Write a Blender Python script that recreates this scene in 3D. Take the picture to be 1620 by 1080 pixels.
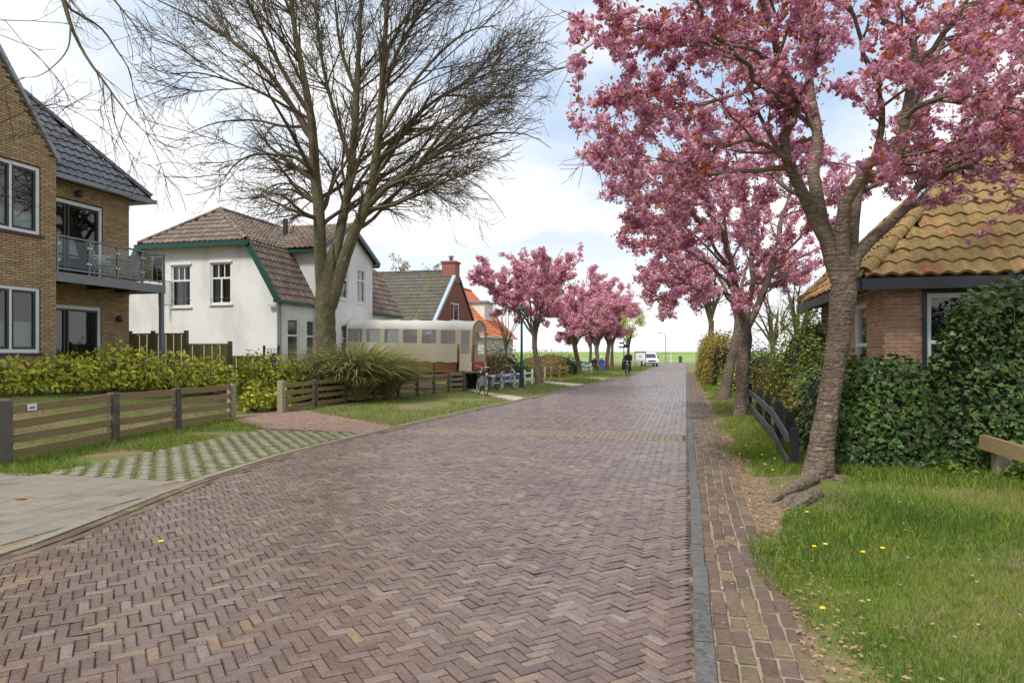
import bpy, math, random
import numpy as np
from mathutils import Matrix, Vector
R = math.radians
rng = np.random.default_rng(7)
random.seed(7)
scene = bpy.context.scene
for o in list(bpy.data.objects): bpy.data.objects.remove(o)
COL = scene.collection

# ------------------------------------------------------------------ camera
CAMH, FPX, HOR, VPX = 1.55, 1080.0, 560.0, 1085.0
YAW = math.atan((VPX - 810) / FPX)
CY, SY = math.cos(YAW), math.sin(YAW)
cam_d = bpy.data.cameras.new('camera'); cam = bpy.data.objects.new('camera', cam_d); COL.objects.link(cam)
cam.location = (0, 0, CAMH); cam.rotation_euler = (R(90), 0, YAW)
cam_d.sensor_width = 36; cam_d.lens = 24; cam_d.shift_y = 20 / 1620; cam_d.clip_end = 4000; cam_d.clip_start = .05
scene.camera = cam
# ------------------------------------------------------------------ sky
SUN_EL, SUN_AZ = R(52), R(205)          # azimuth clockwise from +Y
world = bpy.data.worlds.new('World'); scene.world = world; world.use_nodes = True
wn, wl = world.node_tree.nodes, world.node_tree.links
wn.clear()
def N(nt, typ, **kw):
    n = nt.nodes.new(typ)
    for k, v in kw.items():
        if k.startswith('i_'):
            n.inputs[int(k[2:])].default_value = v
        else: setattr(n, k, v)
    return n
wt = world.node_tree
wo = N(wt, 'ShaderNodeOutputWorld'); bg = N(wt, 'ShaderNodeBackground'); bg.inputs[1].default_value = 0.1
sky = N(wt, 'ShaderNodeTexSky'); sky.sky_type = 'NISHITA'; sky.sun_disc = False
sky.sun_elevation = SUN_EL; sky.sun_rotation = SUN_AZ; sky.air_density = 1.0; sky.dust_density = 1.5; sky.ozone_density = 2
tc = N(wt, 'ShaderNodeTexCoord'); sp = N(wt, 'ShaderNodeSeparateXYZ')
wl.new(tc.outputs['Generated'], sp.inputs[0])
zz = N(wt, 'ShaderNodeMath', operation='MAXIMUM', i_1=0.0); wl.new(sp.outputs[2], zz.inputs[0])
za = N(wt, 'ShaderNodeMath', operation='ADD', i_1=0.22); wl.new(zz.outputs[0], za.inputs[0])
dx = N(wt, 'ShaderNodeMath', operation='DIVIDE'); dy = N(wt, 'ShaderNodeMath', operation='DIVIDE')
wl.new(sp.outputs[0], dx.inputs[0]); wl.new(za.outputs[0], dx.inputs[1]); wl.new(sp.outputs[1], dy.inputs[0]); wl.new(za.outputs[0], dy.inputs[1])
cb = N(wt, 'ShaderNodeCombineXYZ', i_2=11.7); wl.new(dx.outputs[0], cb.inputs[0]); wl.new(dy.outputs[0], cb.inputs[1])
n1 = N(wt, 'ShaderNodeTexNoise'); n1.inputs['Scale'].default_value = 1.15; n1.inputs['Detail'].default_value = 8; n1.inputs['Roughness'].default_value = .52; n1.inputs['Distortion'].default_value = .35
wl.new(cb.outputs[0], n1.inputs['Vector'])
rmp = N(wt, 'ShaderNodeValToRGB'); rmp.color_ramp.elements[0].position = .36; rmp.color_ramp.elements[1].position = .56
wl.new(n1.outputs['Fac'], rmp.inputs[0])
# cloud cover thickens to the horizon as a cloud sheet seen edge-on does
hz = N(wt, 'ShaderNodeMapRange', i_1=.04, i_2=.30, i_3=1.0, i_4=0.0); hz.clamp = True; wl.new(sp.outputs[2], hz.inputs[0])
mxh = N(wt, 'ShaderNodeMath', operation='MAXIMUM'); wl.new(rmp.outputs[0], mxh.inputs[0]); wl.new(hz.outputs[0], mxh.inputs[1])
n2 = N(wt, 'ShaderNodeTexNoise'); n2.inputs['Scale'].default_value = 2.6; n2.inputs['Detail'].default_value = 6
wl.new(cb.outputs[0], n2.inputs['Vector'])
cr2 = N(wt, 'ShaderNodeValToRGB'); cr2.color_ramp.elements[0].color = (7.5, 7.75, 8.2, 1); cr2.color_ramp.elements[1].color = (8.5, 8.55, 8.65, 1)
cr2.color_ramp.elements[0].position = .3; cr2.color_ramp.elements[1].position = .6
wl.new(n2.outputs['Fac'], cr2.inputs[0])
skyb = N(wt, 'ShaderNodeMixRGB', blend_type='MIX', i_0=.72); skyb.inputs[2].default_value = (5.0, 6.3, 8.1, 1)   # thin high veil over the blue
wl.new(sky.outputs[0], skyb.inputs[1])
mx = N(wt, 'ShaderNodeMixRGB'); wl.new(mxh.outputs[0], mx.inputs[0]); wl.new(skyb.outputs[0], mx.inputs[1]); wl.new(cr2.outputs[0], mx.inputs[2])
wl.new(mx.outputs[0], bg.inputs[0]); wl.new(bg.outputs[0], wo.inputs[0])
# ------------------------------------------------------------------ sun
sd = bpy.data.lights.new('sun', 'SUN'); sd.energy = 2.6; sd.angle = R(11); sd.color = (1, .96, .9)
so = bpy.data.objects.new('sun', sd); COL.objects.link(so)
sdir = Vector((math.sin(SUN_AZ) * math.cos(SUN_EL), math.cos(SUN_AZ) * math.cos(SUN_EL), math.sin(SUN_EL)))
so.rotation_euler = (-sdir).to_track_quat('-Z', 'Y').to_euler(); so.location = (0, 0, 40)
vs = scene.view_settings; vs.view_transform = 'Standard'; vs.look = 'None'; vs.gamma = 1; vs.exposure = 0.45; vs.use_curve_mapping = False

# ------------------------------------------------------------------ pixel helpers (direction only; depth from what a thing touches)
def at(u, v, t):
    x = (u - 810) / FPX * t
    return np.array([x * CY - t * SY, t * CY + x * SY, CAMH + (HOR - v) / FPX * t])
def gr(u, v, z=0.0): return at(u, v, (CAMH - z) * FPX / (v - HOR))
def depth(p): return -p[0] * SY + p[1] * CY

# ------------------------------------------------------------------ mesh builder
class MB:
    def __init__(s): s.v = []; s.f = []; s.t = []; s.n = 0
    def add(s, V, F, tone=None):
        V = np.asarray(V, float).reshape(-1, 3); F = np.asarray(F, int)
        if F.ndim == 1: F = F[None]
        s.v.append(V); s.f.append(F + s.n); s.n += len(V)
        t = np.full(len(F), rng.random()) if tone is None else np.broadcast_to(np.asarray(tone, float), (len(F),))
        s.t.append(t); return s
    def box(s, a, b, tone=None):
        (x0, y0, z0), (x1, y1, z1) = a, b
        V = [(x0,y0,z0),(x1,y0,z0),(x1,y1,z0),(x0,y1,z0),(x0,y0,z1),(x1,y0,z1),(x1,y1,z1),(x0,y1,z1)]
        if (x1-x0)*(y1-y0)*(z1-z0) < 0: V = V[4:] + V[:4]
        return s.add(V, [(3,2,1,0),(4,5,6,7),(0,1,5,4),(1,2,6,5),(2,3,7,6),(3,0,4,7)], tone)
    def obox(s, c, ax, ay, az, tone=None):       # oriented box: centre and three half-axes
        c, ax, ay, az = map(lambda q: np.asarray(q, float), (c, ax, ay, az))
        V = [c + i*ax + j*ay + k*az for k in (-1,1) for i, j in ((-1,-1),(1,-1),(1,1),(-1,1))]
        return s.add(V, [(3,2,1,0),(4,5,6,7),(0,1,5,4),(1,2,6,5),(2,3,7,6),(3,0,4,7)], tone)
    def beam(s, p, q, w, h, tone=None, up=(0,0,1)):
        p, q = np.asarray(p, float), np.asarray(q, float); d = q - p; L = np.linalg.norm(d); d /= L
        sx = np.cross(d, up); n = np.linalg.norm(sx)
        sx = np.cross(d, (1,0,0)) if n < 1e-3 else sx; sx /= np.linalg.norm(sx); uz = np.cross(sx, d)
        return s.obox((p+q)/2, d*L/2, sx*w/2, uz*h/2, tone)
    def poly(s, pts, tone=None):
        return s.add(pts, [tuple(range(len(pts)))], tone)
    def prism(s, pts, ext, tone=None):           # planar polygon extruded by a vector
        P = np.asarray(pts, float); Q = P + np.asarray(ext, float); n = len(P)
        nrm = sum(np.cross(P[i]-P[0], P[(i+1)%n]-P[0]) for i in range(n))
        if np.dot(nrm, ext) > 0: P, Q = P[::-1], Q[::-1]
        s.add(P, [tuple(range(n))], tone); s.add(Q, [tuple(range(n))[::-1]], tone)
        V = np.concatenate([P, Q]); s.add(V, [((i+1)%n, i, n+i, n+(i+1)%n) for i in range(n)], tone)
        return s
    def tube(s, pts, r, n=8, tone=None, cap=True):
        P = np.asarray(pts, float)[None]; r = np.broadcast_to(np.asarray(r, float), (P.shape[1],))[None]
        tubes(s, P, r, n, tone)
        if cap:
            m = P.shape[1]; V = s.v[-1]
            s.add(V[:n], [tuple(range(n))[::-1]], tone); s.add(V[(m-1)*n:], [tuple(range(n))], tone)
        return s
    def lathe(s, c, prof, n=16, tone=None, axis=(0,0,1)):
        c = np.asarray(c, float); az = np.asarray(axis, float); az /= np.linalg.norm(az)
        ref = np.array([1,0,0]) if abs(az[0]) < .9 else np.array([0,1,0])
        ax = np.cross(ref, az); ax /= np.linalg.norm(ax); ay = np.cross(az, ax)
        a = np.arange(n) * 2*np.pi/n; V = []
        for r, z in prof: V.append(c + az*z + r*(np.cos(a)[:,None]*ax + np.sin(a)[:,None]*ay))
        V = np.concatenate(V); F = []
        for k in range(len(prof)-1):
            for i in range(n):
                j = (i+1) % n; F.append((k*n+i, k*n+j, (k+1)*n+j, (k+1)*n+i))
        s.add(V, F, tone)
        s.add(V[:n], [tuple(range(n))[::-1]], tone); s.add(V[-n:], [tuple(range(n))], tone)
        return s
    def mesh(s, name, mat, smooth=False):
        me = bpy.data.meshes.new(name)
        V = np.concatenate(s.v); sizes = np.concatenate([np.full(len(f), f.shape[1]) for f in s.f]); idx = np.concatenate([f.ravel() for f in s.f])
        me.vertices.add(len(V)); me.vertices.foreach_set('co', V.ravel().astype(np.float32))
        me.loops.add(len(idx)); me.loops.foreach_set('vertex_index', idx.astype(np.int32))
        me.polygons.add(len(sizes)); st = np.concatenate([[0], np.cumsum(sizes)[:-1]])
        me.polygons.foreach_set('loop_start', st.astype(np.int32))
        at_ = me.attributes.new('tone', 'FLOAT', 'FACE'); at_.data.foreach_set('value', np.concatenate(s.t).astype(np.float32))
        me.polygons.foreach_set('use_smooth', np.full(len(sizes), bool(smooth)))
        me.update(calc_edges=True); me.validate()
        if mat: me.materials.append(MAT[mat] if isinstance(mat, str) else mat)
        return me
    def build(s, name, mat, parent=None, smooth=False, kind=None, label=None, cat=None, group=None):
        o = bpy.data.objects.new(name, s.mesh(name, mat, smooth)); COL.objects.link(o)
        if parent is not None: put(o, parent)
        tag(o, label, cat, group, kind); return o
BASE = {}
def put(o, parent):                                # child keeps its world coordinates
    o.parent = parent
    if parent.name in BASE: o.matrix_parent_inverse = BASE[parent.name]
def tag(o, label=None, cat=None, group=None, kind=None):
    if label: o['label'] = label
    if cat: o['category'] = cat
    if group: o['group'] = group
    if kind: o['kind'] = kind
    return o
def thing(name, loc, label, cat, group=None, local=False, rz=0):
    o = bpy.data.objects.new(name, None); COL.objects.link(o); o.location = loc; o.rotation_euler = (0, 0, rz); o.empty_display_size = .2
    if not local: BASE[o.name] = Matrix.Translation(Vector(loc)).inverted()
    return tag(o, label, cat, group)
def copy_tree(o, parent=None):
    c = o.copy(); COL.objects.link(c)
    if parent is not None: c.parent = parent
    if o.name in BASE: BASE[c.name] = BASE[o.name]
    for ch in list(o.children): copy_tree(ch, c)
    return c
def tubes(mb, P, Rr, n, tone=None):                # K polylines of m points as tubes of n sides
    K, m, _ = P.shape
    T = np.empty_like(P); T[:, 1:-1] = P[:, 2:] - P[:, :-2]; T[:, 0] = P[:, 1] - P[:, 0]; T[:, -1] = P[:, -1] - P[:, -2]
    T /= np.linalg.norm(T, axis=2, keepdims=True) + 1e-9
    d = P[:, -1] - P[:, 0]; d /= np.linalg.norm(d, axis=1, keepdims=True) + 1e-9
    ref = np.where(np.abs(d[:, 2:3]) < .8, np.array([[0,0,1.]]), np.array([[1.,0,0]]))[:, None]
    A = np.cross(T, np.broadcast_to(ref, T.shape)); A /= np.linalg.norm(A, axis=2, keepdims=True) + 1e-9
    B = np.cross(A, T)                              # so that rings run counter-clockwise about the tangent
    a = np.arange(n) * 2*np.pi/n
    V = P[:, :, None] + Rr[:, :, None, None] * (np.cos(a)[None,None,:,None]*A[:, :, None] - np.sin(a)[None,None,:,None]*B[:, :, None])
    i = np.arange(n); j = (i+1) % n
    f1 = np.stack([i, j, n+j, n+i], 1)[None] + (np.arange(m-1)*n)[:, None, None]
    F = (f1.reshape(-1, 4)[None] + (np.arange(K)*m*n)[:, None, None]).reshape(-1, 4)
    if tone is not None and np.ndim(tone) == 1: tone = np.repeat(tone, (m-1)*n)
    if tone is None: tone = np.repeat(rng.random(K), (m-1)*n)
    mb.add(V.reshape(-1, 3), F, tone)
def unit(v): v = np.asarray(v, float); return v / (np.linalg.norm(v, axis=-1, keepdims=True) + 1e-9)
def inst(mb, TV, TF, pos, zax, spin, scale, tone):  # template copies, template z along zax, spun about it
    TV = np.asarray(TV, float); TF = np.asarray(TF, int); K = len(pos); z = unit(zax)
    ref = np.where(np.abs(z[:, 2:3]) < .95, np.array([[0,0,1.]]), np.array([[1.,0,0]]))
    x = unit(np.cross(ref, z)); y = np.cross(z, x)
    c, s_ = np.cos(spin)[:, None], np.sin(spin)[:, None]; x, y = c*x + s_*y, -s_*x + c*y
    sc = np.broadcast_to(np.asarray(scale, float).reshape(-1, 1, 1), (K, 1, 1))
    V = pos[:, None] + sc * (TV[None,:,0:1]*x[:,None] + TV[None,:,1:2]*y[:,None] + TV[None,:,2:3]*z[:,None])
    F = (TF[None] + (np.arange(K)*len(TV))[:, None, None]).reshape(-1, TF.shape[1])
    mb.add(V.reshape(-1, 3), F, np.repeat(np.broadcast_to(tone, (K,)), len(TF)))
def sph(K):
    v = rng.normal(size=(K, 3)); return unit(v)

# ------------------------------------------------------------------ materials
MAT = {}
def M(name, cols, rough=.8, nscale=4., nmix=.5, bump=0., bscale=None, spec=.3, rand=False, transl=0., detail=5, metal=0., coord='Object', stretch=None, rvar=0., mottle=None, bdist=.02):
    m = bpy.data.materials.new(name); m.use_nodes = True; nt = m.node_tree; L = nt.links; nt.nodes.clear()
    out = N(nt, 'ShaderNodeOutputMaterial'); b = N(nt, 'ShaderNodeBsdfPrincipled')
    b.inputs['Roughness'].default_value = rough; b.inputs['Specular IOR Level'].default_value = spec; b.inputs['Metallic'].default_value = metal
    tcn = N(nt, 'ShaderNodeTexCoord'); geo = N(nt, 'ShaderNodeNewGeometry'); src = geo.outputs['Position'] if coord == 'World' else tcn.outputs['Object']
    if stretch:
        mp = N(nt, 'ShaderNodeMapping'); mp.inputs['Scale'].default_value = stretch; L.new(src, mp.inputs[0]); src = mp.outputs[0]
    no = N(nt, 'ShaderNodeTexNoise'); no.inputs['Scale'].default_value = nscale; no.inputs['Detail'].default_value = detail; no.inputs['Roughness'].default_value = .6; L.new(src, no.inputs['Vector'])
    mr = N(nt, 'ShaderNodeMapRange', i_1=.28, i_2=.72); L.new(no.outputs['Fac'], mr.inputs[0])
    a = N(nt, 'ShaderNodeAttribute'); a.attribute_name = 'tone'; tone = a.outputs['Fac']
    if rand:
        oi = N(nt, 'ShaderNodeObjectInfo'); ad = N(nt, 'ShaderNodeMath', operation='ADD'); L.new(tone, ad.inputs[0]); L.new(oi.outputs['Random'], ad.inputs[1])
        fr = N(nt, 'ShaderNodeMath', operation='FRACT'); L.new(ad.outputs[0], fr.inputs[0]); tone = fr.outputs[0]
    mix = N(nt, 'ShaderNodeMixRGB', i_0=nmix)
    L.new(tone, mix.inputs[1]); L.new(mr.outputs[0], mix.inputs[2])
    cr = N(nt, 'ShaderNodeValToRGB'); el = cr.color_ramp.elements
    cs = [(i/(len(cols)-1), c) if len(c) == 3 else (c[3], c[:3]) for i, c in enumerate(cols)] if len(cols) > 1 else [(0, cols[0]), (1, cols[0])]
    el[0].position, el[0].color = cs[0][0], (*cs[0][1], 1); el[1].position, el[1].color = cs[-1][0], (*cs[-1][1], 1)
    for p, c in cs[1:-1]: e = el.new(p); e.color = (*c, 1)
    L.new(mix.outputs[0], cr.inputs[0]); L.new(cr.outputs[0], b.inputs['Base Color'])
    if mottle:                                       # blotchy wear: scale, low, high
        g2 = N(nt, 'ShaderNodeNewGeometry')
        for sc_, lo, hi in mottle:
            nm = N(nt, 'ShaderNodeTexNoise'); nm.inputs['Scale'].default_value = sc_; nm.inputs['Detail'].default_value = 6; nm.inputs['Roughness'].default_value = .65; L.new(g2.outputs['Position'], nm.inputs['Vector'])
            m2 = N(nt, 'ShaderNodeMapRange', i_1=.3, i_2=.7, i_3=lo, i_4=hi); L.new(nm.outputs['Fac'], m2.inputs[0])
            mm = N(nt, 'ShaderNodeMixRGB', blend_type='MULTIPLY', i_0=1.); src_c = b.inputs['Base Color'].links[0].from_socket
            L.new(src_c, mm.inputs[1]); L.new(m2.outputs[0], mm.inputs[2]); L.new(mm.outputs[0], b.inputs['Base Color'])
    if rvar:
        rm = N(nt, 'ShaderNodeMapRange', i_1=.3, i_2=.7, i_3=rough-rvar, i_4=rough+rvar); L.new(no.outputs['Fac'], rm.inputs[0]); L.new(rm.outputs[0], b.inputs['Roughness'])
    if bump:
        nb = N(nt, 'ShaderNodeTexNoise'); nb.inputs['Scale'].default_value = bscale or nscale*4; nb.inputs['Detail'].default_value = 5; L.new(src, nb.inputs['Vector'])
        bp = N(nt, 'ShaderNodeBump'); bp.inputs['Strength'].default_value = bump; bp.inputs['Distance'].default_value = bdist; L.new(nb.outputs['Fac'], bp.inputs['Height']); L.new(bp.outputs[0], b.inputs['Normal'])
    if transl:
        tr = N(nt, 'ShaderNodeBsdfTranslucent'); L.new(cr.outputs[0], tr.inputs[0]); ms = N(nt, 'ShaderNodeMixShader', i_0=transl)
        L.new(b.outputs[0], ms.inputs[1]); L.new(tr.outputs[0], ms.inputs[2]); L.new(ms.outputs[0], out.inputs[0])
    else: L.new(b.outputs[0], out.inputs[0])
    MAT[name] = m; return m
def s2l(*c): return tuple(((x/255+.055)/1.055)**2.4 if x > 10 else x/255/12.92 for x in c)
def glass(name, tint, refl=1.0, rough=.02, haze=0.):
    m = bpy.data.materials.new(name); m.use_nodes = True; nt = m.node_tree; L = nt.links; nt.nodes.clear()
    out = N(nt, 'ShaderNodeOutputMaterial'); tr = N(nt, 'ShaderNodeBsdfTransparent'); tr.inputs[0].default_value = (*tint, 1)
    gl = N(nt, 'ShaderNodeBsdfGlossy'); gl.inputs['Roughness'].default_value = rough
    lw = N(nt, 'ShaderNodeFresnel'); lw.inputs[0].default_value = 1.55
    mu = N(nt, 'ShaderNodeMath', operation='MULTIPLY', i_1=refl); mu.use_clamp = True; L.new(lw.outputs[0], mu.inputs[0])
    ms = N(nt, 'ShaderNodeMixShader'); L.new(mu.outputs[0], ms.inputs[0]); L.new(tr.outputs[0], ms.inputs[1]); L.new(gl.outputs[0], ms.inputs[2])
    if haze:
        df = N(nt, 'ShaderNodeBsdfDiffuse'); df.inputs[0].default_value = (.92,.93,.95,1); tl = N(nt, 'ShaderNodeBsdfTranslucent'); tl.inputs[0].default_value = (.92,.93,.95,1); ad = N(nt, 'ShaderNodeMixShader', i_0=.5); L.new(df.outputs[0], ad.inputs[1]); L.new(tl.outputs[0], ad.inputs[2])
        m3 = N(nt, 'ShaderNodeMixShader', i_0=haze); L.new(ms.outputs[0], m3.inputs[1]); L.new(ad.outputs[0], m3.inputs[2]); ms = m3
    L.new(ms.outputs[0], out.inputs[0])
    MAT[name] = m
def flat(name, c, rough=.5, spec=.5, metal=0., bump=0.): M(name, [tuple(x*.9 for x in c), tuple(min(1, x*1.08) for x in c)], rough, 6, .7, bump=bump, spec=spec, metal=metal)
# ------------------------------------------------------------------ material list
M('road_brick', [(*s2l(92,73,65),0), (*s2l(115,94,83),.2), (*s2l(101,81,72),.42), (*s2l(123,103,91),.62), (*s2l(108,88,78),.8), (*s2l(130,118,109),.9), (*s2l(130,106,82),.96), (*s2l(146,122,92),1)], .27, 30, .06, bump=.22, bscale=55, spec=.85, rand=True, rvar=.1, mottle=[(45,.75,1.22),(.9,.74,1.16),(6,.84,1.12)])
M('road_far', [s2l(96,80,74), s2l(118,102,94), s2l(108,92,86)], .55, 3, .9, bump=.4, bscale=14, spec=.5, coord='World', mottle=[(9,.8,1.15),(.8,.85,1.1)])
M('band_brick', [s2l(112,99,86), s2l(134,120,104), s2l(122,108,94)], .6, 20, .3, bump=.2, bscale=60, rand=True)
M('side_brick', [s2l(86,70,62), s2l(108,89,78), s2l(96,79,70), s2l(124,110,84), s2l(86,70,66)], .7, 24, .1, mottle=[(40,.75,1.2),(1.5,.85,1.12)], bump=.3, bscale=60, rand=True)
M('joint_sand', [(*s2l(66,58,50),0), (*s2l(84,74,62),.5), (*s2l(124,110,92),.7), (*s2l(160,146,124),1)], .95, 5, 1, bump=.3, bscale=60, coord='World')
M('kerb_stone', [s2l(74,73,72), s2l(104,102,100), s2l(88,87,85)], .75, 30, .6, bump=.5, bscale=60, rand=True, mottle=[(60,.7,1.3),(9,.8,1.15)])
M('strip_sand', [s2l(100,88,72), s2l(150,136,116), s2l(122,108,90)], .95, 6, 1, bump=.3, bscale=60, coord='World')
M('slab', [s2l(112,104,94), s2l(138,130,118), s2l(126,118,106)], .8, 9, .3, bump=.15, bscale=80, rand=True, coord='World', mottle=[(1.3,.82,1.12),(20,.88,1.08)])
M('concrete', [s2l(116,110,98), s2l(150,142,126)], .9, 10, .6, mottle=[(25,.8,1.12)], bump=.2, bscale=60, rand=True)
M('path_brick', [s2l(112,90,78), s2l(142,118,102), s2l(128,104,92)], .8, 14, .3, bump=.2, rand=True)
M('pale_path', [s2l(158,146,126), s2l(188,176,154)], .9, 6, 1, bump=.15, coord='World')
M('soil', [s2l(96,80,62), s2l(136,116,92), s2l(112,96,72)], .95, 5, 1, bump=.5, bscale=25, coord='World')
M('grass_blade', [s2l(50,76,30), s2l(80,110,38), s2l(112,138,46), s2l(142,154,62), s2l(178,164,108)], .55, .9, .2, spec=.25, transl=.35, coord='World')
M('dry_litter', [s2l(120,92,62), s2l(168,140,104), s2l(96,70,50)], .9, 5, .2)
M('yellow_brick', [s2l(136,112,82), s2l(178,152,112), s2l(160,134,98), s2l(190,166,128), s2l(146,122,92)], .85, 16, .2, bump=.25, bscale=50, rand=True)
M('dark_mortar', [s2l(74,62,50), s2l(98,84,66)], .95, 8, 1)
M('pale_mortar', [s2l(168,156,142), s2l(196,184,168)], .95, 8, 1)
M('red_brick', [s2l(146,106,86), s2l(174,136,110), s2l(158,116,96), s2l(194,160,124), s2l(130,92,78)], .85, 18, .25, bump=.3, bscale=50, rand=True)
M('brown_brick_far', [s2l(122,74,64), s2l(142,92,80)], .85, 14, .5, bump=.2)
M('white_wall', [s2l(200,198,192), s2l(226,225,221), s2l(233,232,229)], .8, .9, .85, bump=.08, bscale=9, spec=.2, stretch=(1,1,.45), detail=9, mottle=[(.8,.94,1.04)])
M('pale_render', [s2l(214,210,200), s2l(232,229,222)], .85, 1.5, .9)
M('slate_tile', [s2l(62,64,72), s2l(88,90,98), s2l(76,78,86)], .4, 10, .3, spec=.5, rand=True)
M('brown_tile', [s2l(96,84,76), s2l(128,114,103), s2l(112,98,89), s2l(146,130,115), s2l(104,95,68)], .85, 7, .45, bump=.3, bscale=40, rand=True)
M('grey_tile', [s2l(78,76,70), s2l(100,98,90), s2l(90,86,74), s2l(146,122,60)], .85, .5, .5, bump=.2, bscale=30, coord='World', rand=True)
M('orange_tile', [s2l(176,92,58), s2l(202,122,84), s2l(190,106,70)], .8, 6, .4, bump=.2, rand=True)
M('moss_tile', [s2l(110,94,60), s2l(144,118,80), s2l(156,130,86), s2l(128,108,68), s2l(154,130,84), s2l(156,106,78), s2l(112,102,60)], .9, 11, .3, bump=.5, bscale=40, rand=True, mottle=[(14,.72,1.18),(3,.85,1.1)])
M('roof_base', [s2l(50,46,42), s2l(66,60,54)], .95)
flat('zinc', s2l(150,156,162), .45, .5, .3); flat('zinc_blue', s2l(168,182,194), .5)
flat('steel_grey', s2l(122,126,130), .45, .5, .2); flat('white_frame', s2l(226,226,224), .45); flat('dark_frame', s2l(52,56,58), .4)
flat('green_trim', s2l(30,74,66), .45); flat('black_trim', s2l(40,42,46), .45); flat('cream_trim', s2l(206,196,172), .6)
flat('curtain', s2l(204,206,214), .9); flat('curtain_dark', s2l(120,116,104), .9); flat('blind_green', s2l(172,200,190), .8); flat('interior', s2l(52,52,50), .95)
flat('sill_stone', s2l(72,66,62), .7); flat('red_brown', s2l(146,92,78), .8); flat('chrome', s2l(190,192,196), .25, .6, .8)
glass('pane_glass', (.82,.87,.86), 2.0); glass('rail_glass', (.86,.92,.90), 1.1); glass('vinyl', (.9,.92,.96), 1.7, .08, .3)
M('fence_wood', [s2l(108,92,66), s2l(148,128,94), s2l(132,114,78), s2l(136,126,84)], .9, 3, .55, bump=.35, bscale=24, rand=True, stretch=(3,3,14))
M('fence_post_dark', [s2l(72,68,62), s2l(104,98,90), s2l(86,81,74), s2l(118,108,84)], .85, 6, .5, bump=.3, bscale=30, rand=True)
M('fence_post_pale', [s2l(128,120,98), s2l(160,150,126)], .9, 6, .5, bump=.3, rand=True)
M('panel_wood', [s2l(104,96,50), s2l(136,126,72), s2l(120,112,62)], .9, 5, .5, bump=.2, rand=True, stretch=(6,6,1))
M('grey_fence', [s2l(62,64,68), s2l(88,90,94)], .6, 6, .4, bump=.15, rand=True)
M('black_post', [s2l(28,30,34), s2l(44,46,50)], .7, 6, .4, rand=True)
M('bark_cherry', [s2l(84,72,62), s2l(126,110,96), s2l(106,92,78), s2l(168,156,140)], .85, 6, .95, bump=1., bscale=10, bdist=.05, stretch=(1,1,3.2), coord='World', mottle=[(26,.55,1.3),(5,.7,1.2)])
M('bark_cherry_limb', [s2l(80,64,54), s2l(114,96,80), s2l(98,84,68), s2l(128,116,98)], .85, 7, .8, bump=.7, bscale=11, coord='World')
M('bark_lime', [s2l(74,66,52), s2l(112,102,82), s2l(98,94,60), s2l(136,128,110)], .9, 6, .9, bump=1., bscale=9, bdist=.06, stretch=(2.4,2.4,.6), coord='World', mottle=[(16,.6,1.22),(3,.75,1.15)])
M('twig', [s2l(74,62,46), s2l(104,90,66)], .9, 2, .6, coord='World')
M('blossom', [s2l(168,98,128), s2l(208,148,174), s2l(238,192,210), s2l(250,224,234)], .7, 1.2, .15, spec=.2, transl=.5, coord='World')
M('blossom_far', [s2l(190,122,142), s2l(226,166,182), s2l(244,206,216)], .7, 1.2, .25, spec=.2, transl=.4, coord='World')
M('bronze_leaf', [s2l(128,62,40), s2l(176,96,58), s2l(198,126,74)], .5, 2, .3, spec=.3, transl=.35)
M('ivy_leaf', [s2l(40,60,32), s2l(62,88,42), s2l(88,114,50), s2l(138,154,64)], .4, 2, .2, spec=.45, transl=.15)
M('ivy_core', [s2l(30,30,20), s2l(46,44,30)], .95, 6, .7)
M('laurel_leaf', [s2l(84,110,36), s2l(138,150,42), s2l(190,186,56), s2l(220,206,78)], .45, 1.5, .35, spec=.4, transl=.25, coord='World')
M('bush_leaf', [s2l(66,90,28), s2l(104,126,36), s2l(140,152,48)], .5, 1.2, .4, spec=.3, transl=.25, coord='World')
M('bush_olive', [s2l(84,80,36), s2l(124,114,46), s2l(150,132,54), s2l(96,100,40)], .6, 1.2, .4, transl=.2, coord='World')
M('dark_bush_leaf', [s2l(30,52,28), s2l(52,80,42), s2l(76,104,56)], .45, 1.2, .3, transl=.15)
M('spring_leaf', [s2l(140,158,36), s2l(180,190,56), s2l(206,204,80)], .6, 1, .3, transl=.4, coord='World')
M('pampas', [s2l(104,112,60), s2l(146,148,88), s2l(176,168,116), s2l(128,134,72)], .7, 1, .2, transl=.3)
M('stem', [s2l(70,58,42), s2l(98,80,58)], .9, 6, .5)
M('dead_twig', [s2l(120,98,74), s2l(152,130,102)], .9, 6, .5)
M('canvas', [s2l(224,210,178), s2l(236,224,196)], .85, 3, .6, transl=.1, bump=.12, bscale=4, coord='Object')
M('canvas_top', [s2l(240,234,216), s2l(250,246,236)], .8, 3, .6, transl=.1, bump=.08, bscale=5)
M('varnished_wood', [s2l(140,82,40), s2l(176,112,60)], .4, 3, .7, spec=.5, stretch=(2,12,12))
flat('red_paint', s2l(176,34,38), .4); flat('rubber', s2l(34,34,36), .85); flat('bike_black', s2l(44,46,50), .4); flat('bike_blue', s2l(116,146,186), .35)
flat('pannier', s2l(104,106,110), .8); flat('lamp_green', s2l(26,62,64), .4); flat('white_paint', s2l(232,232,230), .4); flat('van_white', s2l(222,224,230), .25)
flat('van_glass', s2l(58,66,78), .08, .7); flat('plate_blue', s2l(60,110,190), .4); flat('teal', s2l(40,120,104), .6); flat('cloth_black', s2l(28,28,34), .9)
flat('cloth_blue', s2l(46,72,130), .9); flat('skin', s2l(196,142,120), .6); flat('white_cap', s2l(232,230,226), .8); flat('board_blue', s2l(50,86,136), .5)
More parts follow.
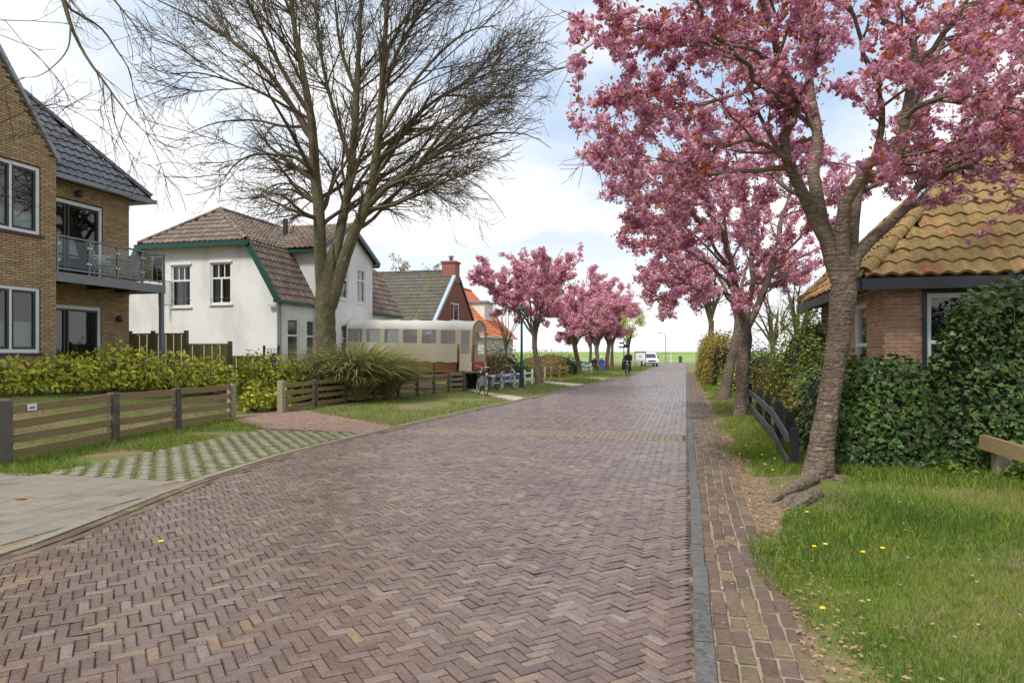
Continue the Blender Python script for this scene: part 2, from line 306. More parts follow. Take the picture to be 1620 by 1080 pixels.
flat('poster_white', s2l(226,228,232), .5); flat('poster_tan', s2l(206,176,140), .6); flat('bin_green', s2l(34,78,62), .5); flat('dandelion', s2l(236,196,28), .7); flat('litter_leaf', s2l(150,110,66), .9)
flat('chair_metal', s2l(188,188,190), .4, .5, .4); flat('head_light', s2l(200,206,212), .15, .7); flat('sign_black', s2l(30,30,32), .6); flat('hair', s2l(54,40,32), .9)
M('dyke_grass', [s2l(104,128,62), s2l(132,152,82), s2l(118,140,70)], .9, .12, .9, coord='World', detail=8)
def ground_mat():
    m = M('ground', [s2l(80,88,44), s2l(104,112,56), s2l(122,122,70)], .95, 1.2, 1, bump=.5, bscale=18, coord='World', detail=8)
    nt = m.node_tree; L = nt.links; b = next(n for n in nt.nodes if n.type == 'BSDF_PRINCIPLED'); old = b.inputs['Base Color'].links[0].from_socket
    g = N(nt, 'ShaderNodeNewGeometry'); no = N(nt, 'ShaderNodeTexNoise'); no.inputs['Scale'].default_value = .75; no.inputs['Detail'].default_value = 7; no.inputs['Roughness'].default_value = .65
    L.new(g.outputs['Position'], no.inputs['Vector']); cr = N(nt, 'ShaderNodeValToRGB'); cr.color_ramp.elements[0].position = .44; cr.color_ramp.elements[1].position = .6; L.new(no.outputs['Fac'], cr.inputs[0])
    mx = N(nt, 'ShaderNodeMixRGB'); L.new(cr.outputs[0], mx.inputs[0]); L.new(old, mx.inputs[1]); mx.inputs[2].default_value = (*s2l(126,108,82), 1); L.new(mx.outputs[0], b.inputs['Base Color'])
ground_mat()

# ------------------------------------------------------------------ road outline (left edge X as a function of Y)
LY = [-6, 0, 4.1, 4.74, 5.67, 6.96, 9.4, 12.9, 17.7, 26.5, 48, 74, 90, 110, 140]
LX = [-5.0, -5.0, -5.09, -5.19, -5.43, -5.75, -6.04, -5.98, -5.76, -5.21, -4.1, -3.6, -3.7, -4.4, -9]
def ledge(Y): return np.interp(Y, LY, LX)
def gz(X, Y):                                      # garden rises behind the front fences on the left
    X = np.asarray(X, float); Y = np.asarray(Y, float)
    k = np.clip((-10.7 - X) / 2.8, 0, 1); k = k*k*(3-2*k)
    w = np.clip((22 - Y) / 6, 0, 1) * np.clip((Y - 2) / 4, 0, 1)
    bank = .10 * np.clip((X - .9) / .9, 0, 1) * np.clip((30 - Y) / 5, 0, 1) * np.clip(1 - (X-6)/6, 0, 1)
    return .7 * k * w + bank
def sheet(name, mat, X0, X1, Y0, Y1, dx, dy, fz, kind='structure'):
    xs = np.linspace(X0, X1, max(2, int((X1-X0)/dx)+1)); ys = np.linspace(Y0, Y1, max(2, int((Y1-Y0)/dy)+1))
    gx, gy = np.meshgrid(xs, ys); V = np.stack([gx, gy, fz(gx, gy)], -1).reshape(-1, 3); nx = len(xs)
    i, j = np.meshgrid(np.arange(nx-1), np.arange(len(ys)-1)); a = (j*nx+i).ravel()
    F = np.stack([a, a+1, a+nx+1, a+nx], 1)
    return MB().add(V, F, .5).build(name, mat, smooth=True, kind=kind)
def gzz(X, Y): return gz(X, Y) - .03
mb = MB()
xs = np.concatenate([[-900, -200, -60, -35], np.arange(-26, 12.1, .5), [20, 60, 200, 900]]); ys = np.concatenate([[-60, -10], np.arange(-4, 60, .75), np.arange(60, 142, 6), [150, 180, 300, 900, 2500]])
gx, gy = np.meshgrid(xs, ys); nx = len(xs); i, j = np.meshgrid(np.arange(nx-1), np.arange(len(ys)-1)); a = (j*nx+i).ravel()
mb.add(np.stack([gx, gy, gzz(gx, gy)], -1).reshape(-1, 3), np.stack([a, a+1, a+nx+1, a+nx], 1), .5)
ground = mb.build('ground', 'ground', smooth=True, kind='structure')
# dyke across the end of the street
mb = MB(); prof = [(134, -.05), (141, .05), (150, .55), (166, 2.0), (171, 2.12), (175, 2.1), (195, -.05)]
for k in range(len(prof)-1):
    (y0, z0), (y1, z1) = prof[k], prof[k+1]; xs = np.linspace(-500, 500, 41)
    for q in range(40): mb.add([(xs[q],y0,z0),(xs[q+1],y0,z0),(xs[q+1],y1,z1),(xs[q],y1,z1)], [(0,1,2,3)], .5)
mb.build('dyke', 'dyke_grass', kind='structure')
mb = MB(); mb.box((-500,145.2,.1),(500,147.4,.42), .5); mb.build('dyke_path', 'pale_path', kind='structure')
mb = MB(); mb.box((-300,118,-.1),(300,124,-.012), .5); mb.build('cross_road', 'concrete', kind='structure')

# ------------------------------------------------------------------ road
mb = MB(); ys = np.concatenate([np.arange(-6, 60, .5), np.arange(60, 119, 3)])
for k in range(len(ys)-1):
    mb.add([(ledge(ys[k])-.1, ys[k], -.012), (.15, ys[k], -.012), (.15, ys[k+1], -.012), (ledge(ys[k+1])-.1, ys[k+1], -.012)], [(0,1,2,3)], .5)
road = mb.build('road', 'joint_sand', kind='structure')
def frustum(l, w, h, ch):                          # brick top with chamfered arrises, local axes
    a, b = l/2, w/2; c, d = a-ch, b-ch
    V = [(-a,-b,-h),(a,-b,-h),(a,b,-h),(-a,b,-h),(-a,-b,-ch*.7),(a,-b,-ch*.7),(a,b,-ch*.7),(-a,b,-ch*.7),(-c,-d,0),(c,-d,0),(c,d,0),(-c,d,0)]
    F = [(0,1,5,4),(1,2,6,5),(2,3,7,6),(3,0,4,7),(4,5,9,8),(5,6,10,9),(6,7,11,10),(7,4,8,11),(8,9,10,11)]
    return V, F
def pave(parent, name, mat, C, ang, l, w, h=.03, ch=.006, top=0., jit=.003, nind=300, tilt=.012, far_stuff=True):
    """bricks at centres C (x,y) and angles; nearest nind as objects of their own, rest as one part"""
    C = np.asarray(C, float); ang = np.broadcast_to(ang, (len(C),)); d = np.hypot(C[:,0], C[:,1]); inview = (C[:,1]*CY - C[:,0]*SY) > 1.6
    t = C[:,1]*CY - C[:,0]*SY; u = 810 + (C[:,0]*CY + C[:,1]*SY)/np.maximum(t,.1)*FPX; v = HOR + CAMH*FPX/np.maximum(t,.1)
    inview = (t > .5) & (u > -20) & (u < 1640) & (v < 1100)
    order = np.argsort(np.where(inview, d, d + 1e4)); ind = order[:nind]; rest = order[nind:]
    vars_ = []
    for k in range(8):
        V, F = frustum(l*rng.uniform(.97,1.01), w*rng.uniform(.96,1.01), h, ch*rng.uniform(.8,1.5)); V = np.array(V)
        V[:, :2] += rng.uniform(-.0022,.0022,(12,2)); V[8:,2] += rng.uniform(-.0015,.0015,4)
        vars_.append((V, np.array(F)))
    mes = [MB().add(V, F, 0.).mesh(name, mat) for V, F in vars_]
    Z = top + rng.uniform(-jit, jit, len(C)); tl = rng.normal(0, tilt, (len(C), 2)); da = rng.normal(0, .012, len(C))
    for q in ind:
        o = bpy.data.objects.new(name, mes[rng.integers(8)]); COL.objects.link(o); o.location = (C[q,0], C[q,1], Z[q]); o.rotation_euler = (tl[q,0], tl[q,1], ang[q]+da[q]); put(o, parent)
    if len(rest):
        mb = MB()
        for k in range(8):
            r_ = rest[k::8]
            if not len(r_): continue
            V, F = vars_[k]; ca, sa = np.cos(ang[r_]+da[r_]), np.sin(ang[r_]+da[r_])
            X = C[r_,0][:,None] + V[:,0]*ca[:,None] - V[:,1]*sa[:,None]; Y = C[r_,1][:,None] + V[:,0]*sa[:,None] + V[:,1]*ca[:,None]
            ZZ = Z[r_][:,None] + V[:,2] + V[:,0]*tl[r_,1][:,None]*-1 + V[:,1]*tl[r_,0][:,None]
            keep = F[4:] if len(C) > 3000 else F
            mb.add(np.stack([X,Y,ZZ],-1).reshape(-1,3), (keep[None] + (np.arange(len(r_))*12)[:,None,None]).reshape(-1,4), np.repeat(rng.random(len(r_)), len(keep)))
        mb.build(name+'work', mat, parent, kind='stuff')
def herring(x0, x1, y0, y1, L, W, rot, origin):
    D = math.hypot(x1-x0, y1-y0); na, nb = int(D/W/1.414)+4, int(D/L/1.414)+4; I, J = np.meshgrid(np.arange(-na, na), np.arange(-nb, nb)); I, J = I.ravel(), J.ravel()
    bx_, by_ = I*W + J*L, I*W - J*L
    P = np.concatenate([np.stack([bx_+L/2, by_+W/2],1), np.stack([bx_+W/2, by_+W+L/2],1)]); A = np.concatenate([np.zeros(len(I)), np.full(len(I), np.pi/2)]) + rot
    c, s = math.cos(rot), math.sin(rot); Q = np.stack([P[:,0]*c-P[:,1]*s+origin[0], P[:,0]*s+P[:,1]*c+origin[1]], 1)
    k = (Q[:,0]>x0)&(Q[:,0]<x1)&(Q[:,1]>y0)&(Q[:,1]<y1); return Q[k], A[k]
def bandy(X): return 13.05 - .055*(X+2.7)**2*.6 + .08      # centre line of the pale strip that crosses the street
Q, A = herring(-6.6, .12, 1.2, 62, .162, .064, R(45), (-2.6, 31))
le = ledge(Q[:,1]); k = (Q[:,0] > le+.22) & (Q[:,0] < .06) & ~((np.abs(Q[:,1]-bandy(Q[:,0])) < .5) & (Q[:,0] > -5.3))
pave(road, 'brick', 'road_brick', Q[k], A[k], .157, .06, jit=.0025, ch=.006, tilt=.018)
mb = MB(); ys = np.arange(61.6, 119, 2.)
for q in range(len(ys)-1): mb.add([(ledge(ys[q]),ys[q],-.004),(.05,ys[q],-.004),(.05,ys[q+1],-.004),(ledge(ys[q+1]),ys[q+1],-.004)], [(0,1,2,3)], .3)
mb.build('far_paving', 'road_far', road)
# pale strip of setts laid along the street
Cb = []
for X in np.arange(-5.25, .0, .105):
    for q in range(6): Cb.append((X, bandy(X) - .5 + .0 + .084 + q*.168 + (.08 if int(round(X/.105)) % 2 else 0)))
band = MB().box((-5.3,12.2,-.03),(.02,13.9,-.0105), .5).build('pale_strip', 'joint_sand', kind='structure')
pave(band, 'sett', 'band_brick', Cb, R(90), .162, .099, top=.002)
# border rows along the left edge
Cb, An = [], []; Y = 1.0
while Y < 45:
    h = math.atan2(float(ledge(Y+.1)-ledge(Y-.1)), .2)
    for q, off in enumerate((.06, .17)):
        Cb.append((float(ledge(Y))+off, Y + q*.1)); An.append(math.pi/2 - h)
    Y += .205
pave(road, 'brick', 'side_brick', np.array(Cb), np.array(An), .198, .1, top=.004, nind=60)
# left flush kerb
kerb = MB(); ys = np.arange(-2, 74, .5)
kerb_root = thing('kerb', (-5.3, 5, 0), 'x', 'x'); del kerb_root['label'], kerb_root['category']; kerb_root['kind'] = 'structure'
Y = .5
while Y < 74:
    L = .98 if Y < 30 else 4; p = np.array([float(ledge(Y))-.055, Y, .0]); q = np.array([float(ledge(Y+L))-.055, Y+L-.012, .0])
    MB().beam(p-(0,0,.04), q-(0,0,.04), .1, .1).build('kerb_stone', 'concrete', kerb_root); Y += L
# right gutter: flush dark stones
gut = thing('gutter', (.09, 5, 0), 'x', 'x'); del gut['label'], gut['category']; gut['kind'] = 'structure'
Y = .6
while Y < 74:
    L = rng.uniform(.45, 1.05) if Y < 30 else 4; j = rng.uniform(-.008,.008)
    MB().obox((.09+j, Y+L/2, -.035), (.05,0,0), (0,L/2-.006,0), (0,0,.045+rng.uniform(-.003,.003))).build('gutter_stone', 'kerb_stone', gut); Y += L
# brick strip beside it
strip = MB().box((.14,-1,-.05),(.585,60,-.014), .5).build('brick_strip', 'strip_sand', kind='structure')
Cb, An = [], []
for q in range(5):
    Y = 1.5 + rng.uniform(0,.2)
    while Y < 59.8:
        if q < 4 or rng.random() < .93: Cb.append((.193 + q*.098 + rng.uniform(-.006,.006) + .02*math.sin(Y*.7), Y)); An.append(math.pi/2 + rng.normal(0,.03))
        Y += .21 + rng.uniform(0,.012)
pave(strip, 'brick', 'side_brick', np.array(Cb), np.array(An), .198, .087, top=-.002, jit=.006, tilt=.025, ch=.009)
# grey slabs of the left pavement
slabs = MB().box((-10.4,.5,-.04),(-5.0,7.05,-.0145), .5).build('slab_pavement', 'soil', kind='structure')
Cb = [(x, y) for x in np.arange(-10.1, -5.0, .302) for y in np.arange(.9, 7.1, .302)]
Cb = np.array([c for c in Cb if c[0] < ledge(c[1])-.2 and c[0] > -10.3 - 0*c[1] and not (c[0] < -9.0 and c[1] > 7.2)])
pave(slabs, 'slab', 'slab', Cb, 0., .297, .297, h=.03, ch=.003, top=-.004, jit=.0015, tilt=.002)
# grass pavers
gp = MB().add([(-8.25,7.12,-.02),(-5.75,7.0,-.02),(-6.1,12.1,-.02),(-8.6,12.6,-.02)], [(0,1,2,3)], .5).build('grass_paving', 'ground', kind='structure')
Cb = []
for r_, Y in enumerate(np.arange(7.2, 12.3, .152)):
    for X in np.arange(-8.5, -5.7, .27): Cb.append((X + (.135 if r_ % 2 else 0), Y))
Cb = np.array([c for c in Cb if c[0] < ledge(c[1])-.2 and c[0] > np.interp(c[1], [7.1,12.4], [-8.1,-8.5])]); GP = Cb
pave(gp, 'paver', 'concrete', Cb, 0., .172, .098, h=.03, ch=.01, top=.0, jit=.004, tilt=.02)
# brick path between the two fences
bp_ = MB().add([(-12.6,17.3,.0),(-10.4,13.9,-.0),(-8.5,12.5,-.014),(-6.0,12.2,-.014),(-5.95,13.7,-.014),(-9.2,16.1,-.014),(-11.2,18,.0)], [(0,1,2,3,4,5,6)], .5).build('brick_path', 'joint_sand', kind='structure')
Q, A = herring(-12.5, -5.9, 12, 18, .205, .1, R(0), (-9, 15))
def inpoly(Q, P):
    P = np.asarray(P); ins = np.zeros(len(Q), bool); n = len(P)
    for a_ in range(n):
        x1, y1 = P[a_][:2]; x2, y2 = P[(a_+1)%n][:2]
        c = ((y1 > Q[:,1]) != (y2 > Q[:,1])); xx = (x2-x1)*(Q[:,1]-y1)/(y2-y1+1e-12)+x1; ins ^= c & (Q[:,0] < xx)
    return ins
PATHP = [(-12.5,17.2),(-10.5,14.1),(-8.5,12.65),(-6.15,12.35),(-6.1,13.65),(-9.2,16.0),(-11.2,17.9)]
k = inpoly(Q, PATHP); pave(bp_, 'brick', 'path_brick', Q[k], A[k], .2, .098, top=.004, nind=250)
# pale concrete crossings over the left verge
for nm, P in (('garden_path', [(740,617),(762,623),(815,634),(830,629),(780,622),(752,616)]), ('garden_path', [(845,603),(905,611),(925,608),(868,603)]), ('garden_path', [(930,597),(955,601),(966,598),(945,596)]), ('garden_path', [(958,590.5),(990,592.5),(992,590.8),(962,589.3)])):
    V = [gr(u, v) for u, v in P]; V = [(p[0], p[1], .012) for p in V]; MB().prism(V, (0,0,-.06), .5).build(nm, 'pale_path', kind='structure')
# ------------------------------------------------------------------ building helpers
Zv = np.array([0,0,1.])
class Fr:                                           # a wall plane: origin, along, outward normal
    def __init__(s, O, U, n): s.O = np.array(O, float); s.U = unit(np.array(U, float)); s.n = unit(np.array(n, float))
    def p(s, u, v, d=0): return s.O + s.U*u + Zv*v + s.n*d
    def box(s, mb, u0, u1, v0, v1, d0, d1, tone=None):
        c = s.p((u0+u1)/2, (v0+v1)/2, (d0+d1)/2); return mb.obox(c, s.U*(u1-u0)/2, s.n*(d1-d0)/2, Zv*(v1-v0)/2, tone)
def orient(F, V, n):                                # face winding so that the first face looks along n
    a, b, c = [np.asarray(V[i]) for i in F[0][:3]]
    return [tuple(reversed(f)) for f in F] if np.dot(np.cross(b-a, c-a), n) < 0 else F
def wall(parent, fr, W, H, ops, mat, top=None, name='wall', thick=.12, tone=.5):
    """wall face with openings and their reveals; top = polygon of the gable in (u,v) above H"""
    mb = MB(); us = sorted({0, W, *[o[0] for o in ops], *[o[1] for o in ops]}); vs_ = sorted({0, H, *[o[2] for o in ops], *[o[3] for o in ops]})
    for a in range(len(us)-1):
        for b in range(len(vs_)-1):
            cu, cv = (us[a]+us[a+1])/2, (vs_[b]+vs_[b+1])/2
            if any(o[0] < cu < o[1] and o[2] < cv < o[3] for o in ops): continue
            V = [fr.p(us[a],vs_[b]), fr.p(us[a+1],vs_[b]), fr.p(us[a+1],vs_[b+1]), fr.p(us[a],vs_[b+1])]; mb.add(V, orient([(0,1,2,3)], V, fr.n), tone)
    if top: V = [fr.p(*q) for q in top]; mb.add(V, orient([tuple(range(len(V)))], V, fr.n), tone)
    for u0, u1, v0, v1 in [o[:4] for o in ops]:
        for (a, b), (c, d) in (((u0,v0),(u1,v0)), ((u1,v0),(u1,v1)), ((u1,v1),(u0,v1)), ((u0,v1),(u0,v0))):
            mb.add([fr.p(a,b), fr.p(c,d), fr.p(c,d,-thick), fr.p(a,b,-thick)], [(0,1,2,3)], tone)
    return mb.build(name, mat, parent)
def window(parent, fr, u0, u1, v0, v1, frame='white_frame', ft=.07, cols=(), rows=(), bars=(), d=-.06, sill='white_frame', curtain=None, part='window', inner=None, room=.9, pane='pane_glass', split=None):
    """frame ring + mullions (part), pane, curtain, room box, sill (sub-parts). cols/rows = mullion positions 0..1; split=(row, [cols]) small lights above the row"""
    mb = MB()
    for a in ((u0,u0+ft,v0,v1),(u1-ft,u1,v0,v1),(u0+ft,u1-ft,v0,v0+ft),(u0+ft,u1-ft,v1-ft,v1)): fr.box(mb, *a, d-.05, d+.03, .5)
    w, h = u1-u0-2*ft, v1-v0-2*ft; iu, iv = u0+ft, v0+ft
    for c in cols: x = iu + c*w; top = v1-ft if not split else iv+split[0]*h; fr.box(mb, x-.03, x+.03, iv, top, d-.045, d+.02, .5)
    for r_ in rows: y = iv + r_*h; fr.box(mb, iu, iu+w, y-.03, y+.03, d-.046, d+.021, .5)
    if split:
        y = iv + split[0]*h; fr.box(mb, iu, iu+w, y-.035, y+.035, d-.047, d+.022, .5)
        for c in split[1]: x = iu + c*w; fr.box(mb, x-.018, x+.018, y, v1-ft, d-.04, d+.01, .5)
    if inner:                                        # dark sash inside the white ring
        pass
    f = mb.build(part, frame, parent)
    if inner:
        mb = MB(); edges = [0, *inner[1], 1]
        for k in range(len(edges)-1):
            a, b = iu + edges[k]*w + (.03 if k else 0), iu + edges[k+1]*w - (.03 if k < len(edges)-2 else 0)
            for q in ((a,a+.055,iv,iv+h),(b-.055,b,iv,iv+h),(a+.055,b-.055,iv,iv+.06),(a+.055,b-.055,iv+h-.06,iv+h)): fr.box(mb, *q, d-.042, d+.012, .5)
        mb.build('sash', inner[0], f)
    V = [fr.p(iu,iv,d-.02), fr.p(iu+w,iv,d-.02), fr.p(iu+w,iv+h,d-.02), fr.p(iu,iv+h,d-.02)]; MB().add(V, orient([(0,1,2,3)], V, fr.n)).build('pane', pane, f)
    if curtain:
        for (a, b, y0, y1, mt) in curtain:
            mb = MB(); n = max(4, int((b-a)*w/.035)); xs = np.linspace(iu+a*w, iu+b*w, n+1); off = np.where(np.arange(n+1)%2, .02, -.02)
            if mt.startswith('blind'): off = off*0
            P = [fr.p(x, iv+y0*h, d-.11+o_) for x, o_ in zip(xs, off)] + [fr.p(x, iv+y1*h, d-.11+o_) for x, o_ in zip(xs, off)]
            mb.add(P, [(i, i+1, n+2+i, n+1+i) for i in range(n)], .5).build('curtain' if not mt.startswith('blind') else 'blind', mt, f)
    mb = MB(); D = d-.15-room; a0, a1, b0, b1 = u0-.15, u1+.15, v0-.1, v1+.1; e = -.125
    P = [fr.p(a0,b0,D), fr.p(a1,b0,D), fr.p(a1,b1,D), fr.p(a0,b1,D), fr.p(a0,b0,e), fr.p(a1,b0,e), fr.p(a1,b1,e), fr.p(a0,b1,e)]
    mb.add(P, [(0,1,2,3),(0,1,5,4),(1,2,6,5),(2,3,7,6),(3,0,4,7)], .5).build('room', 'interior', f)
    if sill: mb = MB(); fr.box(mb, u0-.06, u1+.06, v0-.06, v0, -.05, .06, .5); mb.build('sill', sill, f)
    return f
def brickwork(wall_o, fr, W, topf, ops, mat, v0=0., l=.21, h=.052, pu=.222, pv=.0635, pd=.008, nind=300, side=False):
    full = []; cut = []
    nv = int(max(topf(W*.001*k) for k in range(1000))/pv)+1
    for r_ in range(int(v0/pv), nv):
        v = r_*pv; x = -(r_ % 2)*pu/2
        while x < W:
            a, b = max(x, 0), min(x+l, W); c = (a+b)/2; x += pu
            if b-a < .03 or v+h > min(topf(a), topf(b)): continue
            segs = [(a, b)]
            for o in ops:
                if o[2]-.004 < v+h and v < o[3]:
                    ns = []
                    for s0, s1 in segs:
                        if s1 <= o[0] or s0 >= o[1]: ns.append((s0,s1))
                        else:
                            if s0 < o[0]-.03: ns.append((s0,o[0]))
                            if s1 > o[1]+.03: ns.append((o[1],s1))
                    segs = ns
            for s0, s1 in segs: (full if abs(s1-s0-l) < 1e-6 else cut).append((s0, s1, v))
    cp = np.array([0,0,CAMH]); full.sort(key=lambda q: np.linalg.norm(fr.p((q[0]+q[1])/2, q[2])-cp))
    def vis(q):
        p = fr.p((q[0]+q[1])/2, q[2]); t = depth(p); u = 810+(p[0]*CY+p[1]*SY)/t*FPX; v = HOR-(p[2]-CAMH)/t*FPX; return 0 < u < 1620 and 0 < v < 1080
    fv = [q for q in full if vis(q)]; ind = fv[:nind]; s_ind = set(ind); rest = [q for q in full if q not in s_ind] + cut
    def bm(w):
        a, b, c = w/2, h/2, .004
        V = np.array([(-a,-b,0),(a,-b,0),(a,b,0),(-a,b,0),(-a+c,-b+c,pd),(a-c,-b+c,pd),(a-c,b-c,pd),(-a+c,b-c,pd)]); return V, [(0,1,5,4),(1,2,6,5),(2,3,7,6),(3,0,4,7),(4,5,6,7)]
    V, F = bm(l); RM = np.stack([fr.U, Zv, fr.n], 1)
    flip = np.linalg.det(RM) < 0; FF = [tuple(reversed(f)) for f in F] if flip else F
    me = MB().add(V @ RM.T, FF, 0.).mesh('brick', mat)
    for q in ind:
        o = bpy.data.objects.new('brick', me); COL.objects.link(o); o.location = Vector(fr.p((q[0]+q[1])/2, q[2]+h/2, rng.uniform(-.002,.001))); put(o, wall_o)
        if wall_o.parent is not None and wall_o.parent.name in BASE: o.matrix_parent_inverse = Matrix.Identity(4)
    mb = MB()
    if rest:
        for q in rest:
            V, F = bm(q[1]-q[0]); mb.add(V @ RM.T + fr.p((q[0]+q[1])/2, q[2]+h/2, rng.uniform(-.002,.001)), FF, rng.random())
        o = mb.build('brickwork', mat, wall_o, kind='stuff')
def pantile(w, g, ht=.045, n=6):                     # one tile, local: x along eave, y up slope, z out
    xs = np.linspace(0, 1, n+1); zs = ht*(.5 - .5*np.cos(2*np.pi*np.clip((xs-.02)/1.0,0,1)**.8)); 
    V = [(x*w*1.06, -g*.56, z+.04) for x, z in zip(xs, zs)] + [(x*w*1.06, g*.5, z+.004) for x, z in zip(xs, zs)] + [(x*w*1.06, -g*.56, max(z-.012, -.004)) for x, z in zip(xs, zs)]
    V = np.array(V); V[:,0] -= w*.53
    F = [(i, i+1, n+2+i, n+1+i) for i in range(n)] + [(2*n+2+i, 2*n+3+i, i+1, i) for i in range(n)]
    return V, F
def roofplane(parent, O, E, S, poly, mat, w=.25, g=.33, ht=.045, nind=0, n=6, base='roof_base', name='roof', piece='tile', jit=.004, thick=.06):
    """roof slope: origin O at the eave, E along the eave, S up the slope, poly in (e,s)"""
    O, E, S = np.array(O,float), unit(E), unit(S); nn = np.cross(E, S)
    if nn[2] < 0: E = -E; nn = -nn; poly = [(-a,b) for a,b in poly]
    P = [O + E*a + S*b for a,b in poly]
    ro = MB().prism([p - nn*.005 for p in P], -nn*thick, .5).build(name, base, parent)
    pe = np.array(poly); a0, a1, b1 = pe[:,0].min(), pe[:,0].max(), pe[:,1].max()
    C = np.array([(a, b) for b in np.arange(g*.5, b1, g) for a in np.arange(a0+w/2, a1, w)]); k = inpoly(C, poly); C = C[k]
    if not len(C): return ro
    pos = O + C[:,0:1]*E + C[:,1:2]*S + nn*.012 + rng.uniform(-jit, jit, (len(C),3))
    V, F = pantile(w, g, ht, n); RM = np.stack([E, S, nn], 1)
    order = np.argsort(np.linalg.norm(pos-np.array([0,0,CAMH]), axis=1)); ind, rest = order[:nind], order[nind:]
    if nind:
        me = MB().add(V @ RM.T, F, 0.).mesh(piece, mat)
        for q in ind:
            o = bpy.data.objects.new(piece, me); COL.objects.link(o); o.location = Vector(pos[q]); put(o, ro); o.rotation_euler = rng.normal(0,.012,3)
    if len(rest):
        mb = MB(); VV = (V @ RM.T)[None] + pos[rest][:,None]; FF = (np.array(F)[None] + (np.arange(len(rest))*len(V))[:,None,None]).reshape(-1,4)
        mb.add(VV.reshape(-1,3), FF, np.repeat(rng.random(len(rest)), len(F))); mb.build('tiling', mat, ro, kind='stuff', smooth=False)
    return ro
def ridge(parent, A, B, mat, r=.1, step=.36, name='ridge_tile', grp=True):
    A, B = np.array(A,float), np.array(B,float); L = np.linalg.norm(B-A); d = (B-A)/L; n = max(1, int(round(L/step)))
    side = np.cross(d, Zv); side /= np.linalg.norm(side); up = np.cross(side, d); a = np.linspace(-.1, math.pi+.1, 8)
    for k in range(n):
        p, q = A + d*L*k/n, A + d*L*((k+1)/n) + d*.04; r0, r1 = r*1.12, r*.96
        V = [p + r0*(np.cos(x)*side + np.sin(x)*up) for x in a] + [q + r1*(np.cos(x)*side + np.sin(x)*up) for x in a] + [p + (r0-.02)*(np.cos(x)*side + np.sin(x)*up) for x in a]
        MB().add(V, [(i, i+1, 9+i, 8+i) for i in range(7)] + [(16+i, 17+i, i+1, i) for i in range(7)]).build(name, mat, parent)
def solid(parent, name, mat, P, ext, tone=.5): return MB().prism(P, ext, tone).build(name, mat, parent)

# ================================================================== brick house on the left
bh = thing('brick_house', (-15.4, 13.8, .5), 'yellow-brown brick house with a steep front gable and slate-grey tiled roof', 'house')
XB, XR, Y1, YE, FL = -15.4, -16.75, 13.85, 17.6, .8
fg = Fr((XB, 5.0, 0), (0,1,0), (1,0,0)); WG = Y1-5.0
gz0 = 6.5
def gtop(u): Yc = 10.0; return gz0 + (WG-u)*1.39 if u > 5.0 else gz0 + (WG-5.0)*1.39 - (5.0-u)*1.39
# windows seen at the picture edge: near jambs at pixel column ~62
wa, wb = 11.9-5, 13.42-5
opsg = [(wa, wb, 1.58, 3.17), (wa, wb, 4.46, 6.12)]
apex = gz0+(WG-5.0)*1.39
w1 = wall(bh, fg, WG, gz0, opsg, 'dark_mortar', top=[(0,gz0),(WG,gz0),(5.0,apex),(0,max(gz0, apex-5*1.39))])
brickwork(w1, fg, WG, gtop, opsg, 'yellow_brick', v0=.4)
for (a,b,c,d) in opsg:
    window(bh, fg, a, b, c, d, cols=(.52,), ft=.085, inner=('dark_frame', (.52,)), sill='sill_stone', curtain=[(0,1,0,.47 if c < 2 else .3,'blind_green')])
# verge of the gable
mb = MB()
for s0, s1 in (((Y1+.07, gz0-.1), (10.0, apex+.08)), ((10.0, apex+.08), (5.0, apex-5*1.39+.08))): mb.beam((XB+.0, *s0), (XB+.0, *s1), .16, .09, .5)
mb.build('verge', 'zinc', bh)
# return wall of the gable wing and the recessed wing
fx = Fr((XB, Y1, 0), (-1,0,0), (0,1,0)); wq = wall(bh, fx, XB-XR, gz0, [], 'dark_mortar'); brickwork(wq, fx, XB-XR, lambda u: gz0, [], 'yellow_brick', v0=.4, nind=0)
frr = Fr((XR, Y1, 0), (0,1,0), (1,0,0)); WR = YE-Y1
opsr = [(.9, 2.72, .82, 2.92), (.9, 2.76, 3.62, 5.86)]
w2 = wall(bh, frr, WR, 6.45, opsr, 'dark_mortar'); brickwork(w2, frr, WR, lambda u: 6.4, opsr, 'yellow_brick', v0=.4)
for (a,b,c,d) in opsr: window(bh, frr, a, b, c, d, ft=.1, cols=(), inner=('dark_frame', (.36,)), sill=None, part='balcony_door' if c > 3 else 'glass_door', room=2)
fe = Fr((XR, YE, 0), (-1,0,0), (0,1,0)); wq = wall(bh, fe, 7, 6.45, [], 'dark_mortar'); brickwork(wq, fe, 7, lambda u: 6.4, [], 'yellow_brick', v0=.4, nind=0)
# roofs
PT = R(49); ov = .42; ez = 6.42
O = np.array([XR+ov, Y1-6, ez]); S = np.array([-math.cos(PT), 0, math.sin(PT)]); Ln = 4.4/math.cos(PT); el = YE+ov-(Y1-6)
rf = roofplane(bh, O, (0,1,0), S, [(0,0),(el,0),(el-4.4,Ln),(0,Ln)], 'slate_tile', w=.27, g=.34, ht=.04, nind=250)
O2 = np.array([XR+ov, YE+ov, ez]); roofplane(bh, O2, (-1,0,0), (0,-math.cos(PT),math.sin(PT)), [(0,0),(8.8,0),(4.4,Ln)], 'slate_tile', w=.27, g=.34, ht=.04)
ridge(bh, (XR+ov, YE+ov, ez+.07), (XR+ov-4.4, YE+ov-4.4, ez+.07+4.4*math.tan(PT)), 'slate_tile', .1, .34)
P2 = math.atan(1.39); Sg = np.array([0,-math.cos(P2),math.sin(P2)]); lg = (Y1-10.0)/math.cos(P2)
roofplane(bh, (XB-.04, Y1+.05, gz0-.05), (-1,0,0), Sg, [(0,0),(7,0),(7,lg),(0,lg)], 'slate_tile', w=.27, g=.34, ht=.04)
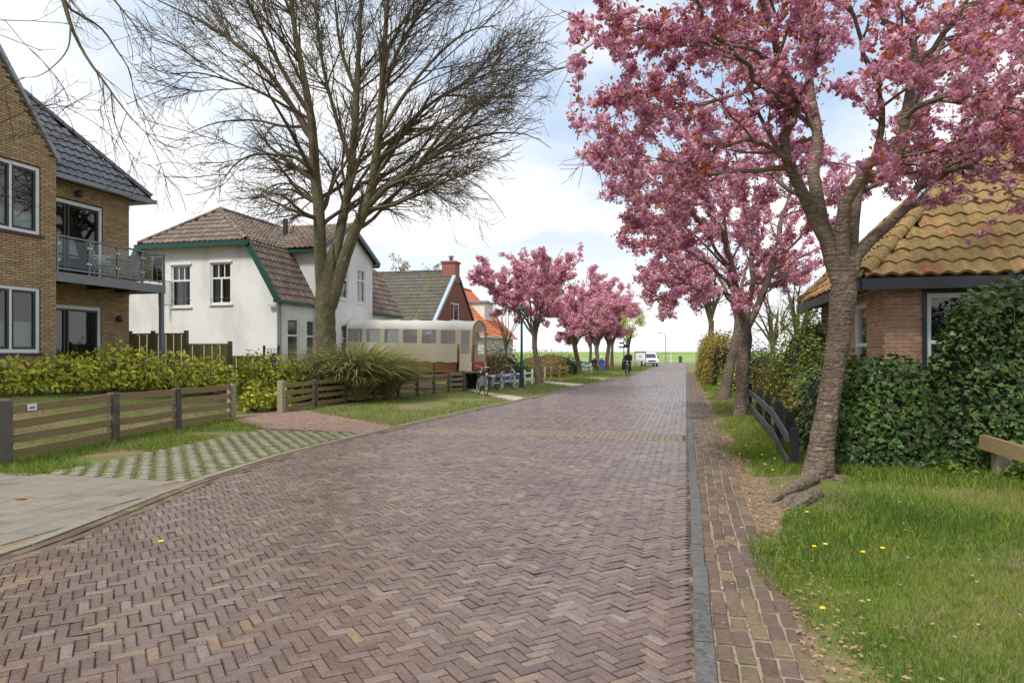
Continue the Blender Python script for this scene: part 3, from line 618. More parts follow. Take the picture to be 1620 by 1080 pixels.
roofplane(bh, (XB-.04, 5.0-1.15, gz0-.05), (-1,0,0), np.array([0,math.cos(P2),math.sin(P2)]), [(0,0),(7,0),(7,lg*1.6),(0,lg*1.6)], 'slate_tile', w=.27, g=.34, ht=.04)
mb = MB(); mb.box((XR+ov-.02, Y1+.02, ez-.14), (XR+ov+.12, YE+ov+.14, ez-.02), .5); mb.box((XR-.0+.01, Y1+.02, ez-.05), (XR+ov-.02, YE+ov, ez-.03), .5); mb.box((XR-6, YE+ov-.02, ez-.14),(XR+ov-.02, YE+ov+.12, ez-.02), .5); mb.build('gutter', 'zinc', bh)
for (u, v, d) in ((1.85, 6.08, 0), (3.29, 2.62, 0)):
    p = frr.p(u, v, .1); MB().lathe(p-(0,0,.09), [(.02,0),(.075,.01),(.09,.09),(.07,.17),(.02,.19)], 12).build('wall_lamp', 'dark_frame', bh, smooth=True)
# ---- balcony
BZ = 3.42; ba = thing('balcony', (XB, 15.7, .5), 'grey steel balcony with glass railing panels on a slim corner post', 'balcony')
mb = MB(); mb.box((XB-.08, Y1+.01, BZ-.02), (XB, YE, BZ+.22), .5); mb.box((XR+.02, YE-.08, BZ-.02), (XB-.08, YE, BZ+.22), .5); mb.build('edge_beam', 'steel_grey', ba)
mb = MB()
for y in np.arange(Y1+.05, YE-.15, .148): MB().box((XR+.02, y, BZ+.12), (XB-.085, y+.14, BZ+.16)).build('floor_board', 'fence_wood', ba)
for y in (Y1+.7, Y1+2.2, Y1+3.2): MB().box((XR+.02, y, BZ-.01), (XB-.085, y+.08, BZ+.115), .5).build('joist', 'dark_frame', ba)
MB().box((XB-.13, YE-.14, .3), (XB-.02, YE-.03, BZ-.021), .5).build('support_post', 'steel_grey', ba)
ys4 = [Y1+.06, Y1+1.02, Y1+1.96, Y1+2.86, YE-.035]; TR = BZ+1.12
for y in ys4: MB().box((XB-.06, y-.025, BZ+.221), (XB-.01, y+.025, TR), .5).build('rail_post', 'steel_grey', ba)
MB().box((XR+.03, YE-.06, BZ+.221), (XR+.08, YE-.01, TR), .5).build('rail_post', 'steel_grey', ba)
MB().box((XB-.065, Y1+.02, TR), (XB-.005, YE, TR+.045), .5).box((XR+.03, YE-.06, TR), (XB-.065, YE, TR+.045), .5).build('hand_rail', 'steel_grey', ba)
MB().box((XB-.05, Y1+.04, BZ+.29), (XB-.02, YE-.06, BZ+.34), .5).build('bottom_rail', 'steel_grey', ba)
for k in range(4):
    a, b = ys4[k]+.05, ys4[k+1]-.05; g = MB().add([(XB-.036,a,BZ+.37),(XB-.036,b,BZ+.37),(XB-.036,b,TR-.04),(XB-.036,a,TR-.04)], [(0,1,2,3)], .5).build('glass_panel', 'rail_glass', ba)
    mb = MB()
    for y in (a-.03, b-.02):
        for z in (BZ+.5, TR-.2): mb.box((XB-.06, y, z), (XB-.012, y+.05, z+.05), .5)
    mb.build('clamp', 'chrome', g)
MB().add([(XR+.1,YE-.036,BZ+.37),(XB-.09,YE-.036,BZ+.37),(XB-.09,YE-.036,TR-.04),(XR+.1,YE-.036,TR-.04)], [(3,2,1,0)], .5).build('glass_panel', 'rail_glass', ba)
def garden_chair(loc, rz, label):
    c = thing('garden_chair', loc, label, 'chair', 'metal chairs on the balcony', local=True, rz=rz)
    for s in (-1,1):
        MB().tube([(.2,.21*s,0),(.19,.21*s,.44)], .011, 6).build('leg', 'chair_metal', c); MB().tube([(-.24,.21*s,0),(-.2,.21*s,.44)], .011, 6).build('leg', 'chair_metal', c)
        MB().tube([(-.2,.21*s,.44),(-.26,.21*s,.66),(-.34,.2*s,.86)], .012, 6).build('back_post', 'chair_metal', c)
        MB().tube([(.19,.22*s,.44),(.17,.24*s,.64),(-.27,.23*s,.66)], .011, 6).build('arm_rest', 'chair_metal', c)
    for x in np.linspace(-.19,.2,7): MB().box((x-.018,-.21,.435),(x+.018,.21,.447)).build('seat_slat', 'chair_metal', c)
    for z in np.linspace(.52,.84,5): x = -.2-.14*(z-.44)/.42; MB().box((x-.006,-.2,z-.016),(x+.006,.2,z+.016)).build('back_slat', 'chair_metal', c)
    return c
fz = BZ+.165
garden_chair((XB-.42, YE-.62, fz), R(195), 'metal slatted chair nearest the outer corner of the balcony')
garden_chair((XB-.5, YE-1.75, fz), R(60), 'metal slatted chair in the middle of the balcony by the table')
garden_chair((XR+.45, YE-1.35, fz), R(-30), 'metal slatted chair against the brick wall on the balcony')
tb = thing('balcony_table', (XB-.62, YE-1.2, fz), 'small round metal table among the balcony chairs', 'table', local=True)
MB().lathe((0,0,.7), [(.3,0),(.31,.01),(.3,.02)], 20).build('table_top', 'chair_metal', tb)
for k in range(3): a = k*2.1; MB().tube([(.2*math.cos(a),.2*math.sin(a),.7),(-.22*math.cos(a),-.22*math.sin(a),0)], .01, 6).build('leg', 'chair_metal', tb)

# ================================================================== white house
wh = thing('white_house', (-18.7, 23, 0), 'white painted house with brown tiled gambrel roof and green trim', 'house')
WX0, WX1, WY0, WY1 = -22.35, -15.1, 23.0, 34.3; XC = (WX0+WX1)/2
ze, zk, zr = 3.72, 5.92, 7.5; kx = 1.15
ff = Fr((WX0, WY0, 0), (1,0,0), (0,-1,0)); W = WX1-WX0
def wu(u, X=None):                                  # u-coordinate on this wall of picture column u
    x = (u-810)/FPX; dxx, dyy = x*CY-SY, CY+x*SY; return WY0*dxx/dyy - WX0
opsw = [(wu(271), wu(302), 3.42, 5.08), (wu(333), wu(366), 3.50, 5.12)]
wall(wh, ff, W, ze, [(a,b,c,ze) for a,b,c,d in opsw], 'white_wall', name='gable_wall_low')
# upper gable wall in strips around the windows
def gslope(v): return kx*(v-ze)/(zk-ze)
mb = MB(); cuts = [0] + sorted(x for o in opsw for x in o[:2]) + [W]
def quad(a, b, v0, v1, mb=None):
    pass
mb = MB(); thickw = .12
us = cuts
for k in range(5):
    a, b = us[k], us[k+1]
    if k == 0: pts = [(0,ze),(b,ze),(b,zk),(kx,zk)]
    elif k == 4: pts = [(a,ze),(W,ze),(W-kx,zk),(a,zk)]
    elif k == 2: pts = [(a,ze),(b,ze),(b,zk),(a,zk)]
    else:
        o = opsw[0] if k == 1 else opsw[1]; pts = [(a,o[3]),(b,o[3]),(b,zk),(a,zk)]
        for (p, q), (r_, s_) in (((a,o[2]),(a,o[3])), ((a,o[3]),(b,o[3])), ((b,o[3]),(b,o[2])), ((b,o[2]),(a,o[2]))): mb.add([ff.p(p,q),ff.p(r_,s_),ff.p(r_,s_,-thickw),ff.p(p,q,-thickw)], [(0,1,2,3)], .5)
    V = [ff.p(*q) for q in pts]; mb.add(V, orient([tuple(range(len(V)))], V, ff.n), .5)
mb.build('wall', 'white_wall', wh)
for k, (a,b,c,d) in enumerate(opsw):
    f = window(wh, ff, a, b, c, d, ft=.07, cols=(.5,) if k else (), split=(.64, (.33,.66)), curtain=[(0,.42,0,1,'curtain'),(.58,1,0,1,'curtain_dark' if k else 'curtain')])
    mb = MB(); fo = ff; fo.box(mb, a-.04, b+.04, d, d+.07, .001, .05, .5); mb.build('lintel', 'white_frame', f)
# open casement of the left window
a,b,c,d = opsw[0]; mb = MB(); p0 = ff.p(a, c+.05, .0); dirn = unit(ff.n*.9 - ff.U*.5)
mb.beam(p0+dirn*.02, p0+dirn*.02+Zv*.98, .05,.05,.5); mb.beam(p0+dirn*.5, p0+dirn*.5+Zv*.98, .05,.05,.5); mb.beam(p0+dirn*.04+Zv*.02, p0+dirn*.48+Zv*.02, .05,.05,.5); mb.beam(p0+dirn*.04+Zv*.96, p0+dirn*.48+Zv*.96,.05,.05,.5); cs_ = mb.build('casement', 'white_frame', wh)
MB().poly([p0+dirn*.04+Zv*.04, p0+dirn*.48+Zv*.04, p0+dirn*.48+Zv*.94, p0+dirn*.04+Zv*.94]).build('pane', 'pane_glass', cs_)
# street side wall
fs = Fr((WX1, WY0, 0), (0,1,0), (1,0,0)); WS = WY1-WY0
def su(u): x = (u-810)/FPX; dxx, dyy = x*CY-SY, CY+x*SY; return WX1*dyy/dxx - WY0
opss = [(su(454), su(474), 1.0, 3.0), (su(484.5), su(502), 1.0, 3.0)]
wall(wh, fs, WS, ze, opss, 'white_wall')
for (a,b,c,d) in opss: window(wh, fs, a, b, c, d, ft=.1, split=(.66, ()), sill='white_frame', curtain=[(0,.2,0,.66,'curtain')])
fb = Fr((WX1, WY1, 0), (-1,0,0), (0,1,0)); wall(wh, fb, W, ze, [], 'white_wall', top=[(0,ze),(W,ze),(W-kx,zk),(W/2,zr),(kx,zk)])
fl = Fr((WX0, WY1, 0), (0,-1,0), (-1,0,0)); wall(wh, fl, WS, ze, [], 'white_wall')
# roof: steep lower slopes, shallow upper slopes, hipped end over the gable wall
oh = .28; hipY = WY0 + 1.45
for sgn, Xe in ((1, WX1), (-1, WX0)):
    d0 = np.array([Xe+sgn*oh*.5, WY0-.22, ze-.12]); top_ = np.array([Xe-sgn*kx, WY0-.22, zk]); S = top_-d0; Ls = np.linalg.norm(S); Ly = WY1-WY0+.4
    roofplane(wh, d0, (0,1,0), S, [(0,0),(Ly,0),(Ly,Ls),(0,Ls)], 'brown_tile', w=.24, g=.31, nind=260 if sgn > 0 else 0)
    d1 = np.array([Xe-sgn*kx+sgn*.02, WY0-.3, zk-.01]); S2 = np.array([XC, WY0-.3, zr])-d1; L2 = np.linalg.norm(S2)
    roofplane(wh, d1, (0,1,0), S2, [(0,0),(Ly,0),(Ly,L2),(hipY-WY0+.3,L2)], 'brown_tile', w=.24, g=.31, nind=200 if sgn > 0 else 0)
d2 = np.array([WX0+kx-.05, WY0-.3, zk-.02]); S3 = np.array([0, hipY-WY0+.3, zr-zk+.02]); L3 = np.linalg.norm(S3); Wt = W-2*kx+.1
roofplane(wh, d2, (1,0,0), S3, [(0,0),(Wt,0),(Wt/2,L3)], 'brown_tile', w=.24, g=.31, nind=260)
ridge(wh, (WX1-kx, WY0-.28, zk+.03), (XC, hipY, zr+.05), 'brown_tile', .09, .33); ridge(wh, (WX0+kx, WY0-.28, zk+.03), (XC, hipY, zr+.05), 'brown_tile', .09, .33)
ridge(wh, (XC, hipY, zr+.05), (XC, WY1, zr+.05), 'brown_tile', .1, .36)
mb = MB(); mb.box((WX0+kx-.12, WY0-.36, zk-.2), (WX1-kx+.12, WY0-.3, zk-.02), .5); mb.box((WX0+kx-.12, WY0-.3, zk-.1), (WX1-kx+.12, WY0-.005, zk-.07), .5); mb.build('eave_board', 'green_trim', wh)
for s_, Xe in ((1,WX1),(-1,WX0)):
    MB().beam((Xe-s_*kx, WY0-.25, zk-.06), (Xe+s_*.17, WY0-.25, ze-.1), .07, .22, .5).build('barge_board', 'green_trim', wh)
    MB().box((Xe+s_*.02, WY0-.28, ze-.22), (Xe+s_*.22, WY1+.15, ze-.1), .5).build('gutter', 'green_trim', wh)
for X in np.linspace(WX0+kx+.5, WX1-kx-.2, 7): MB().box((X-.04, WY0-.28, zk-.19), (X+.04, WY0-.01, zk-.1), .5).build('rafter_end', 'cream_trim', wh)
MB().beam((WX1-.3, WY0-.12, ze-.3), (WX1+.1, WY0-.12, ze-.3), .1, .08, .5).build('bracket', 'cream_trim', wh)
MB().box((XC+1.3,27,6.9),(XC+1.46,27.16,7.6), .5).build('vent_pipe', 'dark_frame', wh)
# cross wing facing the street
CY0, CY1, CX = 25.7, 30.65, -14.85; CE, CR_ = 6.1, 7.35
fc = Fr((CX, CY0, 0), (0,1,0), (1,0,0)); CW = CY1-CY0
def cu(u): x = (u-810)/FPX; dxx, dyy = x*CY-SY, CY+x*SY; return CX*dyy/dxx - CY0
opsc = [(cu(538), cu(551), 4.0, 5.35), (cu(565), cu(578), 3.95, 5.55), (cu(540), cu(552), 1.0, 2.9), (cu(566), cu(579), 1.0, 2.9)]
wall(wh, fc, CW, CE, opsc, 'white_wall', top=[(0,CE),(CW,CE),(CW/2,CR_)])
for (a,b,c,d) in opsc: window(wh, fc, a, b, c, d, ft=.08, split=(.68,()), curtain=[(0,.3,0,1,'curtain'),(.75,1,0,1,'curtain')])
wall(wh, Fr((CX, CY0, 0), (-1,0,0), (0,-1,0)), 3.9, CE, [], 'white_wall'); wall(wh, Fr((CX, CY1, 0), (-1,0,0), (0,1,0)), 3.9, CE, [], 'white_wall')
pc = math.atan2(CR_-CE, CW/2); 
for sg, yy in ((1, CY0), (-1, CY1)):
    o_ = np.array([CX+.25, yy-sg*.3, CE-.3*math.tan(pc)+.02]); S = np.array([0, sg*math.cos(pc), math.sin(pc)]); Ls = (CW/2+.3)/math.cos(pc)
    roofplane(wh, o_, (-1,0,0), S, [(0,0),(4.2,0),(4.2,Ls),(0,Ls)], 'brown_tile', w=.24, g=.31)
    MB().beam((CX+.24, yy-sg*.34, CE-.34*math.tan(pc)-.02), (CX+.24, CY0+CW/2, CR_-.02), .06, .2, .5).build('barge_board', 'green_trim', wh)
    MB().box((CX-4, yy-sg*.3-.06, CE-.32), (CX+.2, yy-sg*.3+.06, CE-.2), .5).build('gutter', 'green_trim', wh)
ridge(wh, (CX+.25, CY0+CW/2, CR_+.04), (XC, CY0+CW/2, CR_+.04), 'brown_tile', .1, .36)
MB().tube([(WX1+.07,WY0+.12,.0),(WX1+.07,WY0+.12,ze-.3),(WX1+.13,WY0+.12,ze-.2)], .04, 8).build('downpipe', 'steel_grey', wh)
# chevron sign on the corner of the white house
cv = ff.p(W-.2, 1.0, .012); mb = MB(); mb.beam(cv+(0.05,0,.0)+(0,0,.16), cv+(.15,0,.0), .02, .04, .5, up=(0,1,0)); mb.beam(cv+(.05,0,-.16), cv+(.15,0,0), .02, .04, .5, up=(0,1,0))
P = [(-.14,0,.17),(-.09,0,.2),(.1,0,.0),(-.09,0,-.2),(-.14,0,-.17),(.02,0,0)]
tag(MB().prism([cv+np.array(q)*.8 for q in P], (0,-.02,0), .5).build('chevron_sign', 'sign_black'), 'small black chevron arrow sign on the white house corner', 'sign')

# ================================================================== grey-roofed house with chimney
gh = thing('grey_roof_house', (-14, 40.8, 0), 'brown brick house with grey tiled roof and square red chimney', 'house')
GX, GY, GP_, hw = -14.0, 40.8, 6.75, 4.55; gev = GP_ - hw*.86
fgb = Fr((GX, GY-hw, 0), (0,1,0), (1,0,0))
def gu(u): x = (u-810)/FPX; dxx, dyy = x*CY-SY, CY+x*SY; return GX*dyy/dxx - (GY-hw)
opg = [(gu(713), gu(727), 3.6, 4.75)]
for seg in ((0, opg[0][0]), (opg[0][1], 2*hw)):
    a, b = seg; wall(gh, Fr(fgb.p(a,0), (0,1,0), (1,0,0)), b-a, gev, [], 'brown_brick_far')
mb = MB(); tp = lambda u: gev + min(u, 2*hw-u)*.86
a, b = opg[0][:2]
for pts in ([(0,gev),(a,gev),(a,tp(a))], [(a,0),(b,0),(b,3.6),(a,3.6)], [(a,4.75),(b,4.75),(b,tp(b)),(hw,tp(hw)),(a,tp(a))] if a < hw < b else [(a,4.75),(b,4.75),(b,tp(b)),(a,tp(a))], [(b,gev),(2*hw,gev),(hw,tp(hw)),(b,tp(b))] if b < hw else [(b,gev),(2*hw,gev),(b,tp(b))]):
    V = [fgb.p(*q) for q in pts]; mb.add(V, orient([tuple(range(len(V)))], V, fgb.n), .5)
if a > hw:
    pass
mb.build('gable_wall', 'brown_brick_far', gh)
window(gh, fgb, *opg[0], ft=.09, cols=(.42,))
for sg, yy in ((1, GY-hw), (-1, GY+hw)):
    o_ = np.array([GX-.05, yy-sg*.3, gev-.3*.86]); S = unit(np.array([0, sg, .86])); Ls = (hw+.3)*math.hypot(1,.86)
    pl = [(0,0),(10,0),(10,Ls),(0,Ls)]
    roofplane(gh, o_, (-1,0,0), S, pl, 'grey_tile', w=.28, g=.36, nind=300 if sg > 0 else 0)
    MB().beam((GX+.02, yy-sg*.32, gev-.32*.86+.05), (GX+.02, GY-sg*.45, GP_-.34), .2 if sg > 0 else .12, .16, .5).build('verge_board', 'zinc_blue' if sg > 0 else 'black_trim', gh)
ridge(gh, (GX-.9, GY, GP_+.04), (GX-10, GY, GP_+.04), 'grey_tile', .1, .5)
wall(gh, Fr((GX, GY-hw, 0), (-1,0,0), (0,-1,0)), 10, gev, [], 'brown_brick_far'); wall(gh, Fr((GX-10, GY-hw, 0), (0,1,0), (-1,0,0)), 2*hw, gev, [], 'brown_brick_far', top=[(0,gev),(2*hw,gev),(hw,GP_)])
mb = MB(); mb.box((GX-.82, GY-.45, GP_-.75), (GX+.06, GY+.45, GP_+.5), .5); mb.box((GX-.88, GY-.51, GP_+.5), (GX+.12, GY+.51, GP_+.62), .5); ch = mb.build('chimney', 'red_brown', gh)
MB().lathe((GX-.35, GY, GP_+.62), [(.1,0),(.1,.16),(.17,.17),(.17,.22),(.1,.24),(.1,.3),(.19,.31),(.15,.37),(.03,.39)], 14).build('chimney_pot', 'steel_grey', ch)
p = np.array([GX-6.2, GY-hw+1.95, gev+1.95*.86+.08]); Sx = unit(np.array([0,1,.86])); nn = unit(np.cross((1,0,0), Sx)); sk = MB().obox(p, (.42,0,0), Sx*.62, nn*.06, .5).build('skylight', 'white_frame', gh)
MB().obox(p+nn*.063, (.34,0,0), Sx*.53, nn*.004, .5).build('pane', 'van_glass', sk)

# ================================================================== orange-roofed house
oh_ = thing('orange_roof_house', (-16, 54, 0), 'white house with bright orange tiled hip roof and dormer', 'house')
OX0, OX1, OY0, OY1, oz = -24.0, -15.7, 52.6, 62., 3.2; oxc = (OX0+OX1)/2; orz = 7.5
for fr_, w_ in ((Fr((OX0,OY0,0),(1,0,0),(0,-1,0)), OX1-OX0), (Fr((OX1,OY0,0),(0,1,0),(1,0,0)), OY1-OY0), (Fr((OX0,OY1,0),(1,0,0),(0,1,0)), OX1-OX0), (Fr((OX0,OY0,0),(0,1,0),(-1,0,0)), OY1-OY0)): wall(oh_, fr_, w_, oz, [], 'pale_render')
ohw = (OX1-OX0)/2+.3; ors = orz-oz+.2; oLs = math.hypot(ohw, ors); ohip = 3.2; oLy = OY1-OY0+.6
roofplane(oh_, (OX1+.3,OY0-.3,oz-.2), (0,1,0), (-ohw,0,ors), [(0,0),(oLy,0),(oLy,oLs),(ohip,oLs)], 'orange_tile', w=.3, g=.38)
roofplane(oh_, (OX0-.3,OY0-.3,oz-.2), (0,1,0), (ohw,0,ors), [(0,0),(oLy,0),(oLy,oLs),(ohip,oLs)], 'orange_tile', w=.3, g=.38)
roofplane(oh_, (OX0-.3,OY0-.3,oz-.2), (1,0,0), (0,ohip,ors), [(0,0),(2*ohw,0),(ohw,math.hypot(ohip,ors))], 'orange_tile', w=.3, g=.38, nind=200)
ridge(oh_, (OX1+.3,OY0-.3,oz-.12), (oxc,OY0-.3+ohip,orz+.06), 'orange_tile', .12, .45); ridge(oh_, (oxc,OY0-.3+ohip,orz+.06), (oxc,OY1,orz+.06), 'orange_tile', .12, .5)
MB().box((-18.4,56.4,4.2),(-16.8,59,6.0),.5).build('dormer', 'pale_render', oh_); MB().box((-19.2,56.2,6.0),(-16.6,59.2,6.14),.5).build('dormer_roof', 'zinc', oh_)
MB().box((OX0-.35,OY0-.42,oz-.32),(OX1+.35,OY0-.3,oz-.18),.5).box((OX1+.3,OY0-.3,oz-.32),(OX1+.42,OY1+.3,oz-.18),.5).build('gutter', 'white_frame', oh_)

# ================================================================== cottage on the right with mossy pantiles
co = thing('cottage', (4.5, 13, 0), 'low brick cottage with mossy ochre pantile roof and black eaves board', 'house')
HX, HY = 3.24, 12.6; HXR, HYB = 12.0, 18.2; hz_ = 2.78; ovr = .42
fh = Fr((HX, HY, 0), (1,0,0), (0,-1,0)); WH = HXR-HX
def hu(u): x = (u-810)/FPX; dxx, dyy = x*CY-SY, CY+x*SY; return HY*dxx/dyy - HX
opsh = [(hu(1466), hu(1466)+1.25, .95, 2.55)]
wb_ = wall(co, fh, WH, hz_, opsh, 'pale_mortar'); brickwork(wb_, fh, WH, lambda u: hz_-.12, opsh, 'red_brick', v0=1.0, pv=.0635, nind=300)
f = window(co, fh, *opsh[0], frame='white_frame', ft=.075, cols=(.5,), rows=(.5,), curtain=[(0,1,0,.5,'curtain')], sill='white_frame')
mb = MB(); a,b,c,d = opsh[0]; fh.box(mb, a-.07, a-.002, c-.06, d+.06, -.05, .03, .5); fh.box(mb, b+.002, b+.07, c-.06, d+.06, -.05, .03, .5); fh.box(mb, a-.002, b+.002, d+.002, d+.06, -.05, .03, .5); mb.build('outer_frame', 'dark_frame', f)
fw = Fr((HX, HY, 0), (0,1,0), (-1,0,0))
opsv = [(1.25, 2.25, .95, 2.5), (3.4, 4.4, .95, 2.5)]
wv = wall(co, fw, HYB-HY, hz_, opsv, 'pale_mortar'); brickwork(wv, fw, HYB-HY, lambda u: hz_-.12, opsv, 'red_brick', v0=1.0, nind=200)
for o in opsv: window(co, fw, *o, ft=.075, rows=(.5,), curtain=[(0,1,0,.5,'curtain')])
wall(co, Fr((HX, HYB, 0), (1,0,0), (0,1,0)), WH, hz_, [], 'pale_mortar')
er = hz_ + .02; pt = math.tan(R(46)); hk = (HYB-HY)/2+ovr; Lh = hk*math.hypot(1,pt)
E0 = np.array([HX-ovr, HY-ovr, er])
roofplane(co, E0, (1,0,0), (0,1,pt), [(0,0),(WH+ovr,0),(WH+ovr,Lh),(hk,Lh)], 'moss_tile', w=.265, g=.31, ht=.06, nind=300, n=8, jit=.008)
roofplane(co, E0, (0,1,0), (1,0,pt), [(0,0),(2*hk,0),(hk,Lh)], 'moss_tile', w=.265, g=.31, ht=.06, nind=200, n=6, jit=.008)
roofplane(co, E0+(0,2*hk,0), (1,0,0), (0,-1,pt), [(0,0),(WH+ovr,0),(WH+ovr,Lh),(hk,Lh)], 'moss_tile', w=.265, g=.31, ht=.06, n=5)
ridge(co, E0+(0,0,.07), E0+(hk,hk,hk*pt+.07), 'moss_tile', .11, .34); ridge(co, E0+(0,2*hk,.07), E0+(hk,hk,hk*pt+.07), 'moss_tile', .11, .34); ridge(co, E0+(hk,hk,hk*pt+.07), E0+(WH,hk,hk*pt+.07), 'moss_tile', .12, .36)
mb = MB(); mb.box((HX-ovr-.05, HY-ovr-.09, er-.21), (HXR, HY-ovr+.02, er-.03), .5); mb.box((HX-ovr-.09, HY-ovr+.02, er-.21), (HX-ovr+.02, HYB+ovr+.05, er-.03), .5)
mb.box((HX-ovr+.02, HY-ovr+.02, er-.1), (HXR, HY-.002, er-.06), .5); mb.box((HX-ovr+.02, HY, er-.1), (HX-.002, HYB+ovr, er-.06), .5); mb.build('eaves_board', 'black_trim', co)
mb = MB(); mb.box((6.35,15.1,4.9),(6.95,15.7,6.25),.5); mb.box((6.3,15.05,6.25),(7.0,15.75,6.35),.5); mb.build('chimney', 'brown_brick_far', co)
p = E0 + np.array([1.75, 2.9, 1.75*pt+.1]); Sx = unit(np.array([1,0,pt])); nn = unit(np.cross(Sx,(0,1,0))); nn = nn if nn[2] > 0 else -nn
sk = MB().obox(p, Sx*.55, (0,.4,0), nn*.06, .5).build('skylight', 'dark_frame', co); MB().obox(p+nn*.063, Sx*.47, (0,.33,0), nn*.004, .5).build('pane', 'van_glass', sk)
# ================================================================== vegetation helpers
LEAF = ([(0,0,0),(.28,.45,.06),(0,1,0),(-.28,.45,.06)], [(0,1,2),(0,2,3)])
IVY = ([(0,-.1,0),(.30,-.22,.03),(.52,.12,.05),(.24,.3,.02),(0,.66,.0),(-.24,.3,.02),(-.52,.12,.05),(-.30,-.22,.03),(0,.1,.05)], [(8,0,1),(8,1,2),(8,2,3),(8,3,4),(8,4,5),(8,5,6),(8,6,7),(8,7,0)])
QUAD = ([(-.5,-.5,0),(.5,-.5,.08),(.5,.5,0),(-.5,.5,.08)], [(0,1,2,3)])
PETAL = ([(0,-.5,0),(.5,.05,.12),(.02,.5,0),(-.5,.0,.1)], [(0,1,2,3)])
def resample(P, n):
    P = np.asarray(P, float); 
    q = np.concatenate([2*P[:1]-P[1:2], P, 2*P[-1:]-P[-2:-1]]); out = []
    for k in range(len(P)-1):
        a, b, c, d = q[k:k+4]
        for t in np.linspace(0, 1, 12, endpoint=False): out.append(.5*((2*b)+(-a+c)*t+(2*a-5*b+4*c-d)*t*t+(-a+3*b-3*c+d)*t**3))
    out.append(P[-1]); out = np.array(out); s = np.concatenate([[0], np.cumsum(np.linalg.norm(np.diff(out,axis=0),axis=1))])
    x = np.linspace(0, s[-1], n); return np.stack([np.interp(x, s, out[:,i]) for i in range(out.shape[1])], 1)
def kids(P, Rr, per, lmin, lmax, ang, up, wig, m, rr, f0=.2, rtip=.25, rmin=.003, out=0., centre=None, fpow=1., shrink=.45, maxr=None):
    """child branches off K parent polylines: per = children per metre"""
    K, Mn, _ = P.shape; seg = np.linalg.norm(np.diff(P, axis=1), axis=2); Ls = seg.sum(1); n = rng.poisson(Ls*per*(1-f0)) ; idx = np.repeat(np.arange(K), n)
    if not len(idx): return np.zeros((0,m,3)), np.zeros((0,m))
    f = f0 + (1-f0)*rng.random(len(idx))**fpow; x = np.minimum(f*(Mn-1), Mn-1.001); i = x.astype(int); w = (x-i)[:,None]
    p = P[idx,i]*(1-w) + P[idx,i+1]*w; tg = unit(P[idx,i+1]-P[idx,i]); r = Rr[idx,i]*(1-w[:,0]) + Rr[idx,i+1]*w[:,0]
    pr = unit(np.cross(tg, sph(len(idx)))); a = rng.normal(ang, .18, len(idx))[:,None]
    d = unit(tg*np.cos(a) + pr*np.sin(a))
    if centre is not None: o = p - centre; o[:,2] *= .4; d = unit(d + out*unit(o))
    ln = rng.uniform(lmin, lmax, len(idx))*(1-shrink*f); st = (ln/(m-1))[:,None]; Q = np.empty((len(idx), m, 3)); Q[:,0] = p
    for k in range(1, m):
        d = unit(d + rng.normal(0, wig, d.shape) + np.array([0,0,up])*(1 if np.isscalar(up) else 1)); Q[:,k] = Q[:,k-1] + d*st
    r0 = np.maximum(r*rr*rng.uniform(.75,1.1,len(idx)), rmin)
    if maxr: r0 = np.minimum(r0, maxr)
    return Q, np.maximum(r0[:,None]*np.linspace(1, rtip, m)[None], rmin*.75)
def along(P, n):                                    # n random points on polylines, with the tangent
    K, Mn, _ = P.shape; idx = rng.integers(0, K, n); x = rng.random(n)*(Mn-1.001); i = x.astype(int); w = (x-i)[:,None]
    return P[idx,i]*(1-w)+P[idx,i+1]*w, unit(P[idx,i+1]-P[idx,i])
def trunk_mesh(pts, rad, n=20, m=26, rough=.05, seed=0, flare=0., ribs=5, fine=0.):
    """uneven trunk skin around a polyline"""
    P = resample(pts, m); rr = np.interp(np.linspace(0,1,m), np.linspace(0,1,len(rad)), rad); r2 = np.random.default_rng(seed); a = np.arange(n)*2*np.pi/n
    ph = r2.uniform(0,6.28,6); T = unit(np.gradient(P, axis=0)); A = unit(np.cross(T, (0.3,1,0))); B = np.cross(T, A); V = []
    z = np.linspace(0,1,m)
    for k in range(m):
        w = 1 + rough*(np.sin(2*a+ph[0]+z[k]*3)+.8*np.sin(3*a+ph[1]-z[k]*5)+.6*np.sin(5*a+ph[2]+z[k]*9)) + r2.normal(0, rough*.35, n) + (fine*(np.sin(a*7+P[k][2]*9+ph[4])*np.sin(P[k][2]*23+a*3)+.7*np.sin(a*13-P[k][2]*31+ph[5])+1.1*np.sin(P[k][2]*13+2*np.sin(a*2+ph[1]))*np.sin(a*4+ph[2])) if fine else 0)
        fl = flare*np.exp(-z[k]*9)*(1+.6*np.cos(ribs*a+ph[3])) 
        V.append(P[k] + (rr[k]*(w+fl))[:,None]*(np.cos(a)[:,None]*A[k] + np.sin(a)[:,None]*B[k]))
    mb = MB(); F = [(k*n+i, k*n+(i+1)%n, (k+1)*n+(i+1)%n, (k+1)*n+i) for k in range(m-1) for i in range(n)]
    return mb.add(np.concatenate(V), F, .5)
def limb_px(pts, t0, dts, n=14):
    return resample([at(u, v, t0+dt) for (u, v), dt in zip(pts, dts)], n)
def pom(mb, C, rad, n, size, up=0.25):              # blossom balls of n petals each
    K = len(C); d = sph(K*n); d[:,2] = d[:,2]*.85; pos = np.repeat(C, n, 0) + d*np.repeat(rad, n)[:,None]*rng.uniform(.35,1,(K*n,1)); base = np.repeat(np.clip(rng.normal(.45,.28,K),0,1), n)
    inst(mb, *PETAL, pos, unit(d+sph(K*n)*.7), rng.uniform(0,6.28,K*n), size*rng.uniform(.7,1.3,K*n), np.clip(base + rng.normal(0,.14,K*n), 0, 1))

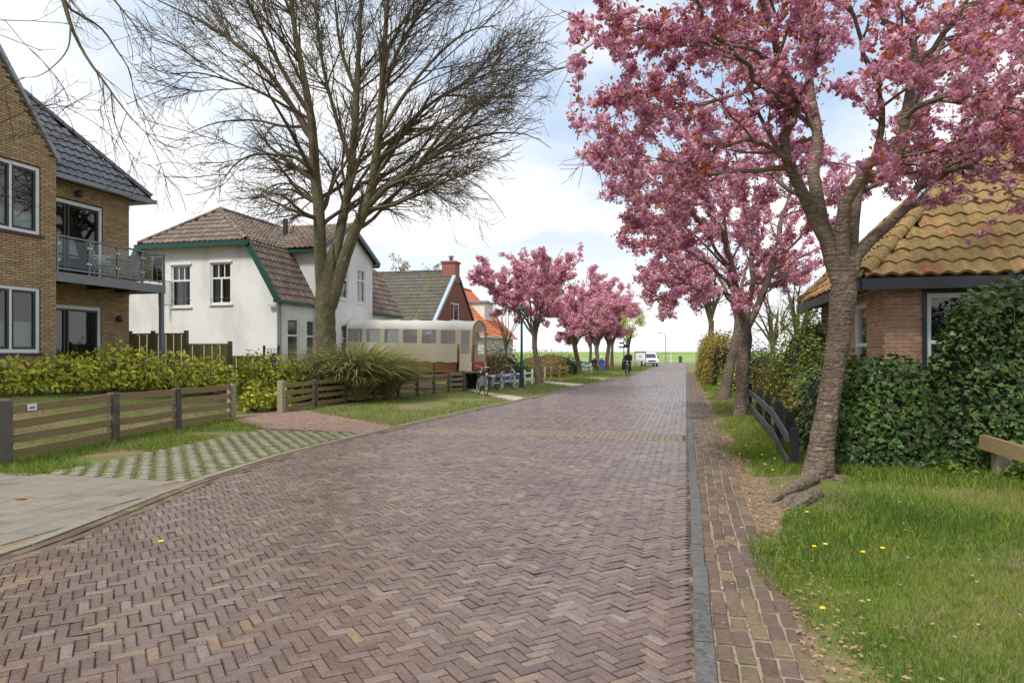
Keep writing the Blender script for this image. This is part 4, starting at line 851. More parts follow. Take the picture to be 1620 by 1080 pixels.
# ================================================================== cherry trees
def cherry(name, label, group, limbs, trunk, trad, nb, ps, pn, prad, far=False, seed=1, per=(1.9,3.4), l1=(.7,1.7), l2=(.3,.8), leafn=3000, leafs=.06, blossom_mat='blossom', flare=.35, rmin=.004, roots=None, drop=None, trunk_tag=None):
    base = np.array(trunk[0]); t = thing(name, (base[0], base[1], 0), label, 'tree', group)
    tk = trunk_mesh(trunk, trad, 48 if not far else 10, 120 if not far else 10, .035, seed, flare, fine=.034 if not far else 0)
    tr = tk.build('trunk', 'bark_cherry', t, smooth=True)
    if roots: 
        mb = MB()
        for q in roots: mb.tube(resample(q[0], 10), np.interp(np.linspace(0,1,10), np.linspace(0,1,len(q[1])), q[1]), 9, .5)
        mb.build('root', 'bark_cherry', t, smooth=True)
    P0 = np.array([resample(l[0], 14) for l in limbs]); R0 = np.array([np.interp(np.linspace(0,1,14), np.linspace(0,1,len(l[1])), l[1]) for l in limbs])*.68; P0[:,2:-1] += rng.normal(0,.025 if not far else .05,P0[:,2:-1].shape)
    cen = P0.mean((0,1))
    P1, R1 = kids(P0, R0, per[0], *l1, .85, .02, .16, 8, .55, f0=.22, centre=cen, out=.45, rmin=rmin*1.4)
    P2, R2 = kids(P1, R1, per[1], *l2, .8, -.03, .2, 5, .6, f0=.2, rmin=rmin)
    P3, R3 = kids(P0, R0, per[0]*.9, l2[0], l2[1]*1.4, 1.0, .0, .2, 5, .3, f0=.3, rmin=rmin, maxr=.02)
    mb = MB(); tubes(mb, P0, R0, 10 if not far else 6); mb.build('limbs', 'bark_cherry', t, smooth=True, kind='stuff')
    mb = MB(); tubes(mb, P1, R1, 5 if not far else 3); tubes(mb, P2, R2, 4 if not far else 3); tubes(mb, P3, R3, 4 if not far else 3)
    mb.build('branches', 'bark_cherry_limb', t, kind='stuff')
    A, _ = along(P2, int(nb*.62)); B, _ = along(P1[:, 2:], int(nb*.26)); C_, _ = along(P3, int(nb*.12)); C = np.concatenate([A,B,C_]); 
    # blossoms bunch: pull to shared spots so that the crown keeps gaps
    seeds = C[rng.integers(0, len(C), max(8, len(C)//4))]
    ch = 4000; near = np.concatenate([seeds[np.argmin(((C[i:i+ch,None]-seeds[None])**2).sum(-1), 1)] for i in range(0, len(C), ch)])
    C = C*.72 + near*.28 + rng.normal(0, prad*.6, C.shape); C[:,2] -= prad*.5
    if drop is not None: C = C[drop(C)]
    mb = MB(); pom(mb, C, prad*rng.uniform(.7,1.3,len(C)), pn, ps); cr = mb.build('crown', blossom_mat, t, kind='stuff')
    L_, tg = along(P2, leafn); L_ = L_ + rng.normal(0, .05, L_.shape); g_ = rng.integers(0, len(L_), len(L_)//5); L_[:len(g_)] = L_[g_] + rng.normal(0,.04,(len(g_),3))
    if drop is not None: k = drop(L_); L_ = L_[k]
    mb = MB(); inst(mb, *LEAF, L_, unit(sph(len(L_))+(0,0,.3)), rng.uniform(0,6.28,len(L_)), leafs*rng.uniform(.6,1.4,len(L_)), rng.random(len(L_))); mb.build('leaves', 'bronze_leaf', t, kind='stuff')
    return t
TA = 8.37
tA = [at(1292,768,TA)-(0,0,.05), at(1298,720,TA), at(1310,640,TA), at(1322,560,TA), at(1332,480,TA), at(1338,425,TA), at(1340,395,TA)]
def lA(pts, dts, rad): return ([at(u,v,TA+d) for (u,v),d in zip(pts,dts)], rad)
limbsA = [
 lA([(1330,450),(1300,370),(1282,329),(1264,284),(1243,250),(1240,213),(1251,169),(1256,138),(1238,108),(1225,60),(1200,-20)], [0,0,-.1,-.2,-.3,-.4,-.5,-.6,-.7,-.8,-1], [.15,.13,.115,.1,.095,.085,.07,.05,.035]),
 lA([(1333,450),(1312,380),(1299,345),(1291,289),(1296,210),(1280,110),(1268,10),(1250,-90)], [0,.1,.2,.4,.7,1,1.2,1.4], [.15,.125,.11,.09,.07,.05,.03]),
 lA([(1338,450),(1330,370),(1340,307),(1367,284),(1412,273),(1428,248),(1420,205),(1436,145),(1451,100),(1447,62),(1400,20),(1370,-60)], [0,-.1,-.2,-.3,-.45,-.5,-.5,-.6,-.6,-.6,-.7,-.8], [.15,.13,.11,.1,.085,.08,.075,.065,.05,.035]),
 lA([(1342,450),(1349,356),(1354,307),(1368,266),(1411,240),(1447,178),(1470,110),(1497,45),(1520,-40)], [0,.2,.3,.4,.6,.8,1,1.1,1.2], [.14,.12,.1,.09,.075,.06,.05,.03]),
 lA([(1345,440),(1362,391),(1415,347),(1478,275),(1535,200),(1593,115),(1640,50)], [0,.1,.15,.2,.2,.2,.2], [.13,.1,.075,.06,.05,.04,.025]),
 lA([(1238,111),(1180,75),(1120,62),(1047,38),(995,52),(962,60),(930,80),(905,112)], [-.7,-.9,-1,-1.1,-1.2,-1.2,-1.3,-1.3], [.04,.032,.026,.022,.016,.012,.008]),
 lA([(1256,138),(1200,135),(1140,150),(1080,170),(1020,150),(960,190)], [-.6,-.3,-.1,.1,.2,.3], [.045,.035,.028,.02,.014,.008]),
 lA([(1243,250),(1200,225),(1140,235),(1080,262),(1040,250)], [-.3,-.4,-.5,-.6,-.6], [.05,.035,.025,.018,.01]),
 lA([(1282,329),(1240,290),(1190,270),(1130,285),(1075,330)], [0,.4,.8,1.1,1.3], [.05,.04,.03,.02,.01]),
 lA([(1421,195),(1470,160),(1530,150),(1590,165),(1640,190)], [-.5,-.8,-1.1,-1.3,-1.4], [.055,.045,.035,.025,.012]),
 lA([(1478,275),(1530,262),(1580,285),(1630,330)], [.2,-.1,-.4,-.6], [.045,.03,.02,.01]),
 lA([(1451,102),(1500,40),(1560,-20),(1620,-60)], [-.6,-.8,-1,-1.2], [.05,.04,.03,.015]),
 lA([(1296,210),(1230,150),(1170,60),(1130,-40)], [.7,1,1.4,1.7], [.05,.04,.03,.015]),
 lA([(1447,178),(1520,130),(1600,60),(1660,20)], [.8,1.2,1.6,1.8], [.05,.04,.03,.015]),
 lA([(1367,284),(1400,190),(1370,90),(1330,-20)], [-.3,-.9,-1.5,-1.9], [.06,.05,.035,.02]),
 lA([(1251,169),(1180,110),(1110,20),(1060,-60)], [-.5,-1,-1.5,-1.8], [.05,.04,.03,.015]),
]
def dropA(C):                                        # the photographed crown stays clear of the gap over the fork
    t = -C[:,0]*SY + C[:,1]*CY; u = 810+(C[:,0]*CY+C[:,1]*SY)/t*FPX; v = HOR-(C[:,2]-CAMH)/t*FPX
    low = v > np.interp(u, [880,1000,1100,1200,1300,1400,1500,1620], [200,330,420,430,390,320,430,480])
    return ~low & (u > 900)
rb = lambda u,v,z=.0: gr(u,v)+np.array([0,0,z])
rootsA = [([rb(1285,768,.1), rb(1262,776,.05), rb(1238,786,.03), rb(1222,792,.0), rb(1205,794,-.06)], [.1,.08,.06,.05,.03]), ([rb(1285,782,-.05), rb(1262,790,.0), rb(1246,797,.01), rb(1240,803,-.03)], [.06,.075,.07,.04]), ([rb(1250,806,-.03), rb(1266,800,.03), rb(1284,793,.05), rb(1292,789,.05)], [.05,.075,.08,.075]), ([rb(1318,766,.06), rb(1345,768,.0), rb(1370,772,-.06)], [.08,.05,.03])]
cherry('cherry_tree', 'large pink cherry tree with stout leaning trunk before the ivy hedge', 'pink cherry trees', limbsA, tA, [.16,.136,.122,.12,.13,.15,.07], 9800, .036, 15, .05, seed=3, per=(3.2,5.2), l1=(.8,2.1), l2=(.3,1.0), leafn=12000, leafs=.06, flare=.28, roots=rootsA, drop=dropA)

def gen_limbs(base, fork_z, H, W, n, r0, seed, lean=(0,0), tilt=(.5,1.0)):
    r2 = np.random.default_rng(seed); out = []; b = np.array([base[0]+lean[0], base[1]+lean[1], fork_z])
    for k in range(n):
        a = k*2*np.pi/n + r2.uniform(-.35,.35); q = r2.uniform(.35,1.0); top = np.array([math.cos(a)*W*q, math.sin(a)*W*q, (H-fork_z)*(1.05-.42*q**2)*r2.uniform(.8,1.05)])
        mid = top*np.array([.42,.42,.55]) + r2.normal(0,.15,3); m2 = top*np.array([.78,.78,.82]) + r2.normal(0,.15,3)
        out.append(([b-(0,0,.25), b+top*np.array([.12,.12,.16]), b+mid, b+m2, b+top], [r0,r0*.8,r0*.5,r0*.3,r0*.14]))
    return out
def px_cherry(trunk_px, t, H, W, n, r, seed, label, nb, cfork, lean=None, crown=None, **kw):
    tr = [at(u, v, t) for u, v in trunk_px]; tr[0][2] = -.05; f = tr[-1]
    lim = gen_limbs((f[0], f[1]), f[2], H, W, n, r*.48, seed)
    if crown is not None:                            # stretch towards an off-centre crown
        for l in lim:
            for q in l[0]: k = np.clip((q[2]-f[2])/(H-f[2]),0,1); q[0] += crown[0]*k; q[1] += crown[1]*k
    return cherry('cherry_tree', label, 'pink cherry trees', lim, tr, [r*1.0, r*.75, r*.7, r*.75], nb, seed=seed, **kw)
# second tree on the right: hand-set limbs
TB = 16.74
def lB(pts, dts, rad): return ([at(u,v,TB+d) for (u,v),d in zip(pts,dts)], rad)
tB = [at(1173,664,TB), at(1174,610,TB), at(1177,560,TB), at(1180,520,TB), at(1182,495,TB)]
limbsB = [lB([(1178,520),(1168,470),(1158,430),(1150,385),(1120,330),(1090,290)], [0,0,-.2,-.5,-.8,-1], [.14,.12,.09,.06,.03]),
 lB([(1184,515),(1205,470),(1222,420),(1235,360),(1250,300),(1262,230)], [0,0,.1,.2,.3,.5], [.14,.12,.1,.07,.04]),
 lB([(1180,510),(1190,440),(1186,370),(1175,300),(1160,230)], [0,.5,.8,1.2,1.5], [.11,.09,.06,.03]),
 lB([(1168,470),(1135,430),(1100,405),(1060,380),(1010,330)], [0,.3,.6,.8,1], [.08,.06,.04,.02]),
 lB([(1158,430),(1110,360),(1070,310),(1030,280),(985,240)], [-.2,-.6,-.9,-1.2,-1.5], [.07,.05,.035,.015]),
 lB([(1150,385),(1140,310),(1120,240),(1085,190)], [-.5,-.4,-.2,0], [.06,.045,.03,.015]),
 lB([(1222,420),(1260,380),(1290,340),(1320,300)], [.1,.6,1.1,1.5], [.06,.045,.03,.015]),
 lB([(1205,470),(1225,450),(1250,430),(1280,420)], [0,-.5,-1,-1.4], [.05,.035,.025,.012]),
 lB([(1168,470),(1130,460),(1095,455),(1060,430)], [0,-.4,-.9,-1.3], [.05,.035,.025,.012]),
 lB([(1186,370),(1215,290),(1225,220),(1230,160)], [.8,.5,.2,0], [.06,.04,.03,.015]),
 lB([(1158,430),(1125,400),(1075,350),(1005,290),(965,265)], [-.2,0,.2,.3,.3], [.05,.035,.025,.012])]
cherry('cherry_tree', 'upright pink cherry tree beside the dark rail fence', 'pink cherry trees', limbsB, tB, [.18,.15,.15,.16,.07], 11000, .045, 10, .07, seed=5, per=(2.6,3.6), l1=(.9,2.1), l2=(.4,1.0), leafn=7500, leafs=.08, rmin=.006, flare=.25)
TC = 23.3
tC = [at(1142,640,TC), at(1150,600,TC), at(1160,555,TC), at(1167,520,TC), at(1165,490,TC)]
limbsC = [lB([(1165,500),(1150,460),(1130,420),(1100,390),(1075,365)], [6.5,6.6,6.8,7,7], [.12,.09,.06,.03]), lB([(1166,500),(1175,450),(1190,400),(1200,340)], [6.5,6.7,7,7.2], [.12,.09,.06,.03]), lB([(1165,500),(1140,450),(1110,440),(1080,430)], [6.5,6,5.6,5.2], [.09,.06,.04,.02]), lB([(1165,490),(1160,420),(1145,360),(1120,310)], [6.5,6.8,7.5,8], [.1,.07,.05,.02]), lB([(1166,500),(1200,450),(1240,420),(1270,400)], [6.5,6.2,6,5.6], [.09,.06,.04,.02])]
cherry('cherry_tree', 'pink cherry tree with a twisted leaning trunk behind the upright one', 'pink cherry trees', limbsC, tC, [.24,.19,.16,.15,.07], 2300, .07, 10, .1, seed=6, per=(1.8,2.2), l1=(.9,2.0), l2=(.4,.9), leafn=1500, leafs=.12, rmin=.008, far=True, flare=.3)
# left row
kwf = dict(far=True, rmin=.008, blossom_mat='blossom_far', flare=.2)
px_cherry([(853,608),(850,575),(846,550),(846,530)], 36.4, 7.6, 4.1, 12, .2, 11, 'pink cherry tree beside the green lamp post', 6000, 0, ps=.085, pn=9, prad=.12, per=(1.7,2.0), l1=(.9,2.2), l2=(.5,1.1), leafn=900, leafs=.11, **kwf)
px_cherry([(918,596),(915,575),(911,558),(909,545)], 49.2, 7.5, 3.9, 12, .24, 12, 'pink cherry tree between the lamp post and the white-capped sitters', 5200, 0, ps=.1, pn=8, prad=.15, per=(1.6,1.8), l1=(.9,2.0), l2=(.5,1.1), leafn=900, leafs=.13, **kwf)
px_cherry([(946,590),(945,570),(944,556),(944,548)], 62., 8.0, 3.9, 12, .26, 13, 'pink cherry tree standing between the two white-capped sitters', 4800, 0, ps=.12, pn=8, prad=.18, per=(1.4,1.6), l1=(1,2.2), l2=(.5,1.1), leafn=700, leafs=.15, **kwf)
px_cherry([(960,588),(960,572),(962,556),(963,548)], 66., 8.0, 3.3, 12, .26, 14, 'pink cherry tree last in the row before the green signpost', 4800, 0, ps=.12, pn=8, prad=.18, per=(1.4,1.6), l1=(1,2.2), l2=(.5,1.1), leafn=700, leafs=.15, **kwf)

# ================================================================== bare lime tree
def bare_tree(name, label, limbs, trunk, trad, per, l, seed, ups=(.03,.0,-.01), mat='bark_lime', rmin=.006, flare=.25, n0=12, extra=None, trunkpart=True, kidsF=(.2,.15,.1), out=.55, lscale=1., env=None):
    base = np.array(trunk[0]); t = thing(name, (base[0], base[1], 0), label, 'tree')
    if trunkpart: trunk_mesh(trunk, trad, 40, 70, .05, seed, flare, fine=.03).build('trunk', mat, t, smooth=True)
    P0 = np.array([resample(q[0], 16) for q in limbs]); R0 = np.array([np.interp(np.linspace(0,1,16), np.linspace(0,1,len(q[1])), q[1]) for q in limbs])*lscale
    cen = P0[:, :6].mean((0,1))
    P1, R1 = kids(P0, R0, per[0], *l[0], .62, ups[0], .09, 9, .5, f0=kidsF[0], centre=cen, out=out, rmin=rmin*2, rtip=.2)
    def keep(P, Rr):
        if env is None: return P, Rr
        e = P[:,-1]; q = np.hypot(e[:,0]-env[0], e[:,1]-env[1])**2/env[3]**2 + ((e[:,2]-env[2])/env[4])**2; k = q < rng.uniform(.8,1.15,len(e)); return P[k], Rr[k]
    P1, R1 = keep(P1, R1)
    P2, R2 = kids(P1, R1, per[1], *l[1], .62, ups[1], .13, 6, .5, f0=kidsF[1], rmin=rmin*1.2, rtip=.3, centre=cen, out=out*.5)
    P2, R2 = keep(P2, R2)
    P3, R3 = kids(P2, R2, per[2], *l[2], .65, ups[2], .16, 4, .6, f0=kidsF[2], rmin=rmin, rtip=.4)
    mb = MB(); tubes(mb, P0, R0, n0); mb.build('limbs', mat, t, smooth=True, kind='stuff')
    mb = MB(); tubes(mb, P1, R1, 5); tubes(mb, P2, R2, 3); tubes(mb, P3, R3, 3); mb.build('twigs', 'twig', t, kind='stuff')
    return t
TL = 23.6
def lL(pts, dts, rad): return ([at(u,v,TL+d) for (u,v),d in zip(pts,dts)], rad)
tL = [at(517,640,TL), at(516,590,TL), at(515,540,TL), at(515,490,TL), at(517,450,TL), at(521,420,TL), at(526,385,TL)]; tL[0][2] = -.1
limbsL = [
 lL([(513,485),(506,390),(505,330),(498,275),(494,200),(480,120),(465,40),(455,-60),(450,-150)], [0]*2+[-.1,-.2,-.3,-.4,-.5,-.6,-.7], [.42,.36,.32,.28,.22,.16,.12,.08,.04]),
 lL([(520,485),(535,380),(548,320),(556,260),(562,190),(566,110),(570,20),(574,-80),(576,-160)], [0,.2,.4,.6,.8,1,1.1,1.2,1.3], [.38,.3,.26,.22,.18,.14,.1,.07,.03]),
 lL([(522,485),(555,380),(580,328),(592,270),(600,200),(606,110),(612,20),(620,-80),(628,-150)], [0,-.1,-.2,-.3,-.4,-.4,-.5,-.6,-.6], [.4,.34,.28,.24,.19,.15,.11,.07,.03]),
 lL([(580,328),(612,296),(660,262),(700,240),(740,222),(790,210),(840,215),(872,235)], [-.2,-.4,-.6,-.9,-1.1,-1.3,-1.4,-1.5], [.2,.18,.15,.12,.09,.06,.03,.015]),
 lL([(592,270),(630,215),(680,165),(740,130),(800,110),(850,118)], [-.3,0,.3,.6,.9,1.2], [.16,.13,.1,.075,.045,.015]),
 lL([(598,220),(640,150),(690,90),(740,50),(790,40)], [-.4,-.8,-1.2,-1.6,-1.9], [.14,.11,.085,.06,.02]),
 lL([(604,140),(640,60),(690,-20),(730,-80)], [-.4,-.2,.2,.5], [.13,.1,.07,.03]),
 lL([(498,275),(470,250),(435,245),(400,245),(370,262),(345,300)], [-.2,-.4,-.6,-.8,-.9,-1], [.14,.11,.08,.06,.035,.015]),
 lL([(496,225),(460,165),(425,115),(380,75),(330,40),(270,10),(215,-15)], [-.3,-.2,0,.2,.4,.6,.8], [.18,.15,.125,.1,.075,.05,.02]),
 lL([(490,180),(455,125),(420,60),(390,0),(360,-60),(330,-110)], [-.3,-.7,-1.1,-1.5,-1.8,-2], [.15,.12,.095,.07,.05,.02]),
 lL([(470,180),(420,150),(370,130),(310,115),(265,120)], [-.1,-.5,-1,-1.4,-1.8], [.1,.08,.06,.04,.015]),
 lL([(556,260),(530,180),(510,100),(500,10),(495,-80)], [.6,1.2,1.7,2,2.2], [.15,.12,.09,.06,.03]),
 lL([(565,150),(540,80),(530,0),(525,-90)], [.9,.5,.1,-.3], [.12,.09,.06,.03]),
 lL([(612,296),(650,280),(700,275),(740,285),(775,310),(800,345)], [-.4,-1,-1.6,-2,-2.3,-2.5], [.1,.08,.06,.04,.025,.012]),
 lL([(548,320),(575,290),(600,285),(640,290),(680,300),(720,330)], [.4,1,1.7,2.3,2.7,3], [.1,.08,.06,.04,.025,.012]),
 lL([(506,330),(480,300),(450,290),(420,300),(395,330)], [-.1,.6,1.2,1.7,2], [.1,.075,.055,.035,.012]),
 lL([(660,262),(710,200),(760,165),(815,150)], [-.6,-1.2,-1.8,-2.2], [.1,.075,.05,.015]),
 lL([(494,200),(450,200),(400,190),(340,195),(290,215)], [-.3,.4,1,1.5,2], [.1,.08,.06,.04,.015]),
]
bare_tree('lime_tree', 'big leafless lime tree with mossy forked trunk before the white house', limbsL, tL, [.4,.345,.32,.315,.33,.26,.03], (4.2,4.0,4.4), ((2.0,5.2),(.9,2.4),(.4,1.1)), 21, rmin=.0085, lscale=.6, env=(*at(562,100,TL)[:2], 11.6, 7.1, 7.8))
# tree out of frame on the left whose boughs hang into view
TN = 10.5
def lN(pts, dts, rad): return ([at(u,v,TN+d) for (u,v),d in zip(pts,dts)], rad)
bx, by = at(-420,760,9.6)[:2]
rootN = np.array([bx, by, 0]); top = np.array([bx, by, 6.2])
tN = [rootN-(0,0,.1), rootN+(0,0,1.5), rootN+(.1,.1,3.5), rootN+(.25,.2,6.0), rootN+(.4,.3,8.5)]
limN = [([rootN+(.2,.15,5.2), at(-150,-60,10), at(40,-60,10.3), at(100,-2,TN), at(118,22,TN), at(146,34,TN)], [.13,.11,.085,.065,.05,.018]),
 lN([(100,-2),(112,40),(128,75),(143,100),(165,130),(188,162),(215,195),(250,225),(285,237)], [0,-.1,-.1,-.2,-.2,-.3,-.3,-.3,-.3], [.05,.04,.032,.027,.022,.016,.011,.008,.005]),
 lN([(120,20),(160,45),(185,80),(205,112),(212,150),(222,185),(228,195)], [0,.2,.3,.4,.4,.5,.5], [.03,.022,.018,.013,.009,.006,.004]),
 lN([(112,40),(108,75),(90,100),(62,120),(30,123)], [-.1,-.4,-.6,-.8,-1], [.022,.016,.012,.009,.004]),
 lN([(176,146),(181,190),(200,235),(225,258),(250,262)], [-.2,-.5,-.6,-.8,-.9], [.016,.012,.009,.006,.004]),
 ([rootN+(.25,.2,6.0), at(-150,-130,9), at(40,-110,9.4), at(130,-60,9.6), at(180,0,9.8), at(230,60,9.8)], [.1,.08,.06,.045,.03,.008]),
 ([rootN+(.1,.1,4.6), at(-160,180,8.6), at(-60,215,8.8), at(20,185,9.0), at(70,165,9.1), at(125,172,9.1)], [.06,.045,.03,.02,.012,.004]),
 ([rootN+(.1,.1,4.2), at(-160,260,8.4), at(-60,245,8.6), at(30,212,8.9), at(100,210,9.0)], [.05,.035,.022,.012,.004]),
 ([rootN+(.2,.15,5.6), at(-120,40,9), at(-30,20,9.2), at(15,38,9.3), at(45,80,9.4), at(62,93,9.4)], [.05,.035,.022,.015,.008,.004]),
 ([rootN+(.3,.2,7.), at(-100,-140,10), at(60,-160,10.4), at(240,-120,10.6), at(300,-40,10.7), at(330,30,10.7)], [.09,.07,.05,.035,.02,.006])]
bare_tree('overhanging_tree', 'leafless tree whose thin drooping boughs hang over the brick house', limN, tN, [.34,.26,.22,.16,.08], (4.0,3.6,3.0), ((.6,1.8),(.35,1.0),(.15,.45)), 31, ups=(-.05,-.04,-.02), mat='twig', rmin=.0032, kidsF=(.4,.12,.1), out=.1, lscale=.72)
# ================================================================== hedges, shrubs, grass
def fbm(x, y, s=0.):
    r2 = np.random.default_rng(int(s*10)+3); o = 0; a = 1.
    for k in range(5):
        f = .6*1.9**k; th = r2.uniform(0,6.28,2); o = o + a*np.sin(f*(x*math.cos(th[0])+y*math.sin(th[0]))+th[1]*3+1.7*np.sin(f*.6*(y*math.cos(th[1])-x*math.sin(th[1])))); a *= .62
    return o
def lumps(d, seed, n=14, w=3.): 
    r2 = np.random.default_rng(seed); c = unit(r2.normal(size=(n,3))); a = r2.uniform(-.12,.22,n); return 1 + (np.exp(w*(d@c.T-1)*2.2)*a).sum(1)
def twigs(mb, P, D, ln, r, up=.02): 
    d = unit(D); Q = np.empty((len(P),5,3)); Q[:,0] = P
    for k in range(1,5): d = unit(d + rng.normal(0,.22,d.shape) + np.array([0,0,up])); Q[:,k] = Q[:,k-1] + d*(np.broadcast_to(ln,(len(P),))/4)[:,None]
    tubes(mb, Q, np.broadcast_to(np.array([1,.8,.6,.45,.3])*r, (len(P),5)), 3)
def bush(name, label, c, rad, nleaf, size, mat, seed, tmpl=LEAF, core=True, group=None, cat='shrub', ntw=0, flat_=.35, sprout=.0, depth_=.3):
    c = np.array(c, float); rad = np.array(rad, float); t = thing(name, (c[0], c[1], max(0, c[2])), label, cat, group)
    d = sph(nleaf); d = d[d[:,2] > -.35]; rr = lumps(d, seed)*rng.uniform(1-depth_, 1.04, len(d)); rr *= 1 + sprout*np.maximum(0, rng.normal(0,1,len(d)))*np.maximum(0,d[:,2])
    pos = c + np.array([0,0,rad[2]*flat_]) + d*rad*np.array([1,1,1.])*rr[:,None]; k = pos[:,2] > c[2]+.03; d, pos = d[k], pos[k]
    mb = MB(); inst(mb, *tmpl, pos, unit(d+sph(len(d))*.8+(0,0,.35)), rng.uniform(0,6.28,len(d)), size*rng.uniform(.6,1.3,len(d)), rng.random(len(d))); mb.build('foliage', mat, t, kind='stuff')
    if core:
        n, m = 14, 8; V = []
        for j in range(m):
            ph = -.3 + 1.87*j/(m-1)
            for i in range(n): a = i*2*np.pi/n; V.append((math.cos(a)*math.cos(ph), math.sin(a)*math.cos(ph), math.sin(ph)))
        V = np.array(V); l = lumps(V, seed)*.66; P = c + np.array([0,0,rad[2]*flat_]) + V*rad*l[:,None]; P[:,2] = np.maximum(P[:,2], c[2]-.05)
        MB().add(P, [(j*n+i, j*n+(i+1)%n, (j+1)*n+(i+1)%n, (j+1)*n+i) for j in range(m-1) for i in range(n)], .4).build('filler_core', 'ivy_core' if mat != 'bush_olive' else 'stem', t, kind='stuff')  # solid filler added inside the leaves to block the view through
    mb = MB(); q = sph(12+ntw); q[:,2] = np.abs(q[:,2])+.5; twigs(mb, np.repeat(c[None],12+ntw,0)+q*np.array([.15,.15,0])*rad, q*rad, rad[2]*rng.uniform(.9,1.35,12+ntw), .012); mb.build('stem', 'stem', t, kind='stuff')
    return t
def hedge(name, label, path, hw, hts, z0s, nleaf, size, mat, tmpl, seed, core='ivy_core', rough=.16, ntw=0, cat='hedge', stems=0, sq=3.0, low=0., depth_=.22, corek=.72):
    P = np.array(path, float); s = np.concatenate([[0], np.cumsum(np.linalg.norm(np.diff(P,axis=0),axis=1))]); L = s[-1]
    t = thing(name, (P[:,0].mean(), P[:,1].mean(), 0), label, cat)
    def surf(u, a, k):                               # u along, a 0..pi across, k depth scale
        x = np.interp(u, s, P[:,0]); y = np.interp(u, s, P[:,1]); e = .05; tx = np.interp(u+e,s,P[:,0])-np.interp(u-e,s,P[:,0]); ty = np.interp(u+e,s,P[:,1])-np.interp(u-e,s,P[:,1]); q = np.hypot(tx,ty)+1e-9; nx_, ny_ = ty/q, -tx/q
        h = np.interp(u, s, hts); z0 = np.interp(u, s, z0s); ca, sa = np.cos(a), np.sin(a); cx = np.sign(ca)*np.abs(ca)**(2/sq); sz = np.abs(sa)**(2/sq)
        lump = 1 + rough*fbm(u*2.2+seed, a*1.6, seed)*.45; tp = np.clip(np.minimum(u, L-u)/(hw*.8), .05, 1)**.5
        o = hw*cx*k*lump*tp; return np.stack([x+nx_*o, y+ny_*o, z0+(low+(1-low)*sz)*h*(k*.5+.5)*lump*(.6+.4*tp)], -1), np.stack([nx_*cx, ny_*cx, sz*.8], -1)
    u = rng.uniform(0, L, nleaf); a = np.pi*rng.random(nleaf); a = a + .25*np.sin(2*a)*0; k = rng.uniform(1-depth_, 1.05, nleaf)
    pos, nrm = surf(u, a, k); zz_ = rng.random(nleaf) 
    side = rng.random(nleaf) < .55                   # vertical faces: spread evenly over the height
    h = np.interp(u, s, hts); z0 = np.interp(u, s, z0s); pos[side,2] = (z0 + low*h + (pos[:,2]-z0-low*h)*zz_)[side]; 
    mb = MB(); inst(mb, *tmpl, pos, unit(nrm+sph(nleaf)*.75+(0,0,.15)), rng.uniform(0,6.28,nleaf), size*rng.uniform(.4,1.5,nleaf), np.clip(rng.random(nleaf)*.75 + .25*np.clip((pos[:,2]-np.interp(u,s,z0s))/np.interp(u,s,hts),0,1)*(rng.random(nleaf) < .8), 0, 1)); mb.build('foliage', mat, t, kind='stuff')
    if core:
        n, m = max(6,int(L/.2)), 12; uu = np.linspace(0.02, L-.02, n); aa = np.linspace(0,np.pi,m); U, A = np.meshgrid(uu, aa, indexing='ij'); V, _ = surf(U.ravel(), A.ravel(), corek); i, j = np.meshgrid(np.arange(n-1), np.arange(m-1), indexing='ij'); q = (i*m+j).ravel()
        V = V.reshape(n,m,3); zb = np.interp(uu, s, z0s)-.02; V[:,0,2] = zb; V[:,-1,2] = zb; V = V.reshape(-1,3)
        MB().add(V, np.stack([q, q+1, q+m+1, q+m], 1), .4).build('filler_core', core, t, kind='stuff')  # dark shell added behind the hedge leaves so nothing shows through
    if ntw:
        u = rng.uniform(0,L,ntw); pos, nrm = surf(u, np.pi*rng.random(ntw), np.full(ntw,.95)); pos[:,2] = np.interp(u,s,z0s) + (pos[:,2]-np.interp(u,s,z0s))*rng.uniform(.15,1.,ntw)
        mb = MB(); twigs(mb, pos, nrm+sph(ntw)*1.1, rng.uniform(.15,.45,ntw), .006, -.05); mb.build('dead_twigs', 'dead_twig', t, kind='stuff')
    if stems:
        u = rng.uniform(.1,L-.1,stems); pos, _ = surf(u, np.full(stems, np.pi/2), np.zeros(stems)); pos[:,2] = np.interp(u,s,z0s)-.05; q = sph(stems)*.35; q[:,2] = 1; mb = MB(); twigs(mb, pos+rng.normal(0,.12,(stems,3))*(1,1,0), q, np.interp(u,s,hts)*.95, .011, .05); mb.build('stems', 'stem', t, kind='stuff')
    return t
